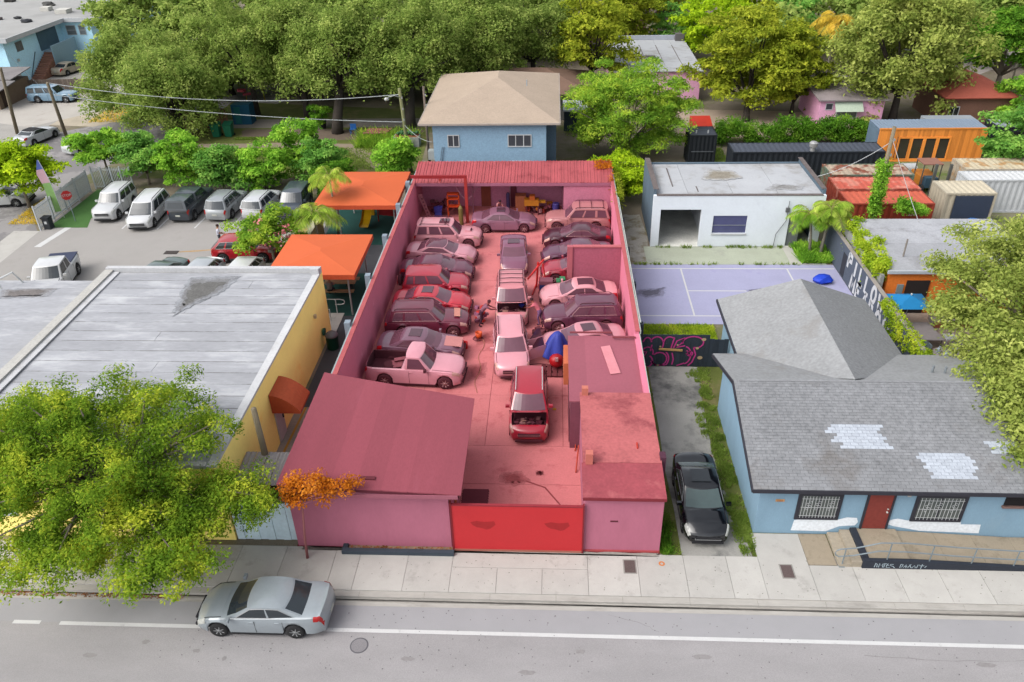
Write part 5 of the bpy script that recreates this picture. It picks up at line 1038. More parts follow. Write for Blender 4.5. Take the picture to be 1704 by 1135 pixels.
    if rack:
        for i in range(rack): q = a1-.45-(a1-c1-.7)*i/max(1, rack-1); MB().tube([(q, -wr+.05, zr(q)+.03), (q, 0, zr(q)+.06), (q, wr-.05, zr(q)+.03)], .022, 5).build('rack_bar', DK, t, False, False)
    if rack < 0 or rack == 99: pass
    if hoodpanel: MB().obox((a0+.62, .05, float(np.interp(a0+.62, TX, TZ))+.035), .95, 1.0, .02, .05, 0, R_(6)).build('bare_hood_panel', plain(hoodpanel, .8), t, False, False)
    if scoop: MB().obox((a0+.55, 0, p['hood']+.03), .4, .5, .08, 0, 0, R_(8)).build('hood_scoop', PM, t, False, False); MB().obox((a0+.72, 0, p['hood']+.05), .1, .42, .06).build('scoop_mouth', DK, t, False, False)
    if hood_open:
        e = MB().box(a0+.1, h-.4, -W/2+.13, W/2-.13, .5, .58).box(a0+.09, a0+.13, -W/2+.13, W/2-.13, .5, p['hood']-.02).box(h-.43, h-.39, -W/2+.15, W/2-.15, .5, p['nose']-.02).box(a0+.1, h-.4, -W/2+.11, -W/2+.15, .5, p['nose']-.02).box(a0+.1, h-.4, W/2-.15, W/2-.11, .5, p['nose']-.02); e.build('engine_bay', DK, t, False, False)
        for i in range(16):
            ex = random.uniform(a0+.25, h-.58); ey = random.uniform(-W/2+.32, W/2-.32); sz = random.uniform(.12, .3); c = random.choice([pal['trim'], (176, 120, 122), (150, 100, 104), (206, 150, 136), (120, 66, 80)])
            MB().obox((ex, ey, .70+random.uniform(0, .08)), sz, sz*random.uniform(.6, 1.2), .2, random.uniform(0, 3)).build('engine_part', plain(c, .6), t, False, False)
        for i in range(4): ex = a0+.3+.2*i; MB().tube([(ex, -.6, .74), (ex+.1, -.2, .84), (ex-.05, .3, .82), (ex+.1, .6, .72)], .03).build('hose', DK, t, False, False)
        Lh = h-.42-a0; ang = R_(hood_ang); q = a0+.14; z0 = p['hood']+.03; F = lambda u, yy: (q+math.cos(ang)*Lh*u, yy, z0+math.sin(ang)*Lh*u-.03*u*u)
        hp = MB()
        for u0, u1, w0, w1 in ((0, .5, W/2-.16, W/2-.2), (.5, .85, W/2-.2, W/2-.27), (.85, 1, W/2-.27, W/2-.4)): hp.slab([F(u0, -w0), F(u1, -w1), F(u1, w1), F(u0, w0)], .035)
        hp.build('hood', PM, t, False, False); MB().tube([(h-.5, -W/2+.2, p['nose']), F(.7, -W/2+.3)], .012, 4).build('hood_prop', DK, t, False, False)
    for (dx, s, ang, ln) in doors:   # an opened front-hinged door
        dd_ = MB(); c, sn = math.cos(R_(180-ang)), math.sin(R_(180-ang)); hx = a0-.18 if dx == 0 else a0-1.2; hy = s*(W/2-.02)
        Q = lambda u, zz, o_: (hx+u*c-o_*sn*0, hy+s*(u*sn)+o_, zz)
        P = [(0, .35), (ln, .35), (ln, p['belt']-.05), (0, p['belt']-.05)]
        dd_.add([Q(u, zz, -.05) for u, zz in P]+[Q(u, zz, .05) for u, zz in P], [(0, 1, 2, 3), (7, 6, 5, 4)]+[(i, 4+i, 4+(i+1) % 4, (i+1) % 4) for i in range(4)])
        o = dd_.build('open_door', PM, t, False, False)
        gw_ = MB(); P = [(.12, p['belt']-.05), (ln-.04, p['belt']-.05), (ln-.18, H-.16), (.55, H-.18)]; gw_.add([Q(u, zz, .0) for u, zz in P], [(0, 1, 2, 3)]); gw_.build('door_glass', GM, o, False, False)
        tr = MB(); P = [(.1, .45), (ln-.1, .45), (ln-.1, p['belt']-.12), (.1, p['belt']-.12)]; tr.add([Q(u, zz, -.053*1) for u, zz in P], [(0, 1, 2, 3)]); tr.build('door_card', plain(pal['trim'], .8), o, False, False)
    if 'bed' in p and not cap:
        x0, x1 = p['bed']; yi = W/2-.17; zt = p['deck']-.02
        MB().box(x0, x1, -yi, yi, .55, .6).box(x0-.0, x0+.05, -yi, yi, .6, zt).box(x1-.05, x1, -yi, yi, .6, zt).box(x0+.05, x1-.05, -yi, -yi+.04, .6, zt).box(x0+.05, x1-.05, yi-.04, yi, .6, zt).build('bed_liner', plain(pal['dark'], .9), t, False, False)
        if bedcover: MB().obox(((x0+x1)/2, 0, zt+.05), x1-x0+.05, 2*yi+.1, .05, 0, 0, R_(1)).build('bed_cover', plain(bedcover, .6), t, False, False)
    if cap:
        x0, x1 = p['bed']; q = MB(); w0, w1 = W/2-.08, W/2*.76; z0, z1 = p['deck'], H-.04
        A = [(x0-.12, -w0, z0), (x1+.1, -w0, z0), (x1+.1, w0, z0), (x0-.12, w0, z0)]; B = [(x0+.08, -w1, z1), (x1+.1, -w1, z1), (x1+.1, w1, z1), (x0+.08, w1, z1)]
        q.add(A+B, [(4, 5, 6, 7), (0, 1, 5, 4), (1, 2, 6, 5), (2, 3, 7, 6), (3, 0, 4, 7)]); cpo = q.build('bed_cap', PM, t, False, False)
        f_ = lambda a, b_, u: tuple(a[i]+(b_[i]-a[i])*u for i in range(3))
        for (i0, i1, sx_, sy_) in ((0, 1, 0, -.006), (2, 3, 0, .006), (3, 0, -.006, 0)):
            lo0, lo1 = f_(A[i0], B[i0], .2), f_(A[i1], B[i1], .2); hi0, hi1 = f_(A[i0], B[i0], .85), f_(A[i1], B[i1], .85)
            P = [f_(lo0, lo1, .12), f_(lo0, lo1, .88), f_(hi0, hi1, .88), f_(hi0, hi1, .12)]; MB().add([(a+sx_, b_+sy_, c_) for a, b_, c_ in P], [(0, 1, 2, 3)]).build('cap_window', GM, cpo, False, False)
    if spare:
        o = link('spare_wheel', ty, t, (-h-.1, 0, .95), (0, 0, math.pi/2), (R*.95, R*.7, R*.95)); MB().lathe([(R*.9, -h-.24), (R*.85, -h-.27), (.02, -h-.28)], 18, (0, 0, .95), 'X').build('spare_cover', PM, t, True, False)
    return t
GL = 'cars parked in the red lot'; GP = 'cars in the parking lot on the left'; GS = 'cars on the side street'
# left row, noses to the middle of the lot
car('boxsuv', 'parked_suv', 'pale pink SUV with a hood scoop at the far end of the left row', 'SUV', -7.3, 28.75, -1, (238, 162, 172), LOT, sun=.8, rack=2, rails=1, scoop=True, group=GL)
car('sedan', 'parked_coupe', 'pale pink coupe with a dark glass roof second from the far end, left row', 'car', -7.45, 26.1, -5, (226, 152, 166), LOT, roof=glass((126, 74, 92)), group=GL, H=1.42, segs=((.08, .8),), trim=1)
car('sedan', 'parked_sedan', 'dark maroon saloon with a bright window trim between the pink coupe and the red SUV', 'car', -7.45, 23.65, 0, (116, 52, 76), LOT, group=GL, trim=1)
car('suv', 'parked_suv', 'red compact SUV with a spare wheel on its tailgate in the left row', 'SUV', -7.25, 21.55, 2, (192, 44, 66), LOT, spare=True, group=GL, L=4.3, wb=2.45, H=1.72, a0=.85, a1=.3, c1=-1.75, c0=-1.98, segs=((.06, .4), (.44, .74), (.78, .95)))
car('sedan', 'parked_sedan', 'bright red saloon with a sunroof between the red SUV and the maroon SUV', 'car', -7.2, 19.3, -2, (212, 40, 60), LOT, sun=.75, group=GL, trim=1)
car('suv', 'parked_suv', 'dark maroon SUV with a paper notice on its hood in the left row', 'SUV', -7.2, 17.05, 2, (122, 44, 66), LOT, group=GL, L=5.0, rails=1, wb=2.9, trim=1)
car('sedan', 'parked_sedan', 'greyish mauve saloon with a bare pink hood panel beside the white pickup', 'car', -7.2, 14.35, -3, (138, 92, 112), LOT, sun=.75, hoodpanel=(228, 150, 148), group=GL)
pick = car('pickup', 'pickup_truck', 'pale pink single-cab pickup with a loaded open bed behind the dark red roof', 'pickup', -7.15, 12.15, -4, (240, 164, 178), LOT, group=GL)
# far middle
car('sedan', 'parked_sedan', 'mauve grey saloon parked sideways before the open shed', 'car', -3.5, 31.5, 1, (160, 108, 130), LOT, sun=.7, group=GL)
# right row
car('boxsuv', 'parked_suv', 'tan pink SUV with roof rack in the far right corner of the lot', 'SUV', 1.9, 31.65, 180, (206, 134, 136), LOT, rack=3, rails=1, group=GL)
car('sedan', 'parked_sedan', 'near-black maroon saloon with bright window trim next to the tan SUV', 'car', 1.75, 28.75, 180, (86, 32, 50), LOT, group=GL, trim=1)
car('sedan', 'parked_sedan', 'dark purple saloon half hidden behind the partition wall', 'car', 1.7, 26.1, 185, (106, 56, 82), LOT, group=GL)
car('sedan', 'parked_sedan', 'red saloon mostly hidden behind the partition wall', 'car', 1.7, 23.75, 183, (178, 46, 66), LOT, group=GL, W=1.78)
car('sedan', 'parked_sedan', 'pale pink saloon without its front bumper below the partition wall', 'car', 1.65, 20.4, 184, (244, 166, 176), LOT, sun=1.1, nobumper=True, group=GL)
car('suv', 'parked_suv', 'dark mauve crossover between the two pale saloons of the right row', 'SUV', 1.8, 17.75, 183, (112, 56, 80), LOT, group=GL, rails=1, trim=1)
car('sedan', 'parked_sedan', 'pinkish grey saloon with sunroof parked askew at the near end of the right row', 'car', 1.75, 15.0, 192, (222, 146, 158), LOT, sun=.85, group=GL)
# middle column, noses to the street
car('sedan', 'parked_sedan', 'mauve saloon facing the street behind the SUV with a roof rack', 'car', -2.55, 25.9, -87, (142, 84, 110), LOT, sun=.8, group=GL)
rackcar = car('boxsuv', 'parked_suv', 'pink SUV with a roof rack and open hood between the two workers', 'SUV', -2.4, 19.45, -87, (228, 142, 150), LOT, hood_open=True, hood_ang=30, rails=1, rack=4, group=GL, L=5.0, W=1.94, wb=2.85)
car('suv', 'parked_suv', 'pale pink crossover with its door open in the middle of the lot', 'SUV', -2.2, 14.1, -85, (242, 164, 176), LOT, group=GL, L=4.7, rails=1, doors=((0, 1, 62, 1.05), (1, 1, 66, .95)))
car('suv', 'parked_suv', 'red SUV with an open hood nearest the gate', 'SUV', -1.05, 8.95, -89, (186, 36, 58), LOT, hood_open=True, hood_ang=39, rails=2, group=GL, L=4.85)
# parking lot on the left
car('boxsuv', 'parked_suv', 'white SUV next to the artificial lawn in the parking lot', 'SUV', -34.35, 34.75, -88, (232, 234, 236), OUT, rails=1, group=GP, L=4.9)
car('van', 'parked_minivan', 'white minivan facing the lens in the parking lot', 'minivan', -31.0, 33.3, -86, (238, 240, 242), OUT, rails=1, group=GP)
car('extcab', 'pickup_truck', 'dark grey pickup with a bed cap beside the white minivan', 'pickup', -28.2, 34.9, 88, (66, 74, 84), OUT, cap=True, group=GP, L=5.3, W=1.92)
car('suv', 'parked_suv', 'silver crossover seen from behind in the parking lot', 'SUV', -25.35, 34.75, 86, (190, 196, 200), OUT, rails=1, group=GP, metal=.3)
car('suv', 'parked_suv', 'white crossover seen from behind beside the silver one', 'SUV', -22.6, 34.9, 85, (226, 229, 233), OUT, rails=1, group=GP, L=4.55, H=1.64)
car('boxsuv', 'parked_suv', 'dark blue-grey SUV beside the palm trees at the end of the parking row', 'SUV', -20.0, 34.7, -90, (74, 84, 96), OUT, group=GP)
car('suv', 'parked_suv', 'red crossover with chrome window trim behind the flowering bush', 'SUV', -21.1, 26.55, 2, (190, 32, 44), OUT, trimlow=True, group=GP, L=4.6, H=1.64, arch=.09, c1=-1.6, c0=-2.15, wr=.7, trim=1)
car('extcab', 'pickup_truck', 'white pickup with a navy bed cover behind the grey flat roof', 'pickup', -32.45, 22.2, -78, (234, 236, 238), OUT, bedcover=(62, 70, 100), group=GP)
car('sedan', 'parked_sedan', 'dark green saloon behind the silver roof parapet', 'car', -25.5, 22.3, -105, (92, 110, 108), OUT, group=GP)
car('hatch', 'parked_hatchback', 'silver hatchback with tall red tail lamps behind the silver roof parapet', 'car', -22.8, 22.4, -97, (206, 212, 218), OUT, group=GP, metal=.2)
car('hatch', 'parked_hatchback', 'white hatchback behind the parapet nearest the orange canopy', 'car', -20.1, 22.5, -96, (238, 240, 242), OUT, group=GP)
# side street
car('sedan', 'parked_convertible', 'white sports car with a black soft top on the side street', 'car', -50.8, 52.4, 78, (226, 230, 234), OUT, roof=plain((52, 52, 56), .9), group=GS, H=1.38, segs=((.08, .75),))
car('boxsuv', 'parked_suv', 'old blue and white patched station wagon beside the wooden fence', 'SUV', -57, 66.9, 0, (142, 178, 204), OUT, group=GS, L=5.6, wb=3.3, a0=1.05, a1=.55, c1=-2.5, c0=-2.68)
car('sedan', 'parked_sedan', 'beige saloon before the light blue apartment block', 'car', -62.2, 80.2, 76, (206, 194, 172), OUT, group=GS)
car('sedan', 'parked_sedan', 'white saloon half hidden under the small tree on the side street', 'car', -44.3, 50.0, 60, (224, 228, 230), OUT, group=GS)
car('sedan', 'parked_sedan', 'pale car at the left edge under the lime tree', 'car', -44.6, 36.3, 8, (214, 216, 218), OUT, group=GS)
car('sedan', 'parked_sedan', 'silver saloon on the street under the overhanging tree', 'car', -10.42, -3.40, 180, (178, 188, 195), OUT, z=-.118, metal=.12, L=4.93, c0=-2.28, c1=-.95, a0=1.3, a1=.34, deck=1.1, tail=1.04, R=.345, trim=1)
car('sedan', 'parked_sedan', 'black saloon in the driveway right of the red lot', 'car', 6.3, 2.75, -90, (14, 17, 24), OUT, sun=.9, reflrgb=(88, 106, 106), trim=1)  # reflection painted into the glass as a paler colour
# ================================================================== TREES AND PLANTS
FOL = {
 'feather': ((58, 88, 26), (112, 140, 42), (186, 190, 64)),
 'olive': ((80, 102, 44), (124, 144, 70), (170, 180, 102)),
 'olive2': ((88, 106, 44), (138, 150, 74), (182, 188, 106)),
 'yellowgreen': ((82, 98, 26), (134, 146, 44), (186, 188, 66)),
 'lime': ((90, 120, 24), (140, 168, 34), (190, 208, 50)),
 'bright': ((66, 108, 36), (118, 164, 54), (176, 206, 84)),
 'bamboo': ((70, 108, 34), (124, 158, 54), (182, 196, 72)),
 'deep': ((48, 84, 26), (84, 126, 38), (128, 160, 56)),
 'bluegreen': ((60, 102, 42), (104, 150, 66), (154, 186, 92)),
 'orange': ((134, 76, 22), (180, 108, 32), (206, 142, 56)),
 'vine': ((88, 116, 30), (142, 166, 44), (192, 198, 66)),
 'grass': ((84, 106, 44), (116, 138, 60), (146, 162, 80)),
 'palm': ((96, 128, 44), (146, 170, 66), (200, 204, 110)),
 'palmyellow': ((150, 130, 50), (196, 172, 66), (226, 190, 90)),
 'pinkflower': ((206, 120, 130), (224, 140, 146), (236, 170, 170)),
}
def fol(k): return foliage('foliage_'+k, *FOL[k])
M_bark = mat('bark_grey', (158, 146, 132), rough=.95, var=.2, scale=3, fine=.2, fscale=20, bump=.6, bscale=18)
M_bark2 = mat('bark_dark', (82, 74, 68), rough=.95, var=.2, scale=3, fine=.2, fscale=20, bump=.6, bscale=18)
def crown_pts(nb, rx, ry, rzv, n, br, flat=.6, seed=0, hollow=.55, low=-.55):
    g = np.random.default_rng(seed)
    d = g.normal(size=(nb*3, 3)); d /= np.linalg.norm(d, axis=1, keepdims=True); d = d[d[:, 2] > low][:nb]
    rad = hollow+(1-hollow)*g.random(len(d))**.6; C_ = d*rad[:, None]*np.array([rx, ry, rzv])*(1+.12*g.normal(size=(len(d), 1)))
    k = g.integers(0, len(d), n); rr = br*(.65+.7*g.random(len(d)))
    u = g.normal(size=(n, 3)); u /= np.linalg.norm(u, axis=1, keepdims=True); u[:, 2] = np.where(u[:, 2] < -.3, -u[:, 2]*.6, u[:, 2])
    q = u*(g.random(n)**.45)[:, None]*rr[k][:, None]*np.array([1, 1, flat])
    nn = u*.55+g.normal(size=(n, 3))*.5+np.array([0, 0, .55]); nn /= np.linalg.norm(nn, axis=1, keepdims=True)
    return C_, C_[k]+q, nn
_ts = [100]
def tree(name, label, x, y, zc, rx, ry, rzv, kind, nb=60, n=9000, br=1.5, leaf=.26, trunk=.25, group=None, flat=.6, bark=None, asp=.5, base=None, low=-.55, hollow=.55, lean=(0, 0), droop=0, branches=14, lobes=()):
    _ts[0] += 1; sd_ = _ts[0]; g = np.random.default_rng(sd_)
    bxx, byy = base or (x, y); t = thing(name, label, 'tree', (bxx, byy, 0), group=group); off = np.array([x-bxx, y-byy, zc])
    Cc, p, nn = crown_pts(nb, rx, ry, rzv, n, br, flat, sd_, hollow, low)
    for (dx, dy, dz, ax, ay, az, m_, n2) in lobes:
        C2, p2_, n2_ = crown_pts(m_, ax, ay, az, n2, br, flat, sd_+7, hollow, low); dd = np.array([dx, dy, dz]); Cc = np.concatenate([Cc, C2+dd]); p = np.concatenate([p, p2_+dd]); nn = np.concatenate([nn, n2_])
    n = len(p)
    if droop: p[:, 2] -= droop*g.random(n)**2
    p = p+off; p[:, 2] = np.maximum(p[:, 2], .12)
    link('crown', leafmesh('crown', p, nn, leaf*(.55+.8*g.random(n)), asp, fol(kind)), t)
    b = MB(); fork = Vector((off[0]*.45, off[1]*.45, max(.5, zc-rzv*.75)))
    b.tube([(0, 0, -.02), (off[0]*.1, off[1]*.1, fork.z*.35), tuple(fork)], [trunk*1.25, trunk, trunk*.8], 8)
    b.build('trunk', bark or M_bark, t, True, False)
    b = MB(); sel = g.permutation(len(Cc))[:branches]
    for i in sel:
        e = Vector(Cc[i]+off); mid = fork.lerp(e, .5)+Vector((g.normal()*.2, g.normal()*.2, .12*rzv)); b.tube([tuple(fork), tuple(mid), tuple(e)], [trunk*.5, trunk*.26, trunk*.07], 5)
    b.build('limbs', bark or M_bark, t, True, False)
    return t
# foreground street tree
tree('street_tree', 'large feathery green tree overhanging the silver car and the yellow building', -17.3, .3, 5.0, 5.1, 3.6, 2.2, 'feather', nb=210, n=66000, br=.6, leaf=.066, trunk=.24, flat=.55, low=-.35, hollow=.28, branches=110, asp=.42, base=(-16.2, -.6), droop=.5, lobes=((4.8, -1.5, -1.7, 2.4, 1.7, 1.2, 50, 15000), (1.8, -2.6, -1.5, 3.2, 1.8, 1.4, 80, 24000), (3.6, -3.9, -2.1, 1.9, 1.3, .9, 36, 11000), (-.6, -3.7, -2.1, 2.4, 1.2, .9, 46, 14000), (-3.0, -1.8, -1.5, 2.2, 1.6, 1.2, 40, 12000), (-4.3, 1.2, -.5, 2.2, 2.2, 1.2, 50, 14000)))
tree('orange_tree', 'wispy orange-leaved young tree against the corner of the red front building', -9.1, -.55, 3.7, 1.3, .6, .85, 'orange', nb=20, n=3000, br=.42, leaf=.06, trunk=.05, base=(-9.7, -.6), hollow=.15, branches=16, low=-.9, bark=plain((190, 120, 120), .8), lobes=((1.4, .1, .05, .8, .3, .25, 7, 700),))
# big tree over the right-hand house
tree('shade_tree', 'large olive-green tree covering the right end of the grey shingle roof', 23.3, 11.2, 5.0, 4.4, 6.6, 3.4, 'olive2', nb=170, n=70000, br=1.1, leaf=.095, trunk=.3, base=(23.8, 10.5), hollow=.35, low=-.8, branches=44, lobes=((-3.2, -5.6, -1.2, 2.0, 3.2, 1.6, 50, 18000), (-1.5, -4, -.4, 2.6, 3.4, 2, 40, 14000), (-3.4, -8.0, -1.6, 1.5, 1.8, 1.2, 30, 9000)))
# olive-green trees of the park behind
GO = 'olive-green trees of the park'
for i, (x, y, zc, rx, ry, rzv, lb) in enumerate((
  (-42.0, 58.5, 4.9, 5.6, 4.6, 4.6, 'leftmost big olive-green tree beside the apartment drive'),
  (-36.8, 54.0, 4.3, 4.6, 3.8, 4.2, 'olive-green tree leaning over the brown wooden fence'),
  (-31.5, 61, 7.2, 5.4, 5.0, 4.8, 'olive-green tree above the two green bins'),
  (-25.8, 60, 7.4, 4.6, 4.6, 4.6, 'olive-green tree between the bins and the thick dark trunk'),
  (-20.0, 56.5, 7.2, 4.6, 4.2, 4.2, 'olive-green tree on the thick dark trunk by the blue chair'),
  (-13.8, 57.8, 7.2, 4.4, 4.4, 4.4, 'olive-green tree behind the street lamp pole'),
  (-8.0, 64, 7.4, 5.0, 4.6, 4.6, 'olive-green tree behind the left of the beige roof'),
  (-2.2, 69, 6.6, 4.6, 4.2, 4.4, 'pale olive-green tree behind the brown roof'))):
    tree('park_tree', lb, x, y, zc, rx, ry, rzv, 'olive', nb=110, n=38000, br=1.3, leaf=.14, trunk=.5 if 3 < i < 6 else .32, bark=M_bark2, flat=.8, low=-.7, droop=1.2, hollow=.55, group=GO, base=((-21.3, 54.4) if i == 4 else (-14.3, 56.2) if i == 5 else None))
GB = 'trees of the far background'
far = [(-50, 78, 6.5, 6.0), (-40, 76, 6.8, 6.5), (-30, 78, 7, 6.5), (-20, 76, 7, 6.5), (-11, 80, 7, 6), (-3, 84, 6.5, 5.5), (-48, 98, 7, 7), (-36, 96, 7, 7), (-24, 98, 7, 7), (-12, 100, 7, 7), (0, 102, 6.5, 6.5), (26, 104, 6, 6), (36, 100, 6.5, 6.5), (48, 106, 6, 6), (-58, 118, 7, 7), (-44, 118, 7, 7), (-30, 120, 7, 7), (-15, 122, 7, 7), (0, 126, 7, 7), (28, 128, 7, 7), (44, 126, 7, 7), (-75, 138, 7, 7), (-90, 140, 7, 7), (60, 96, 5, 5), (24, 71, 4.5, 4.5), (37, 73, 5.5, 5.5), (41, 84, 6, 6), (12, 96, 5.5, 5), (33, 86, 6, 6), (52, 80, 4.5, 4.5), (-8, 90, 6.5, 6), (-37, 69, 3.2, 4.2), (-29, 70, 3.0, 4.2), (-22.5, 69, 3.0, 4.0), (-16, 68, 3.0, 4.0), (-46, 68, 3.4, 4.2), (-10, 71, 3.4, 4.0)]
cols = ['olive', 'olive2', 'yellowgreen', 'deep']
ORD = ['leftmost', 'second', 'third', 'fourth', 'fifth', 'sixth', 'seventh', 'eighth', 'ninth', 'tenth', 'eleventh', 'twelfth', 'thirteenth', 'fourteenth', 'fifteenth', 'sixteenth', 'seventeenth', 'eighteenth', 'nineteenth', 'twentieth']
rowof = lambda y: 0 if y < 90 else 1 if y < 112 else 2
for i, (x, y, zc, r) in enumerate(far):
    ks = sorted(q[0] for q in far if rowof(q[1]) == rowof(y)).index(x)
    lb = '%s tree%s in the %s far row of trees at the top' % (ORD[ks], '' if ks == 0 else ' from the left', ('nearest', 'middle', 'farthest')[rowof(y)])
    tree('background_tree', lb, x, y, zc, r, r*.85, r*.72, cols[(0, 1, 0, 2)[i % 4]] if y > 90 else 'olive', nb=70, n=9000, br=1.7, leaf=.32, trunk=.35, bark=M_bark2, flat=.7, group=GB, branches=6)
# right background
tree('broad_tree', 'dark yellow-green tree left of the white flat roof', 4.2, 66, 6.2, 4.0, 4.0, 4.2, 'yellowgreen', nb=80, n=15000, br=1.2, leaf=.2, trunk=.3, low=-.8, bark=M_bark2)
tree('broad_tree', 'dark yellow-green tree behind the white flat roof', 8.5, 83.5, 6.0, 4.4, 3.6, 4.2, 'yellowgreen', nb=70, n=12000, br=1.3, leaf=.24, trunk=.3, low=-.8, bark=M_bark2)
tree('small_tree', 'blue-green small tree behind the far corner of the white flat roof', 15.6, 85, 3.4, 3.2, 2.6, 3.0, 'bluegreen', nb=50, n=7000, br=1.0, leaf=.2, trunk=.15, low=-.9)
tree('lime_tree', 'bright lime tree behind the yellow-green tree right of the pink house', 19.8, 80, 5.0, 4.8, 4.0, 3.8, 'lime', nb=80, n=12000, br=1.2, leaf=.22, trunk=.25, low=-.9)
tree('lime_tree', 'bright lime tree behind the yellow palm', 27.0, 90, 5.4, 4.8, 4.0, 4.2, 'lime', nb=70, n=9000, br=1.3, leaf=.26, trunk=.25, low=-.9)
tree('leafy_tree', 'full leafy bright green tree between the blue house and the short black container', 6.7, 47.4, 3.9, 5.2, 3.9, 4.0, 'bamboo', nb=170, n=52000, br=1.15, leaf=.15, trunk=.22, low=-.85, hollow=.45, branches=20, asp=.3)
tree('broad_tree', 'tall yellow-green tree with a dark trunk left of the pink bungalow', 19.6, 59.5, 5.6, 5.0, 4.2, 5.2, 'yellowgreen', nb=140, n=32000, br=1.25, leaf=.18, trunk=.32, bark=M_bark2, low=-.8, base=(19.3, 57.5))
tree('broad_tree', 'smaller yellow-green tree touching the pink bungalow', 24.4, 60.0, 3.9, 2.8, 2.6, 3.8, 'yellowgreen', nb=60, n=11000, br=1.0, leaf=.18, trunk=.2, bark=M_bark2, low=-.8)
tree('broad_tree', 'blue-green tree behind the yellow-green pair', 27.2, 76, 5.5, 3.0, 3.0, 3.6, 'bluegreen', nb=60, n=9000, br=1.0, leaf=.22, trunk=.2, low=-.8)
tree('great_tree', 'very large pale olive tree over the cedar-clad container', 33.4, 57.0, 7.2, 6.2, 4.2, 6.2, 'olive2', nb=150, n=34000, br=1.4, leaf=.19, trunk=.4, bark=M_bark2, low=-.85, droop=1.2, hollow=.5)
tree('round_tree', 'dense dark green round tree at the top right', 46.5, 64.5, 5.2, 4.4, 4.0, 3.6, 'deep', nb=90, n=14000, br=1.2, leaf=.22, trunk=.3, low=-.6)
tree('small_tree', 'green bushy tree at the right edge above the black container', 44.8, 55, 2.6, 3.2, 2.6, 2.2, 'bright', nb=50, n=9000, br=.9, leaf=.18, trunk=.15, low=-.9)
tree('small_tree', 'bluish green tree at the right edge beside the beige container', 36.9, 40.5, 3.3, 2.6, 2.4, 2.6, 'bluegreen', nb=60, n=12000, br=.85, leaf=.15, trunk=.15, low=-.8)
tree('vine_bush', 'lime green vine bush at the far right corner of the red lot', 5.3, 38.0, 1.75, 2.1, 2.3, 1.5, 'lime', nb=50, n=11000, br=.75, leaf=.13, trunk=.08, low=-.95)
# hedge trees behind the parking row
GH = 'hedge of small trees behind the parking row'
for i, (x, y, zc, rx, ry, rzv, kd, lb) in enumerate((
  (-38.6, 42.2, 2.9, 2.3, 2.0, 1.7, 'bright', 'small tree behind the white fence corner'), (-34.3, 40.6, 2.4, 2.3, 1.9, 1.9, 'bluegreen', 'dark hedge tree behind the white SUV'),
  (-30.6, 39.6, 2.6, 2.2, 1.8, 2.2, 'bright', 'tallest bright hedge tree behind the white minivan'), (-27.2, 38.9, 1.9, 2.0, 1.6, 1.7, 'bluegreen', 'hedge tree behind the dark pickup'), (-23.9, 39.6, 2.1, 2.2, 1.8, 1.9, 'bright', 'hedge tree behind the silver crossover'),
  (-21.4, 41.8, 2.9, 2.0, 1.8, 2.2, 'bright', 'tall pale hedge tree left of the orange canopy'), (-18.9, 40.2, 1.9, 1.9, 1.8, 1.8, 'bluegreen', 'hedge tree touching the orange canopy'), (-17.6, 38.0, 1.5, 1.6, 1.4, 1.4, 'deep', 'dark hedge tree behind the palms'), (-13.2, 41.2, 1.9, 1.5, 1.4, 1.8, 'bright', 'bright shrub at the foot of the street lamp pole'))):
    tree('hedge_tree', lb, x, y, zc, rx, ry, rzv, kd, nb=50, n=9500, br=.75, leaf=.14, trunk=.1, group=GH, low=-.95, hollow=.35)
tree('lime_tree', 'rounded lime-green tree at the left edge beside the feather flag', -42.0, 35.6, 3.0, 2.9, 2.4, 2.0, 'lime', nb=80, n=17000, br=.9, leaf=.14, trunk=.13, low=-.7, hollow=.4)
ft = tree('flowering_bush', 'bush with pink flowers over the red crossover beside the near canopy', -18.7, 25.0, 2.6, 2.2, 1.8, 1.5, 'bamboo', nb=60, n=9000, br=.65, leaf=.11, trunk=.1, low=-.9, hollow=.3)
Cc, p, nn = crown_pts(20, 1.7, 1.3, 1.2, 160, .4, .6, 55); p += np.array([-.0, -.5, 2.4]); link('flowers', leafmesh('flowers', p, nn, np.full(160, .1), .8, fol('pinkflower')), ft)
tree('garden_shrub', 'small dark shrub in a pot beside the thick trunk', -23.2, 56, 1.6, 1.1, 1.0, 1.2, 'deep', nb=20, n=2200, br=.5, leaf=.12, trunk=.05, low=-.9)

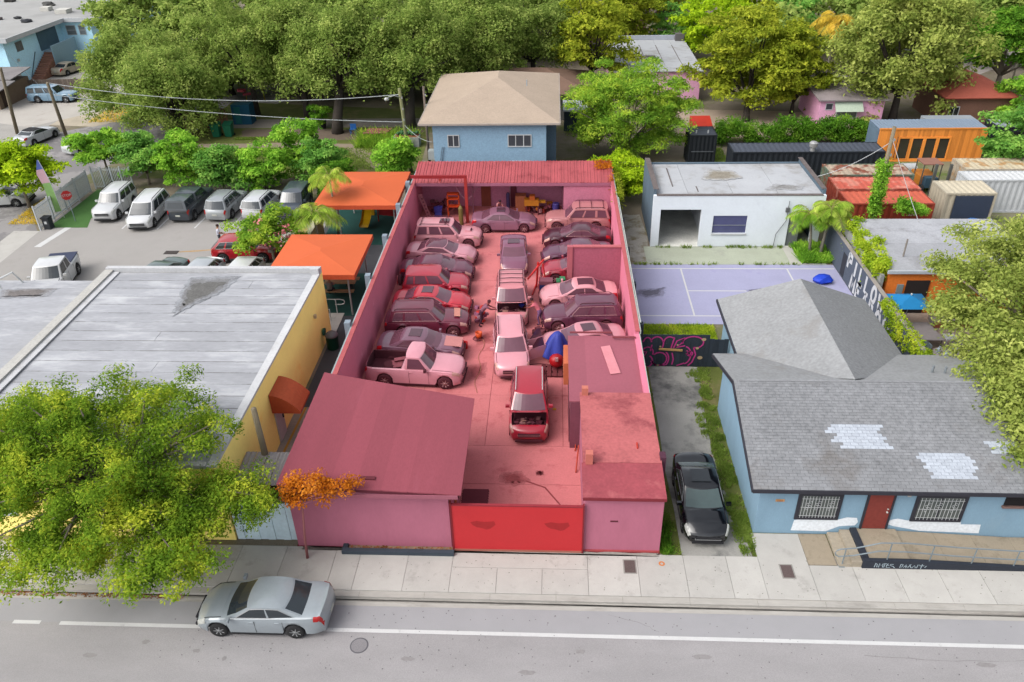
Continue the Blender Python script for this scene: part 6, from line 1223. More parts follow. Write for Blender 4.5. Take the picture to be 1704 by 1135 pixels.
# palms
def palm(name, label, x, y, h, nf, fl, kind, trunk=.1, lean=(0, 0), up=.9, group='palm trees', leaf=.02):
    t = thing(name, label, 'palm', (x, y, 0), group=group); g = np.random.default_rng(int(abs(x*31+y*17))); vs = []; st_ = MB()
    top = Vector((lean[0], lean[1], h)); MB().tube([(0, 0, -.02), (lean[0]*.4, lean[1]*.4, h*.5), tuple(top)], [trunk*1.3, trunk, trunk*.8], 8).build('trunk', mat('palm_trunk', (168, 160, 146), rough=.9, var=.15, scale=2, fine=.2, fscale=10), t, True, False)
    for i in range(nf):
        a = 2.399*i+g.normal()*.15; el = up*(1-.75*(i/nf))+g.normal()*.1; d = Vector((math.cos(a), math.sin(a), 0)); L_ = fl*(.8+.35*g.random()); pts = []
        for k in range(9):
            s = k/8; rr = L_*s; pts.append(top+d*(rr*math.cos(el)*(1-.1*s))+Vector((0, 0, rr*math.sin(el)-.8*L_*s*s*(1.0-.2*el))))
        st_.tube([tuple(q) for q in pts], [.03, .028, .025, .022, .02, .016, .012, .009, .006], 4, False)
        for k in range(54):
            s = .10+.88*k/54; j = min(int(s*8), 7); u = s*8-j; c = pts[j].lerp(pts[j+1], u); tg = (pts[j+1]-pts[j]).normalized(); sd_ = tg.cross(Vector((0, 0, 1))).normalized()
            ll = fl*.36*math.sin(math.pi*min(.98, .12+.86*s))**.6
            for sg in (1, -1):
                e = c+sd_*sg*ll*.85+tg*ll*.45-Vector((0, 0, ll*(.35+.45*g.random()))); w = tg*leaf; m_ = c.lerp(e, .5)+Vector((0, 0, .04)); vs += [c-w*.4, m_-w, e, m_+w]
    link('fronds', quadmesh('fronds', np.array([tuple(v) for v in vs]), fol(kind)), t); st_.build('stalks', plain((170, 168, 92), .7), t, True, False)
    return t
palm('palm_tree', 'larger near palm between the orange canopies and the parking lot', -15.95, 26.6, 3.3, 18, 2.3, 'palm', .1, (0, -.2))
palm('palm_tree', 'taller slim palm before the far orange canopy', -15.5, 30.0, 4.7, 13, 2.0, 'palm', .07, (0, -.3), 1.1)
for i, (x, y, h, lx) in enumerate(((17.4, 26.9, 3.0, -.4), (18.0, 26.6, 3.6, .1), (18.1, 27.2, 3.2, .5))): palm('palm_tree', ('left stem of the palm clump by the white workshop', 'middle stem of the palm clump by the white workshop', 'right stem of the palm clump by the white workshop')[i], x, y, h, 13, 1.9, 'palm' if i else 'bamboo', .09, (lx, 0))
palm('palm_tree', 'tall palm with yellowing fronds at the top right', 29.2, 66.0, 8.0, 16, 2.9, 'palmyellow', .16, (0, 0), .8, leaf=.045)
palm('palm_tree', 'thin small palm by the far road at the right', 52, 72, 4.0, 10, 1.8, 'palm', .08)

# vines, hedges, weeds, grass
def mass(name, label, cat, P, nn_, size, kind, stuff=True, asp=.5):
    o = link(name, leafmesh(name, P, nn_, size, asp, fol(kind))); return setp(o, label, cat, None, 'stuff' if stuff else None)
def rnorm(n, g): v = g.normal(size=(n, 3))*.6+np.array([0, 0, .6]); return v/np.linalg.norm(v, axis=1, keepdims=True)
def clumps(n, boxes, g, r):
    k = g.integers(0, len(boxes), n); b = np.array(boxes)[k]; p = b[:, :3]+(b[:, 3:]-b[:, :3])*g.random((n, 3)); return p+g.normal(size=(n, 3))*r
g = np.random.default_rng(5)
n = 26000; bxs = []
for i in range(60): y = 19.6+random.random()*6.6; z = 2.0+random.random()*1.0 if random.random() < .6 else random.random()*2.2+.3; x = 19.1+random.uniform(-.1, .9)*(z/2.6); bxs.append((x-.3, y-.35, z-.25, x+.3, y+.35, z+.2))
mass('vine_mass', 'thick green vines smothering the wall beside the orange building', 'vine', clumps(n, bxs, g, .08), rnorm(n, g), .05+.07*g.random(n), 'vine')
n = 9000; bxs = []
for i in range(70): y = 10.6+random.random()*6.8; z = 2.1-random.random()**2*1.4; bxs.append((18.5, y-.2, z-.15, 18.95, y+.2, z+.15))
mass('wall_vine', 'green creeper hanging over the near end of the graffiti wall', 'vine', clumps(n, bxs, g, .06), rnorm(n, g), .05+.05*g.random(n), 'vine')
n = 5000; bxs = [(21.6-.1, 28.5, z, 21.95, 28.8, z+.5) for z in np.arange(2.2, 5.6, .3)]
mass('pole_vine', 'green creeper wrapped round the leaning pole before the orange-red containers', 'vine', clumps(n, bxs, g, .16), rnorm(n, g), .06+.07*g.random(n), 'bright')
n = 3000; bxs = [(23.2+i*.3, 28.2, 2.6, 23.6+i*.3, 29.0, 3.4-i*.15) for i in range(6)]
mass('roof_vine', 'green creeper tip rising between the silver roof and the orange-red container', 'vine', clumps(n, bxs, g, .12), rnorm(n, g), .06+.07*g.random(n), 'bright')
n = 3500; bxs = [(4.5, y, 1.4+random.random()*1.4, 4.9, y+.6, 2.9) for y in np.arange(30.2, 35.4, .5)]
mass('corner_vine', 'yellowing creeper over the outside of the right lot wall', 'vine', clumps(n, bxs, g, .12), rnorm(n, g), .05+.06*g.random(n), 'yellowgreen')
n = 1600; bxs = [(3.2, 34.6, 3.4, 4.4, 36, 3.6), (4.2, 33, 2.2, 4.4, 35, 3.2)]
mass('shed_vine', 'orange-brown creeper on the right end of the red shed roof', 'vine', clumps(n, bxs, g, .08), rnorm(n, g), .05+.05*g.random(n), 'orange')
n = 24000; bxs = []
for i in range(110): x = 15.2+random.random()*13.6; z = random.random()*1.9; bxs.append((x-.4, 49.6, z, x+.4, 51.6, z+.4))
mass('leafy_hedge', 'long leafy green hedge behind the long black container', 'hedge', clumps(n, bxs, g, .15), rnorm(n, g), .09+.12*g.random(n), 'deep', asp=.28)
def grass(name, label, n, polys, kind='grass', h=.14, z=.0, sz=.05):
    k = g.integers(0, len(polys), n); b = np.array(polys)[k]; xy = b[:, :2]+(b[:, 2:]-b[:, :2])*g.random((n, 2)); a = g.random(n)*6.28; hh = h*(.4+.9*g.random(n)); w = sz*.35
    dx, dy = np.cos(a)*w, np.sin(a)*w; lx, ly = g.normal(size=n)*hh*.5, g.normal(size=n)*hh*.5; zz = np.full(n, z)
    v = np.stack([np.stack([xy[:, 0]-dx, xy[:, 1]-dy, zz], 1), np.stack([xy[:, 0]+dx, xy[:, 1]+dy, zz], 1), np.stack([xy[:, 0]+dx*.5+lx, xy[:, 1]+dy*.5+ly, zz+hh], 1), np.stack([xy[:, 0]-dx*.5+lx, xy[:, 1]-dy*.5+ly, zz+hh], 1)], 1).reshape(-1, 3)
    o = link(name, quadmesh(name, v, fol(kind))); return setp(o, label, 'grass', None, 'stuff')
ps = []
for i in range(170):
    y_ = random.uniform(-.05, 13.0); x_ = random.uniform(7.45+.25*math.sin(y_*1.3), 8.2) if random.random() < .8 else random.uniform(4.5, 5.0); r_ = random.uniform(.1, .3); ps.append((x_-r_, max(-.07, y_-r_), min(x_+r_, 8.29 if y_ < 9.6 else 9.2), y_+r_))
grass('side_yard_weeds', 'green weedy grass strip between the driveway and the blue house', 15000, ps, 'grass', h=.11)
grass('court_verge', 'grass verge between the purple court and the graffiti fence', 9000, [(4.8, 16.2, 9.4, 17.75), (8.0, 13.7, 9.4, 17.5), (4.7, 13.6, 5.6, 17)], 'vine', .16)
ws_ = []
for i in range(60): x_ = 7+random.random()*11; r_ = random.uniform(.08, .3); ws_.append((x_, 28.2-r_*.6, x_+r_, 28.38))
for i in range(40): x_ = 5.3+random.random()*11; r_ = random.uniform(.05, .25); ws_.append((x_, 25.55-r_*.3, x_+r_, 25.68+r_*.3))
for i in range(40): y_ = 17.6+random.random()*8; r_ = random.uniform(.05, .2); ws_.append((4.85, y_, 5.1+r_, y_+r_))
grass('court_weeds', 'weeds growing along the foot of the white workshop and the court edge', 1800, ws_, 'grass', .17)
grass('palm_undergrowth', 'low green plants at the foot of the palm clump', 3500, [(16.6, 25.8, 18.5, 28.2)], 'bright', .45, sz=.12)
grass('park_lawn', 'thin lawn of the park behind the hedge', 16000, [(-33, 44, -15.5, 49.8), (-31, 52.4, -24, 53)], 'grass', .12, sz=.09)
grass('park_tall_grass', 'tall ornamental grass beside the red table in the park', 2600, [(-18.6, 49.6, -13, 53.5)], 'bamboo', .8, sz=.09)
grass('yard_grass', 'grass between the black containers', 4000, [(14.1, 42.5, 15.4, 49.2), (27, 38.5, 30.5, 45)], 'grass', .15, sz=.09)
grass('verge_grass', 'dry grass verge beside the side street', 5000, [(-41.8, 32.2, -39.0, 38), (-49, 58.5, -44, 64)], 'palmyellow', .14, sz=.08)
grass('lot_grass_tufts', 'tufts of grass at the corner of the mauve front', 900, [(4.42, -.05, 4.9, 1.6)], 'deep', .2)
# ================================================================== SMALL THINGS
# ---- utility poles and cables
M_wood = mat('pole_wood', (150, 138, 116), rough=.9, var=.15, scale=2, fine=.15, fscale=12, stretch=(3, 3, .4))
def pole(label, x, y, h, r=.14, lean=(0, 0), lamp=False, extras=True, rgb=None):
    t = thing('utility_pole', label, 'pole', (x, y, 0), group='wooden utility poles')
    MB().tube([(0, 0, -.02), (lean[0]*.5, lean[1]*.5, h*.5), (lean[0], lean[1], h)], [r*1.1, r, r*.82], 10).build('shaft', plain(rgb, .9) if rgb else M_wood, t, True, False)
    if lamp:
        MB().tube([(lean[0], lean[1], h-.7), (lean[0]-.4, lean[1]-.2, h-.5), (lean[0]-.9, lean[1]-.3, h-.6)], .035).build('lamp_arm', plain((190, 194, 194), .4), t, True, False)
        MB().ico((lean[0]-1.05, lean[1]-.35, h-.75), .2, 2, (1, 1, .8)).build('lamp_head', plain((206, 208, 206), .4), t, True, False)
    if extras:
        for k in range(3): MB().obox((lean[0]*.9+.12, lean[1]*.9-.1, h*(.9-.12*k)), .12, .1, .16).build('insulator', plain((176, 178, 176), .5), t, False, False)
    return t
pole('greenish street lamp pole behind the far orange canopy', -12.25, 43.4, 7.5, .15, (-.1, -1.4), True, rgb=(150, 152, 108))
pole('thin grey pole at the corner of the two-storey blue house', -10.75, 44.4, 7.0, .11, (-.05, .2), rgb=(132, 118, 108))
pole('wooden pole beside the white sports car', -48.6, 53.7, 6.0, .16, (1.6, -2.8), extras=False)
pole('leaning wooden pole at the left edge', -54.4, 54.9, 7.4, .16, (3.4, -4), extras=False)
pole('second greenish pole at the left edge', -54.6, 51.4, 5.6, .15, (1.2, -2), extras=False, rgb=(126, 146, 112))
pole('vine-covered pole before the orange-red containers', 21.75, 28.6, 8.3, .14, (0, 0), extras=True)
pole('bare wooden post beside the awning of the yellow building', -12.05, 2.9, 4.9, .14, (.0, -.1), extras=False)
MB()
def cable(label, a, b, sag, r=.02, rgb=(186, 192, 194)):
    P = [tuple(Vector(a).lerp(Vector(b), i/16)-Vector((0, 0, sag*4*(i/16)*(1-i/16)))) for i in range(17)]
    one('cable', MB().tube(P, r, 5), plain(rgb, .5), label, 'cable', 'overhead cables', base=a)
cable('upper overhead cable from the lamp pole to the left', (-12.35, 42.1, 7.0), (-47, 51.2, 5.9), 1.0, .03)
cable('lower overhead cable from the lamp pole to the left', (-12.3, 42.6, 4.6), (-47.4, 52, 4.6), .5, .03)
cable('thin cable crossing the side street', (-47.5, 52, 4.4), (-66, 74, 4.8), .5, .015, (110, 116, 122))
cable('white service cable from the vine pole to the workshop roof', (21.75, 28.6, 7.3), (18.3, 31, 4.1), .3, .022, (214, 218, 222))
cable('thin cable from the vine pole down to the silver roof', (21.75, 28.6, 7.6), (23.4, 25.6, 3.05), .1, .02, (206, 204, 206))
cable('service cable between the lamp pole and the blue house', (-12.3, 42.5, 4.4), (-9.6, 39.2, 4.0), .3, .02)
# ---- fences on the left
def picket_fence(label, a, b, h, n, rgb):
    t = thing('picket_fence', label, 'fence', (a[0], a[1], 0)); d = Vector((b[0]-a[0], b[1]-a[1], 0)); L_ = d.length; rz_ = math.atan2(d.y, d.x); m_ = plain(rgb, .6)
    me = MB().box(-.022, .022, -.022, .022, .08, h).mesh('picket', m_)
    for i in range(n): q = d*((i+.5)/n); link('picket', me, t, (q.x, q.y, 0), (0, 0, rz_))
    for z in (.22, h-.2): MB().obox((d.x/2, d.y/2, z), L_, .06, .05, rz_).build('rail', m_, t, False, False)
    for i in range(5): q = d*(i/4); MB().obox((q.x, q.y, h/2+.05), .1, .1, h+.1, rz_).build('post', m_, t, False, False)
    return t
picket_fence('long white picket fence beside the artificial lawn', (-38.55, 31.1), (-38.6, 38.9), 1.85, 62, (222, 228, 232))
picket_fence('short white picket fence at the back of the artificial lawn', (-38.5, 39.6), (-35.2, 39.6), 1.85, 24, (214, 222, 226))
wf = thing('wooden_fence', 'brown wooden plank fence beside the green bins', 'fence', (-36, 57, 0))
for i in range(32): MB().obox((-38.2+i*.16, 55.6+i*.045, .9), .15, .04, 1.8+random.uniform(-.08, .08), .27).build('plank', mat('brown_plank', (150, 112, 84), rough=.9, var=.15, rnd=.15), wf)
cf = thing('dark_plank_fence', 'grey wooden fence behind the old station wagon', 'fence', (-57, 70, 0))
for i in range(30): MB().obox((-62.4+i*.3, 69.6+i*.02, .85), .28, .05, 1.7).build('plank', mat('grey_brown_plank', (136, 122, 112), rough=.9, var=.15, rnd=.15), cf)
ml = thing('mesh_fence', 'dark wire fence right of the grey wooden fence', 'fence', (-51, 70.4, 0))
for i in range(7): MB().tube([(-53.3+i*.9, 70.2, 0), (-53.3+i*.9, 70.2, 1.7)], .03).build('post', plain((88, 88, 90), .6), ml)
for z in (.1, .9, 1.65): MB().tube([(-53.3, 70.2, z), (-47.9, 70.2, z)], .02).build('rail', plain((88, 88, 90), .6), ml)
# ---- feather flag, stop sign, bins
ff = thing('feather_flag', 'tall feather flag in blue, pink and green beside the lime tree', 'flag', (-38.0, 33.5, 0))
def fl_(u): return (-38.0-.15*u-.95*max(0, u-.5)**1.6, 33.5-.1*u, 4.7*u)
def band(u0, u1, rgb, w0=.72):
    vs = []; n_ = 6; b = MB()
    for i in range(n_+1):
        u = u0+(u1-u0)*i/n_; q = fl_(u); w = w0*min(1, (1.02-u)*4+.05); vs += [q, (q[0]-w, q[1]-.05*math.sin(u*9), q[2]-.15*w)]
    b.add(vs, [(2*i, 2*i+1, 2*i+3, 2*i+2) for i in range(n_)]); o = b.build('cloth', plain(rgb, .8), ff); o['label'] = 'flag band'; return o
band(.12, .62, (150, 194, 118)); band(.62, .85, (226, 186, 200)); band(.85, 1.0, (96, 118, 196)); MB().tube([fl_(i/10) for i in range(11)], .025).build('pole', plain((226, 230, 234), .4), ff)
ss = thing('stop_sign', 'red octagonal stop sign on a thin post before the white fence', 'sign', (-36.75, 32.8, 0))
MB().tube([(-36.75, 32.8, 0), (-36.75, 32.8, 2.5)], .03).build('post', plain((150, 166, 174), .5), ss)
oc = [(.38*math.cos(R_(22.5+45*i)), .38*math.sin(R_(22.5+45*i))) for i in range(8)]; rot = R_(35)
def SP(u, v, d_=0): return (-36.75+u*math.cos(rot)+d_*math.sin(rot), 32.75+u*math.sin(rot)-d_*math.cos(rot), 2.15+v)
MB().add([SP(u, v, .0) for u, v in oc]+[SP(u, v, .02) for u, v in oc], [tuple(range(7, -1, -1)), tuple(range(8, 16))]+[(i, (i+1) % 8, 8+(i+1) % 8, 8+i) for i in range(8)]).build('plate', plain((206, 44, 44), .5), ss)
textmesh('STOP', .27, Matrix.Translation(SP(0, -.09, .026)) @ Matrix.Rotation(rot, 4, 'Z') @ Matrix.Rotation(R_(90), 4, 'X'), F_white, 'lettering', ss, .002)
tb = thing('litter_bin', 'black litter bin at the end of the white picket fence', 'bin', (-38.1, 31.5, 0))
MB().prism([(-38.35, 31.25), (-37.85, 31.25), (-37.82, 31.75), (-38.38, 31.75)], 0, .85).build('body', plain((56, 60, 66), .6), tb); bx('lid', plain((40, 44, 50), .6), tb, -38.4, -37.8, 31.2, 31.8, .85, .95); bx('notice', F_white, tb, -38.2, -38.0, 31.235, 31.248, .45, .65)
def wheelie(label, x, y, rgb, s=1.):
    t = thing('wheeled_bin', label, 'bin', (x, y, 0)); b = MB()
    b.add([(-.25*s, -.28*s, .06), (.25*s, -.28*s, .06), (.25*s, .25*s, .06), (-.25*s, .25*s, .06), (-.33*s, -.36*s, 1.0*s), (.33*s, -.36*s, 1.0*s), (.33*s, .36*s, 1.0*s), (-.33*s, .36*s, 1.0*s)], [(3, 2, 1, 0), (4, 5, 6, 7), (0, 1, 5, 4), (1, 2, 6, 5), (2, 3, 7, 6), (3, 0, 4, 7)]); b.build('body', plain(rgb, .5), t, False, False)
    MB().slab([(-.36*s, -.4*s, 1.02*s), (.36*s, -.4*s, 1.02*s), (.36*s, .4*s, 1.12*s), (-.36*s, .4*s, 1.12*s)], .05).build('lid', plain(tuple(int(v*.9) for v in rgb), .5), t, False, False)
    for q in (-.3*s, .3*s): MB().lathe([(.12, -.03), (.12, .03)], 12, (q, .3*s, .12), 'X').build('wheel', plain((40, 40, 42), .8), t, False, False)
wheelie('left of the two green wheeled bins in the park', -33.1, 53.5, (34, 128, 96), 1.25); wheelie('right of the two green wheeled bins in the park', -31.9, 53.6, (28, 116, 86), 1.25)
gb_ = thing('alley_bin', 'round green litter bin with a domed top in the alley', 'bin', (-12.35, 15.0, 0))
MB().lathe([(.30, 0), (.34, .05), (.34, .8), (.36, .82)], 18, (-12.35, 15.0, 0)).build('body', plain((24, 92, 68), .6), gb_, True); MB().lathe([(.37, .82), (.37, .88), (.3, .98), (.16, 1.08), (.02, 1.1)], 18, (-12.35, 15.0, 0)).build('dome', plain((120, 120, 124), .4), gb_, True)
# ---- playground and picnic things
sd_ = thing('play_slide', 'yellow plastic slide under the far orange canopy', 'slide', (-13.9, 32, 0))
P = [(34.2, 1.7), (33.6, 1.45), (32.9, .85), (32.2, .35), (31.6, .22), (31.2, .2)]
sl_ = MB()
for (y0, z0), (y1, z1) in zip(P[:-1], P[1:]):
    for u0, u1, dz0, dz1 in ((-.3, .3, 0, 0), (-.36, -.3, .16, 0), (.3, .36, 0, .16)): sl_.add([(-13.9+u0, y0, z0+dz0), (-13.9+u1, y0, z0+dz1), (-13.9+u1, y1, z1+dz1), (-13.9+u0, y1, z1+dz0)], [(0, 1, 2, 3)])
sl_.build('chute', plain((236, 190, 22), .4), sd_); bx('support', plain((214, 168, 20), .5), sd_, -14.15, -13.65, 33.9, 34.2, 0, 1.6)
tp_ = thing('play_tower', 'red and white play frame beside the yellow slide', 'play frame', (-12.3, 33.2, 0))
for x in (-13.1, -11.7):
    for y in (32.8, 34.2): MB().tube([(x, y, 0), (x, y, 1.8)], .05).build('post', plain((180, 36, 40), .5), tp_)
MB().obox((-12.3, 32.7, .75), 1.5, .08, .5, -.25).build('panel', plain((176, 34, 44), .5), tp_)
for k in range(4): MB().obox((-12.6+k*.3, 33.1, .95), .2, .5, .05, -.25).build('step', plain((222, 214, 210), .6), tp_)
pt_ = thing('picnic_table', 'brown plank picnic table under the near orange canopy', 'table', (-13.4, 21.6, 0))
M_pl = mat('picnic_plank', (190, 150, 112), rough=.8, var=.1, rnd=.08)
for k in range(4): bx('top_plank', M_pl, pt_, -14.4, -12.4, 21.35+k*.19, 21.53+k*.19, .72, .76)
for y in (20.75, 20.95, 22.45, 22.65): bx('bench_plank', M_pl, pt_, -14.4, -12.4, y, y+.18, .42, .46)
for x in (-14.1, -12.7): bx('leg_frame', plain((70, 66, 64), .7), pt_, x-.03, x+.03, 20.8, 22.8, .34, .40); MB().obox((x, 21.2, .36), .05, .06, .75, 0, R_(20)).obox((x, 22.2, .36), .05, .06, .75, 0, R_(-20)).build('leg', plain((70, 66, 64), .7), pt_)
hr = thing('ramp_handrail', 'white tube handrail behind the yellow building', 'railing', (-13.2, 19.2, 0))
for pts_ in ([(-14.3, 18.95, .95), (-12.75, 18.95, .95), (-12.55, 18.95, .9), (-12.5, 18.95, .78), (-12.55, 18.95, .66), (-12.75, 18.95, .6), (-13.1, 18.95, .6)], [(-13.05, 18.95, 0), (-13.05, 18.95, .95)], [(-14.2, 18.95, 0), (-14.2, 18.95, .95)], [(-13.6, 18.0, .8), (-13.2, 18.0, .8), (-13.2, 18.0, 0)], [(-13.6, 18.0, .45), (-13.2, 18.0, .45)]): MB().tube(pts_, .03, 6).build('tube', F_white, hr)
struct('ramp_concrete', rect(-14, -12.6, 15.6, 18.9), .03, M_conc, .05)
# yellow low wall, heap of boxes by the palms
yw = thing('yellow_low_wall', 'pale yellow low wall behind the near orange canopy', 'wall', (-16.6, 26.5, 0)); bx('wall', mat('pale_yellow_wall', (206, 200, 140), var=.06), yw, -16.95, -16.65, 24.4, 30.4, 0, 1.5); bx('cap', plain((226, 222, 190), .8), yw, -17.0, -16.6, 24.4, 30.4, 1.5, 1.58)
one('cardboard_box', MB().obox((-17.6, 28.2, .95), .9, .8, .6, .4, .15), plain((226, 178, 140), .8), 'tan cardboard box on the heap beside the palm', 'box')
one('grey_crate', MB().box(-18.6, -17.1, 27.6, 29.2, .0, .62), plain((130, 138, 148), .7), 'grey crate under the cardboard box beside the palm', 'crate')
one('white_bag', MB().ico((-18.4, 28.6, .85), .45, 2, (1, .8, .6), .15), plain((222, 220, 214), .7), 'white sack on the grey crate beside the palm', 'sack')
one('tan_planter', MB().box(-18.9, -17.2, 26.9, 27.3, 0, .7), plain((222, 150, 86), .8), 'orange-tan planter box right of the red crossover', 'planter')
# park furniture
rt = thing('red_table', 'faded red table in the park beside the tall grass', 'table', (-17, 52.6, 0)); MB().slab([(-18.2, 51.9, .75), (-15.9, 51.9, .75), (-15.6, 53.5, .75), (-17.9, 53.5, .75)], .06).build('top', plain((186, 112, 112), .8), rt)
for x, y in ((-17.9, 52.1), (-16.1, 52.1), (-17.6, 53.3), (-15.9, 53.3)): MB().tube([(x, y, 0), (x, y, .7)], .04).build('leg', plain((120, 80, 80), .8), rt)
bc = thing('blue_chair', 'small blue plastic chair beside the thick tree trunk', 'chair', (-19.6, 53.9, 0)); bx('seat', plain((44, 110, 186), .6), bc, -19.9, -19.3, 53.7, 54.2, .5, .56); bx('backrest', plain((44, 110, 186), .6), bc, -19.9, -19.3, 54.15, 54.2, .56, 1.0)
for x in (-19.87, -19.36):
    for y in (53.73, 54.14): bx('leg', plain((44, 110, 186), .6), bc, x, x+.05, y, y+.05, 0, .5)
one('black_pot', MB().lathe([(.35, 0), (.5, .7), (.46, .75)], 14, (-23.2, 56, 0)), plain((48, 46, 48), .8), 'black plant pot left of the thick tree trunk', 'pot')
pl_ = thing('raised_planter', 'pale raised planter box in the park near the lamp pole', 'planter', (-13.7, 50.6, 0)); bx('box', plain((178, 180, 176), .8), pl_, -14.9, -12.5, 50.0, 51.2, 0, .9); bx('soil', plain((150, 96, 66), .9), pl_, -14.8, -12.6, 50.1, 51.1, .9, .95)
for i in range(6): MB().ico((-14.5+i*.35, 50.6+.2*(i % 2), 1.15), .25, 1, (1, 1, .8), .3).build('plant', plain((70, 120, 70), .8), pl_)
dk = thing('blue_shed', 'blue-green plastic storage shed behind the green bins', 'shed', (-31.5, 58.3, 0)); bx('body', plain((24, 96, 128), .6), dk, -32.8, -30.9, 57.4, 58.8, 0, 2.0); bx('door', plain((30, 116, 120), .6), dk, -32.5, -31.9, 57.34, 57.395, .1, 1.8)
sw_ = thing('play_swing', 'yellow and pink play swing under the olive trees', 'swing', (-33.5, 66.5, 0)); MB().tube([(-34.5, 66.5, 0), (-34.3, 66.5, 2.1), (-32.6, 66.5, 2.1), (-32.4, 66.5, 0)], .06).build('frame', plain((206, 176, 40), .5), sw_); MB().obox((-34.0, 65.8, .9), 1.0, .4, .2, .3).obox((-34.6, 65.8, 1.3), .8, .5, .3, -.3).build('seat', plain((224, 96, 120), .5), sw_)
for i, (x, y) in enumerate(((-36.2, 43.3), (-35.5, 43.5))): one('white_post', MB().tube([(x, y, 0), (x-.05, y, 3.6)], .09, 8), plain((206, 214, 218), .6), ('left', 'right')[i]+' of two white posts rising from the hedge', 'post', 'white posts in the hedge')
# ---- yard of the orange building
um = thing('parasol', 'blue square parasol before the orange building', 'parasol', (20.0, 17.2, 0)); apx = (20.0, 17.2, 2.35); cs_ = [(18.95, 16.3, 1.95), (21.0, 16.3, 1.95), (21.0, 18.1, 1.95), (18.95, 18.1, 1.95)]
for k in range(4): MB().add([cs_[k], cs_[(k+1) % 4], apx], [(0, 1, 2)]).build('canopy_panel', plain((28, 140, 206), .7), um)
MB().tube([(20, 17.2, 0), (20, 17.2, 2.4)], .03).build('pole', F_white, um); MB().ico((20, 17.2, 2.42), .06, 1).build('finial', F_white, um)
tt = thing('trestle_table', 'grey folding table below the blue parasol', 'table', (20.9, 15.9, 0)); MB().slab([(20.2, 15.1, .74), (21.4, 15.1, .74), (21.2, 17.0, .74), (20.0, 17.0, .74)], .05).build('top', plain((176, 168, 170), .7), tt)
for x, y in ((20.3, 15.2), (21.3, 15.2), (20.1, 16.9), (21.1, 16.9)): MB().tube([(x, y, 0), (x, y, .7)], .03).build('leg', plain((120, 116, 116)), tt)
wt_ = thing('white_stool', 'white plastic stool beside the grey folding table', 'stool', (21.9, 15.6, 0)); bx('seat', F_white, wt_, 21.6, 22.2, 15.3, 15.9, .6, .66)
for x in (21.63, 22.12):
    for y in (15.33, 15.82): bx('leg', F_white, wt_, x, x+.05, y, y+.05, 0, .6)
rt2 = thing('round_table', 'round pale table with bottles beside the creeper wall', 'table', (20.9, 13.6, 0)); MB().lathe([(.75, .7), (.75, .75)], 20, (20.9, 13.6, 0)).build('top', plain((196, 186, 182), .6), rt2); MB().tube([(20.9, 13.6, 0), (20.9, 13.6, .7)], .06).build('stem', plain((130, 80, 60)), rt2); MB().lathe([(.76, .67), (.77, .72)], 20, (20.9, 13.6, 0)).build('rim', plain((170, 110, 80)), rt2)
for i, (x, y) in enumerate(((20.5, 13.8), (20.7, 13.4), (21.2, 13.9))): one('bottle', MB().lathe([(.1, .75), (.1, 1.0), (.04, 1.08), (.04, 1.14)], 10, (x, y, 0)), plain((196, 214, 226), .3), ('left pale bottle on the round table', 'near pale bottle on the round table', 'right pale bottle on the round table')[i], 'bottle', 'bottles on the round table')
fp = thing('fire_ring', 'white stone fire ring in the yard of the orange building', 'fire pit', (22.6, 15.2, 0)); MB().lathe([(.4, 0), (.75, 0), (.75, .3), (.42, .3), (.40, .05)], 20, (22.6, 15.2, 0)).build('ring', plain((226, 222, 216), .8), fp); MB().lathe([(.39, 0), (.39, .12)], 16, (22.6, 15.2, 0)).build('ash', plain((78, 74, 74)), fp)
tyre = thing('junk_bin', 'grey tub full of scrap beside the creeper wall', 'tub', (20.0, 14.7, 0)); MB().lathe([(.4, 0), (.55, .7), (.5, .7), (.36, .05)], 16, (20.0, 14.7, 0)).build('tub', plain((120, 134, 142), .6), tyre)
for i in range(7): MB().obox((20+random.uniform(-.3, .3), 14.7+random.uniform(-.3, .3), .65), .3, .08, .12, random.random()*3, random.random()).build('scrap', plain(random.choice([(60, 66, 76), (150, 160, 168), (90, 96, 110)])), tyre)
bb = thing('brick_bed', 'low brick-edged bed before the orange building', 'planter', (23, 18.3, 0)); bx('front_edge', plain((196, 116, 84), .9), bb, 22.0, 25.5, 17.6, 17.75, 0, .3); bx('back_edge', plain((190, 176, 160), .9), bb, 22.0, 25.5, 18.5, 18.6, 0, .3); bx('fill', plain((176, 170, 162), .9), bb, 22.0, 25.5, 17.76, 18.49, 0, .2)
MB()
one('blue_tarp', MB().ico((17.2, 23.1, .25), .62, 2, (1, .75, .45), .12), plain((30, 74, 220), .6), 'bright blue tarpaulin bundle on the purple court', 'tarpaulin')
for i, (x, y, z, r) in enumerate(((29.6, 30.6, .5, .55), (30.4, 30.2, .4, .5))): one('blue_barrel', MB().lathe([(r*.8, 0), (r, .3), (r, .7), (r*.8, 1.0)], 14, (x, y, 0)), plain((20, 120, 206), .5), ('left', 'right')[i]+' blue barrel before the beige container', 'barrel', 'blue barrels')
fk = thing('forklift', 'orange and grey forklift between the rusty container and the beige ones', 'forklift', (29.6, 38.6, 0))
bx('body', plain((214, 134, 50), .6), fk, 28.9, 30.2, 38.6, 40.4, .4, 1.2); bx('seat_box', plain((70, 100, 120), .6), fk, 29.1, 30.0, 38.0, 38.6, .5, 1.3); bx('overhead_guard', plain((168, 120, 104), .8), fk, 28.8, 30.3, 38.3, 39.8, 2.25, 2.32)
for x in (28.85, 30.2):
    for y in (38.35, 39.7): bx('guard_post', plain((110, 106, 100)), fk, x, x+.07, y, y+.07, .6, 2.24)
for x in (29.3, 30.4): bx('mast', plain((106, 108, 104), .6), fk, x, x+.18, 37.4, 37.6, .1, 2.6)
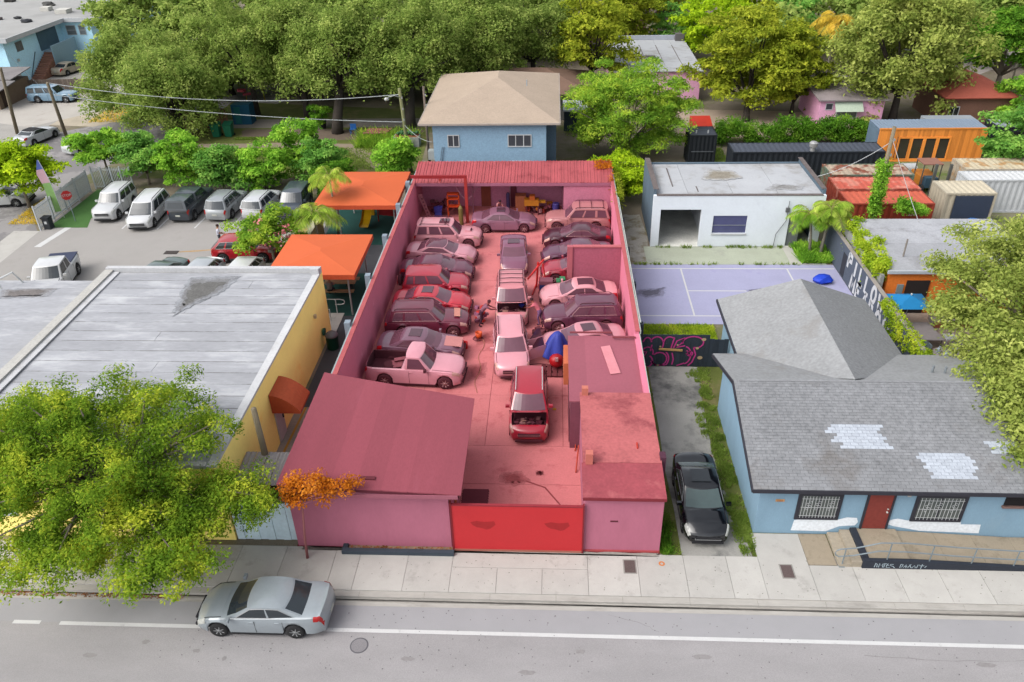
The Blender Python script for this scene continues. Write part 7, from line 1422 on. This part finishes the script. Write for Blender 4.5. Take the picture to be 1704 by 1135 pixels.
for x in (28.95, 30.15):
    for y in (38.2, 40.0): MB().lathe([(.35, -.1), (.35, .1)], 16, (x, y, .35), 'X').build('wheel', plain((50, 50, 52), .9), fk)
one('gas_tank', MB().tube([(28.4, 41.4, .9), (29.6, 41.4, .9)], .4, 14), plain((214, 218, 220), .4), 'white horizontal tank behind the forklift', 'tank')
# ---- things in the red lot
def rnd_pile(name, label, cat, x, y, r, n, cols_, zmax, z0=.02):
    t = thing(name, label, cat, (x, y, 0))
    for i in range(n): MB().obox((x+random.uniform(-r, r), y+random.uniform(-r*.7, r*.7), z0+random.uniform(.05, zmax)), random.uniform(.12, .45), random.uniform(.1, .35), random.uniform(.06, .3), random.random()*3, random.uniform(-.3, .3)).build('piece', plain(random.choice(cols_), .7), t)
    return t
RC = [(150, 70, 84), (186, 110, 118), (120, 52, 66), (206, 140, 146), (96, 40, 54)]
rnd_pile('scrap_heap', 'heap of reddish engine scrap at the back left of the shed', 'scrap', -8.4, 34.4, .9, 34, RC, .9)
rnd_pile('scrap_heap', 'heap of parts under the back of the middle shed bay', 'scrap', -1.0, 34.6, .9, 26, RC+[(214, 120, 40), (180, 60, 50)], .7)
sf = thing('orange_shelf', 'bright orange metal shelf stand in the left shed bay', 'shelf', (-7.45, 33.6, 0))
for x in (-7.9, -7.05):
    for y in (33.4, 33.8): bx('upright', plain((250, 92, 40), .5), sf, x, x+.07, y, y+.07, .02, 1.9)
for z in (.85, 1.45, 1.83): bx('shelf', plain((244, 84, 36), .5), sf, -7.9, -6.98, 33.4, 33.87, z, z+.07)
eng = thing('engine_stand', 'yellow engine on a stand in the middle shed bay', 'engine', (-1.5, 34.2, 0))
bx('block', plain((236, 146, 40), .6), eng, -2.1, -1.0, 33.9, 34.5, .75, 1.2); bx('head', plain((240, 120, 50), .6), eng, -1.7, -1.3, 33.95, 34.45, 1.2, 1.5); bx('shaft', plain((236, 160, 40), .6), eng, -1.0, -.5, 34.1, 34.3, .9, 1.1)
for x in (-2.0, -1.1): bx('leg', plain((120, 50, 60)), eng, x, x+.1, 33.9, 34.5, .02, .75)
one('tan_cabinet', MB().box(-3.3+.5, -2.0+.0, 34.6, 35.3, .02, 1.25), plain((220, 128, 90), .7), 'tan cabinet in the middle shed bay', 'cabinet')
one('blue_drum', MB().lathe([(.25, .02), (.27, .1), (.27, .9), (.24, .95)], 14, (.3, 34.0, 0)), plain((84, 70, 150), .6), 'blue drum at the right of the open shed', 'drum')
one('gas_cylinder', MB().lathe([(.16, .02), (.17, .1), (.17, 1.3), (.1, 1.45), (.04, 1.5), (.04, 1.6)], 14, (-6.75, 32.15, 0)), plain((150, 130, 74), .5), 'tall olive gas cylinder beside the red steel frame', 'cylinder')
one('tall_gas_cylinder', MB().lathe([(.13, .02), (.14, .1), (.14, 1.2), (.08, 1.32)], 14, (-3.4, 35.2, 0)), plain((96, 80, 130), .5), 'bluish gas cylinder beside the inner door of the shed', 'cylinder')
ld = thing('leaning_ladder', 'pink perforated ramp rail leaning on the left shed wall', 'ramp rail', (-9.4, 33.2, 0)); MB().obox((-9.55, 33.2, 1.0), .28, .08, 2.1, 0, 0, R_(-18)).build('rail', plain((206, 130, 140), .6), ld)
for k in range(6): MB().obox((-9.30-.08*k-.02, 33.15, .3+.27*k), .12, .03, .12, 0, 0, R_(-18)).build('slot', plain((130, 60, 76)), ld)
one('blue_stroller', MB().add([(-8.9, 33.0, .02), (-8.3, 33.0, .02), (-8.35, 33.3, .5), (-8.25, 33.4, 1.0), (-8.6, 33.5, .95), (-8.95, 33.4, .9), (-8.85, 33.3, .4)], [(0, 1, 2, 6), (2, 3, 4, 6), (6, 4, 5)]).box(-8.9, -8.3, 33.05, 33.35, .02, .3), plain((58, 48, 146), .7), 'blue folded cart at the back left of the shed', 'cart')
jk = thing('red_engine_hoist', 'red engine hoist beside the partition wall', 'hoist', (-.9, 22.0, 0)); MR = plain((228, 34, 34), .5)
MB().tube([(-.95, 22.3, .1), (-.85, 22.3, 1.8)], .07).build('mast', MR, jk); MB().tube([(-1.5, 21.7, .9), (-.5, 22.5, 1.9)], .06).build('boom', MR, jk); MB().tube([(-.4, 22.2, .7), (-.55, 22.3, 1.7)], .05).build('ram', MR, jk)
for s in (-.3, .3): MB().tube([(-.9+s*.3, 22.5, .1), (-.9+s, 21.2, .1)], .05).build('leg', MR, jk)
tc = thing('tool_chest', 'mauve and blue tool chest with a red upright beside the bumperless saloon', 'tool chest', (-.4, 21.8, 0)); bx('cabinet', plain((52, 70, 140), .6), tc, -.75, .05, 21.35, 21.85, .02, .7); bx('top', plain((150, 84, 100), .6), tc, -.78, .08, 21.32, 21.9, .7, .95); bx('edge', plain((206, 30, 40), .6), tc, -.8, -.755, 21.35, 21.9, .02, 1.0)
one('green_toolbox', MB().box(.3, 1.05-.15, 21.5, 22.0, .02, .85).box(.5, .85, 21.5, 21.95, .85, 1.0), plain((62, 140, 92), .6), 'green toolbox beside the pilaster of the partition wall', 'toolbox')
# blue sheet over a machine
tp2 = thing('tarp_cover', 'blue tarpaulin draped over a machine beside the mauve roof', 'tarpaulin', (.25, 13.9, 0)); b = MB(); nn_ = 26; vs = []
for j in range(7):
    f_ = j/6
    for k in range(nn_):
        a = 2*math.pi*k/nn_; r = (.14+.62*f_**.9)*(1+.2*f_*math.sin(5*a+1)+.13*f_*math.sin(8*a+2)+.05*random.uniform(-1, 1)); vs.append((.25+r*math.cos(a)*.95+.1*(1-f_), 13.95+r*math.sin(a)*.8, 1.8-1.3*f_**1.3+.14*math.sin(5*a+2.4)*f_+random.uniform(-.03, .03)))
vs.append((.25, 13.95, 1.8)); b.add(vs, [(j*nn_+k, (j+1)*nn_+k, (j+1)*nn_+(k+1) % nn_, j*nn_+(k+1) % nn_) for j in range(6) for k in range(nn_)]+[(len(vs)-1, k, (k+1) % nn_) for k in range(nn_)])
b.build('sheet', mat('blue_tarp_lot', (62, 74, 178), rough=.6, var=.06), tp2, True); MB().tube([(.25, 13.95, 0), (.25, 13.95, 1.75)], .06).build('stand', plain((110, 50, 64)), tp2)
cp = thing('red_compressor', 'round red tank on a dark pallet below the blue tarpaulin', 'compressor', (.3, 12.9, 0)); MB().ico((.3, 12.95, .62), .42, 2, (1, .9, .95)).build('tank', plain((186, 24, 32), .4), cp, True)
bx('fitting', plain((206, 150, 150), .5), cp, .22, .38, 12.5, 12.62, .85, 1.05)
for k in range(5): bx('pallet_slat', plain((130, 56, 62), .9), cp, -.5+k*.3, -.28+k*.3, 12.2, 13.3, .1, .14)
for y in (12.25, 12.7, 13.2): bx('pallet_beam', plain((116, 50, 58), .9), cp, -.5, .92, y, y+.08, .02, .1)
def bucket(label, x, y, rgb, r=.16, h=.34):
    t = thing('bucket', label, 'bucket', (x, y, .02)); MB().lathe([(r*.8, 0), (r, h), (r*.9, h), (r*.7, .03)], 14).build('pail', plain(rgb, .5), t, True, False); MB().tube([(r*math.cos(a), 0, h+.12*math.sin(a)) for a in [math.pi*i/8 for i in range(9)]], .01, 4).build('handle', plain((150, 60, 64)), t, False, False)
bucket('orange bucket beside the dark maroon SUV', -4.15, 16.1, (240, 92, 36), .2, .42); one('fuel_can', MB().box(-4.95, -4.7, 14.95, 15.25, .02, .38).box(-4.9, -4.8, 15.0, 15.1, .38, .5), plain((240, 26, 34), .5), 'red plastic fuel can beside the maroon SUV', 'fuel can')
rnd_pile('welding_cart', 'red and pale cart of cables before the dark maroon SUV', 'cart', -4.15, 18.0, .3, 12, [(228, 60, 56), (206, 150, 166), (170, 100, 130), (110, 50, 66)], .9)
rnd_pile('bumper_parts', 'dark car parts on the floor between the open car doors', 'parts', -.6, 16.6, .35, 9, [(130, 60, 70), (150, 80, 90), (110, 50, 62)], .25)
one('hose_coil', MB().tube([(-4.2+.32*math.cos(a)*(1-.02*i), 16.0+.26*math.sin(a), .04+.004*i) for i, a in enumerate(np.linspace(0, 18, 40))], .022, 4), plain((120, 52, 64), .8), 'dark hose coiled round the orange bucket', 'hose')
one('air_hose', MB().tube([(.3+.9*math.cos(a)-.9, 13.0+.5*math.sin(a), .045) for a in np.linspace(-1.5, 3.4, 30)], .02, 4), plain((112, 48, 60), .8), 'dark air hose trailing from the red tank', 'hose')
one('power_cable', MB().tube([(-3.9+.12*math.sin(i*.9), 16+(-.35)*i, .045) for i in range(16)], .014, 4), plain((222, 150, 120), .7), 'pale extension cable along the lot floor', 'cable')
one('yellow_scrap', MB().box(.1, .28, 9.35, 9.5, .022, .05), plain((240, 160, 40), .7), 'small yellow scrap on the floor beside the red SUV', 'scrap')
for i, (y0, y1) in enumerate(((6.2, 7.6), (4.7, 5.6))): one('leaning_bar', MB().tube([(1.15, y0, .05), (1.28, y1, .9)], .035, 5), plain((206, 70, 44), .7), ('far', 'near')[i]+' rusty orange bar leaning on the stained-roof building', 'bar', 'rusty bars')
ty, rm, bk = wheel_mesh(LOT); o = link('worn_tyre', ty, None, (-8.55, 12.2, .74), (math.pi/2, 0, 0), (.34, .34, .34)); setp(o, 'loose tyre lying in the bed of the pink pickup', 'tyre')
one('car_seat', MB().obox((-8.0, 12.25, .78), .8, .5, .2, .3, .3).obox((-7.95, 12.45, .9), .75, .18, .4, .3, .5), plain((176, 96, 108), .8), 'torn car seat lying in the bed of the pink pickup', 'seat')
one('hood_notice', MB().obox((-5.45, 17.2, 1.12), .35, .95, .012, .1, 0, R_(6)), plain((232, 156, 140), .8), 'pale paper notice on the hood of the maroon SUV', 'paper')
one('blue_funnel', MB().lathe([(.05, 0), (.18, .18)], 12, (-1.75, 18.05, .98)), plain((44, 64, 170), .5), 'blue funnel in the open engine bay of the roof-rack SUV', 'funnel')

# ================================================================== PEOPLE
def person(label, x, y, hdg, joints, cols_, height=1.72, z=0):
    J = joints; me = bpy.data.meshes.new('p'); names = list(J); idx = {k: i for i, k in enumerate(names)}
    E = [('pel', 'sp'), ('sp', 'ch'), ('ch', 'nk'), ('nk', 'hd0'), ('hd0', 'hd1')]
    for s in 'lr': E += [('ch', 'sh'+s), ('sh'+s, 'el'+s), ('el'+s, 'wr'+s), ('wr'+s, 'ha'+s), ('pel', 'hp'+s), ('hp'+s, 'kn'+s), ('kn'+s, 'an'+s), ('an'+s, 'to'+s)]
    RAD = dict(pel=.135, sp=.135, ch=.15, nk=.06, hd0=.088, hd1=.10, sh=.075, el=.048, wr=.034, ha=.036, hp=.105, kn=.065, an=.045, to=.05)
    V = [Vector(J[k]) for k in names]; ed = [(idx[a], idx[b_]) for a, b_ in E]; rad = [RAD.get(k, RAD.get(k[:-1], .05)) for k in names]; own = [k for k in names]
    for s in 'lr':   # fingers
        w, h_ = Vector(J['wr'+s]), Vector(J['ha'+s]); d = (h_-w).normalized(); sd2 = d.cross(Vector((0, 0, 1))); sd2 = sd2.normalized() if sd2.length > .1 else Vector((1, 0, 0))
        for k, (o_, ln) in enumerate(((-.032, .065), (-.011, .08), (.011, .075), (.032, .06))):
            a = h_+sd2*o_+d*.02; b1 = a+d*ln*.55; b2 = b1+(d*.6+Vector((0, 0, -.8))).normalized()*ln*.5; i0 = len(V); V += [a, b1, b2]; rad += [.010, .0095, .008]; ed += [(idx['ha'+s], i0), (i0, i0+1), (i0+1, i0+2)]; own += ['ha'+s]*3
        i0 = len(V); V += [w+d*.03+sd2*.045, w+d*.07+sd2*.07]; rad += [.011, .009]; ed += [(idx['wr'+s], i0), (i0, i0+1)]; own += ['ha'+s]*2
    me.from_pydata(V, ed, []); o = bpy.data.objects.new('tmp', me); COL.objects.link(o)
    m_ = o.modifiers.new('s', 'SKIN'); m_.use_smooth_shade = True
    for i, v in enumerate(me.skin_vertices[0].data): v.radius = (rad[i], rad[i]); v.use_root = (i == idx['pel'])
    sb = o.modifiers.new('u', 'SUBSURF'); sb.levels = 1; sb.render_levels = 1
    dg = bpy.context.evaluated_depsgraph_get(); dg.update(); out = bpy.data.meshes.new_from_object(o.evaluated_get(dg)); bpy.data.objects.remove(o)
    t = thing('person', label, 'person', (x, y, z), R_(hdg))
    out.materials.clear(); ms = [plain(cols_['skin'], .7), plain(cols_['shirt'], .85), plain(cols_['pants'], .85), plain(cols_['shoe'], .7)]
    for q in ms: out.materials.append(q)
    VN = np.array([tuple(v) for v in V]); skin_ = {'hd0', 'hd1', 'nk', 'elx', 'wr', 'ha'}
    def cls(nm):
        k = nm if nm in ('pel', 'sp', 'ch', 'nk', 'hd0', 'hd1') else nm[:-1]
        return {'pel': 2, 'sp': 1, 'ch': 1, 'nk': 0, 'hd0': 0, 'hd1': 0, 'sh': 1, 'el': 0, 'wr': 0, 'ha': 0, 'hp': 2, 'kn': 2, 'an': 2, 'to': 3}[k]
    segs = [(VN[a], VN[b_], own[a], own[b_]) for a, b_ in ed]
    for p_ in out.polygons:
        c = np.array(p_.center); best = (9, 0)
        for a, b_, na, nb_ in segs:
            ab = b_-a; u = np.clip(((c-a)@ab)/(ab@ab+1e-9), 0, 1); d = np.linalg.norm(c-a-u*ab)
            if d < best[0]: best = (d, cls(na if u < .5 else nb_))
        p_.material_index = best[1]; p_.use_smooth = True
    bo = link('body', out, t)
    # hair, eyes, nose
    h0, h1 = Vector(J['hd0']), Vector(J['hd1']); upv = (h1-h0).normalized(); fwd = Vector((0, 1, 0)); fwd = (fwd-upv*fwd.dot(upv)).normalized(); rt_ = fwd.cross(upv); c = h0.lerp(h1, .6)
    hr_ = MB().ico(tuple(c+upv*.045-fwd*.02), .112, 2, (1, 1.02, .86)); hr_.build('hair' if not cols_.get('cap') else 'cap', plain(cols_['hair'], .9), t, True, False)
    for s in (-1, 1): MB().ico(tuple(c+fwd*.092+rt_*.035*s-upv*.01), .012, 1).build('eye', plain((30, 26, 26)), t, False, False); MB().ico(tuple(c+rt_*.098*s-upv*.02), .022, 1, (.5, 1, 1.3)).build('ear', ms[0], t, False, False)
    MB().ico(tuple(c+fwd*.104-upv*.03), .017, 1, (1, 1, 1.4)).build('nose', ms[0], t, False, False); MB().obox(tuple(c+fwd*.094-upv*.065), .04, .012, .01).build('mouth', plain((150, 80, 80)), t, False, False)
    return t
LEAN = dict(pel=(0, -.12, .92), sp=(0, .02, 1.1), ch=(0, .2, 1.28), nk=(0, .32, 1.42), hd0=(0, .37, 1.48), hd1=(0, .42, 1.58),
  shl=(-.18, .22, 1.32), ell=(-.22, .45, 1.15), wrl=(-.16, .66, 1.06), hal=(-.14, .74, 1.03), shr=(.18, .22, 1.32), elr=(.22, .46, 1.16), wrr=(.12, .68, 1.08), har=(.09, .76, 1.05),
  hpl=(-.1, -.12, .88), knl=(-.12, -.04, .48), anl=(-.13, -.14, .08), tol=(-.14, .04, .05), hpr=(.1, -.12, .88), knr=(.13, -.1, .48), anr=(.14, -.28, .08), tor=(.15, -.1, .05))
SIT = dict(pel=(0, 0, .56), sp=(0, .03, .76), ch=(0, .08, .98), nk=(0, .12, 1.14), hd0=(0, .15, 1.21), hd1=(0, .18, 1.32),
  shl=(-.18, .08, 1.02), ell=(-.24, .2, .82), wrl=(-.16, .42, .82), hal=(-.13, .5, .82), shr=(.18, .08, 1.02), elr=(.24, .2, .82), wrr=(.16, .42, .82), har=(.13, .5, .82),
  hpl=(-.1, .04, .55), knl=(-.13, .42, .52), anl=(-.13, .4, .1), tol=(-.13, .54, .06), hpr=(.1, .04, .55), knr=(.13, .42, .52), anr=(.13, .4, .1), tor=(.13, .54, .06))
STAND = dict(pel=(0, 0, .95), sp=(0, 0, 1.12), ch=(0, .02, 1.34), nk=(0, .03, 1.5), hd0=(0, .05, 1.57), hd1=(0, .07, 1.68),
  shl=(-.19, .02, 1.39), ell=(-.26, .04, 1.12), wrl=(-.24, .22, 1.0), hal=(-.22, .3, .98), shr=(.19, .02, 1.39), elr=(.27, .08, 1.14), wrr=(.2, .3, 1.1), har=(.17, .38, 1.1),
  hpl=(-.1, 0, .92), knl=(-.11, .03, .5), anl=(-.12, -.02, .08), tol=(-.13, .14, .05), hpr=(.1, 0, .92), knr=(.11, .02, .5), anr=(.12, 0, .08), tor=(.13, .16, .05))
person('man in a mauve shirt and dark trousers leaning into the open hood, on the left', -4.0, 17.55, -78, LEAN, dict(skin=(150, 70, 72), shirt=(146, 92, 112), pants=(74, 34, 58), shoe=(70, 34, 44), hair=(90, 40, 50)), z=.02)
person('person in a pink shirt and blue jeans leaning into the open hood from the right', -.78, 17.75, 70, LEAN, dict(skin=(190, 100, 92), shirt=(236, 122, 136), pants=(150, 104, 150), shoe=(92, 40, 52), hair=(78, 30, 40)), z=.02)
person('person in a white shirt standing behind the red crossover', -23.6, 28.2, -60, STAND, dict(skin=(190, 140, 110), shirt=(214, 216, 232), pants=(80, 84, 96), shoe=(50, 50, 54), hair=(66, 50, 44)))
person('person in a grey patterned top seated at the picnic table, back turned', -13.9, 20.85, 0, SIT, dict(skin=(176, 128, 104), shirt=(150, 140, 140), pants=(60, 60, 70), shoe=(50, 48, 50), hair=(56, 44, 40)))
person('person in a blue top seated beyond the picnic table', -13.05, 22.65, 180, SIT, dict(skin=(176, 128, 104), shirt=(34, 132, 222), pants=(60, 60, 70), shoe=(50, 48, 50), hair=(50, 40, 38)))
person('person with dark hair stooping behind the sideways mauve saloon', -4.0, 33.2, 200, LEAN, dict(skin=(190, 110, 108), shirt=(222, 146, 150), pants=(96, 50, 66), shoe=(70, 34, 44), hair=(66, 30, 44)), z=.02)
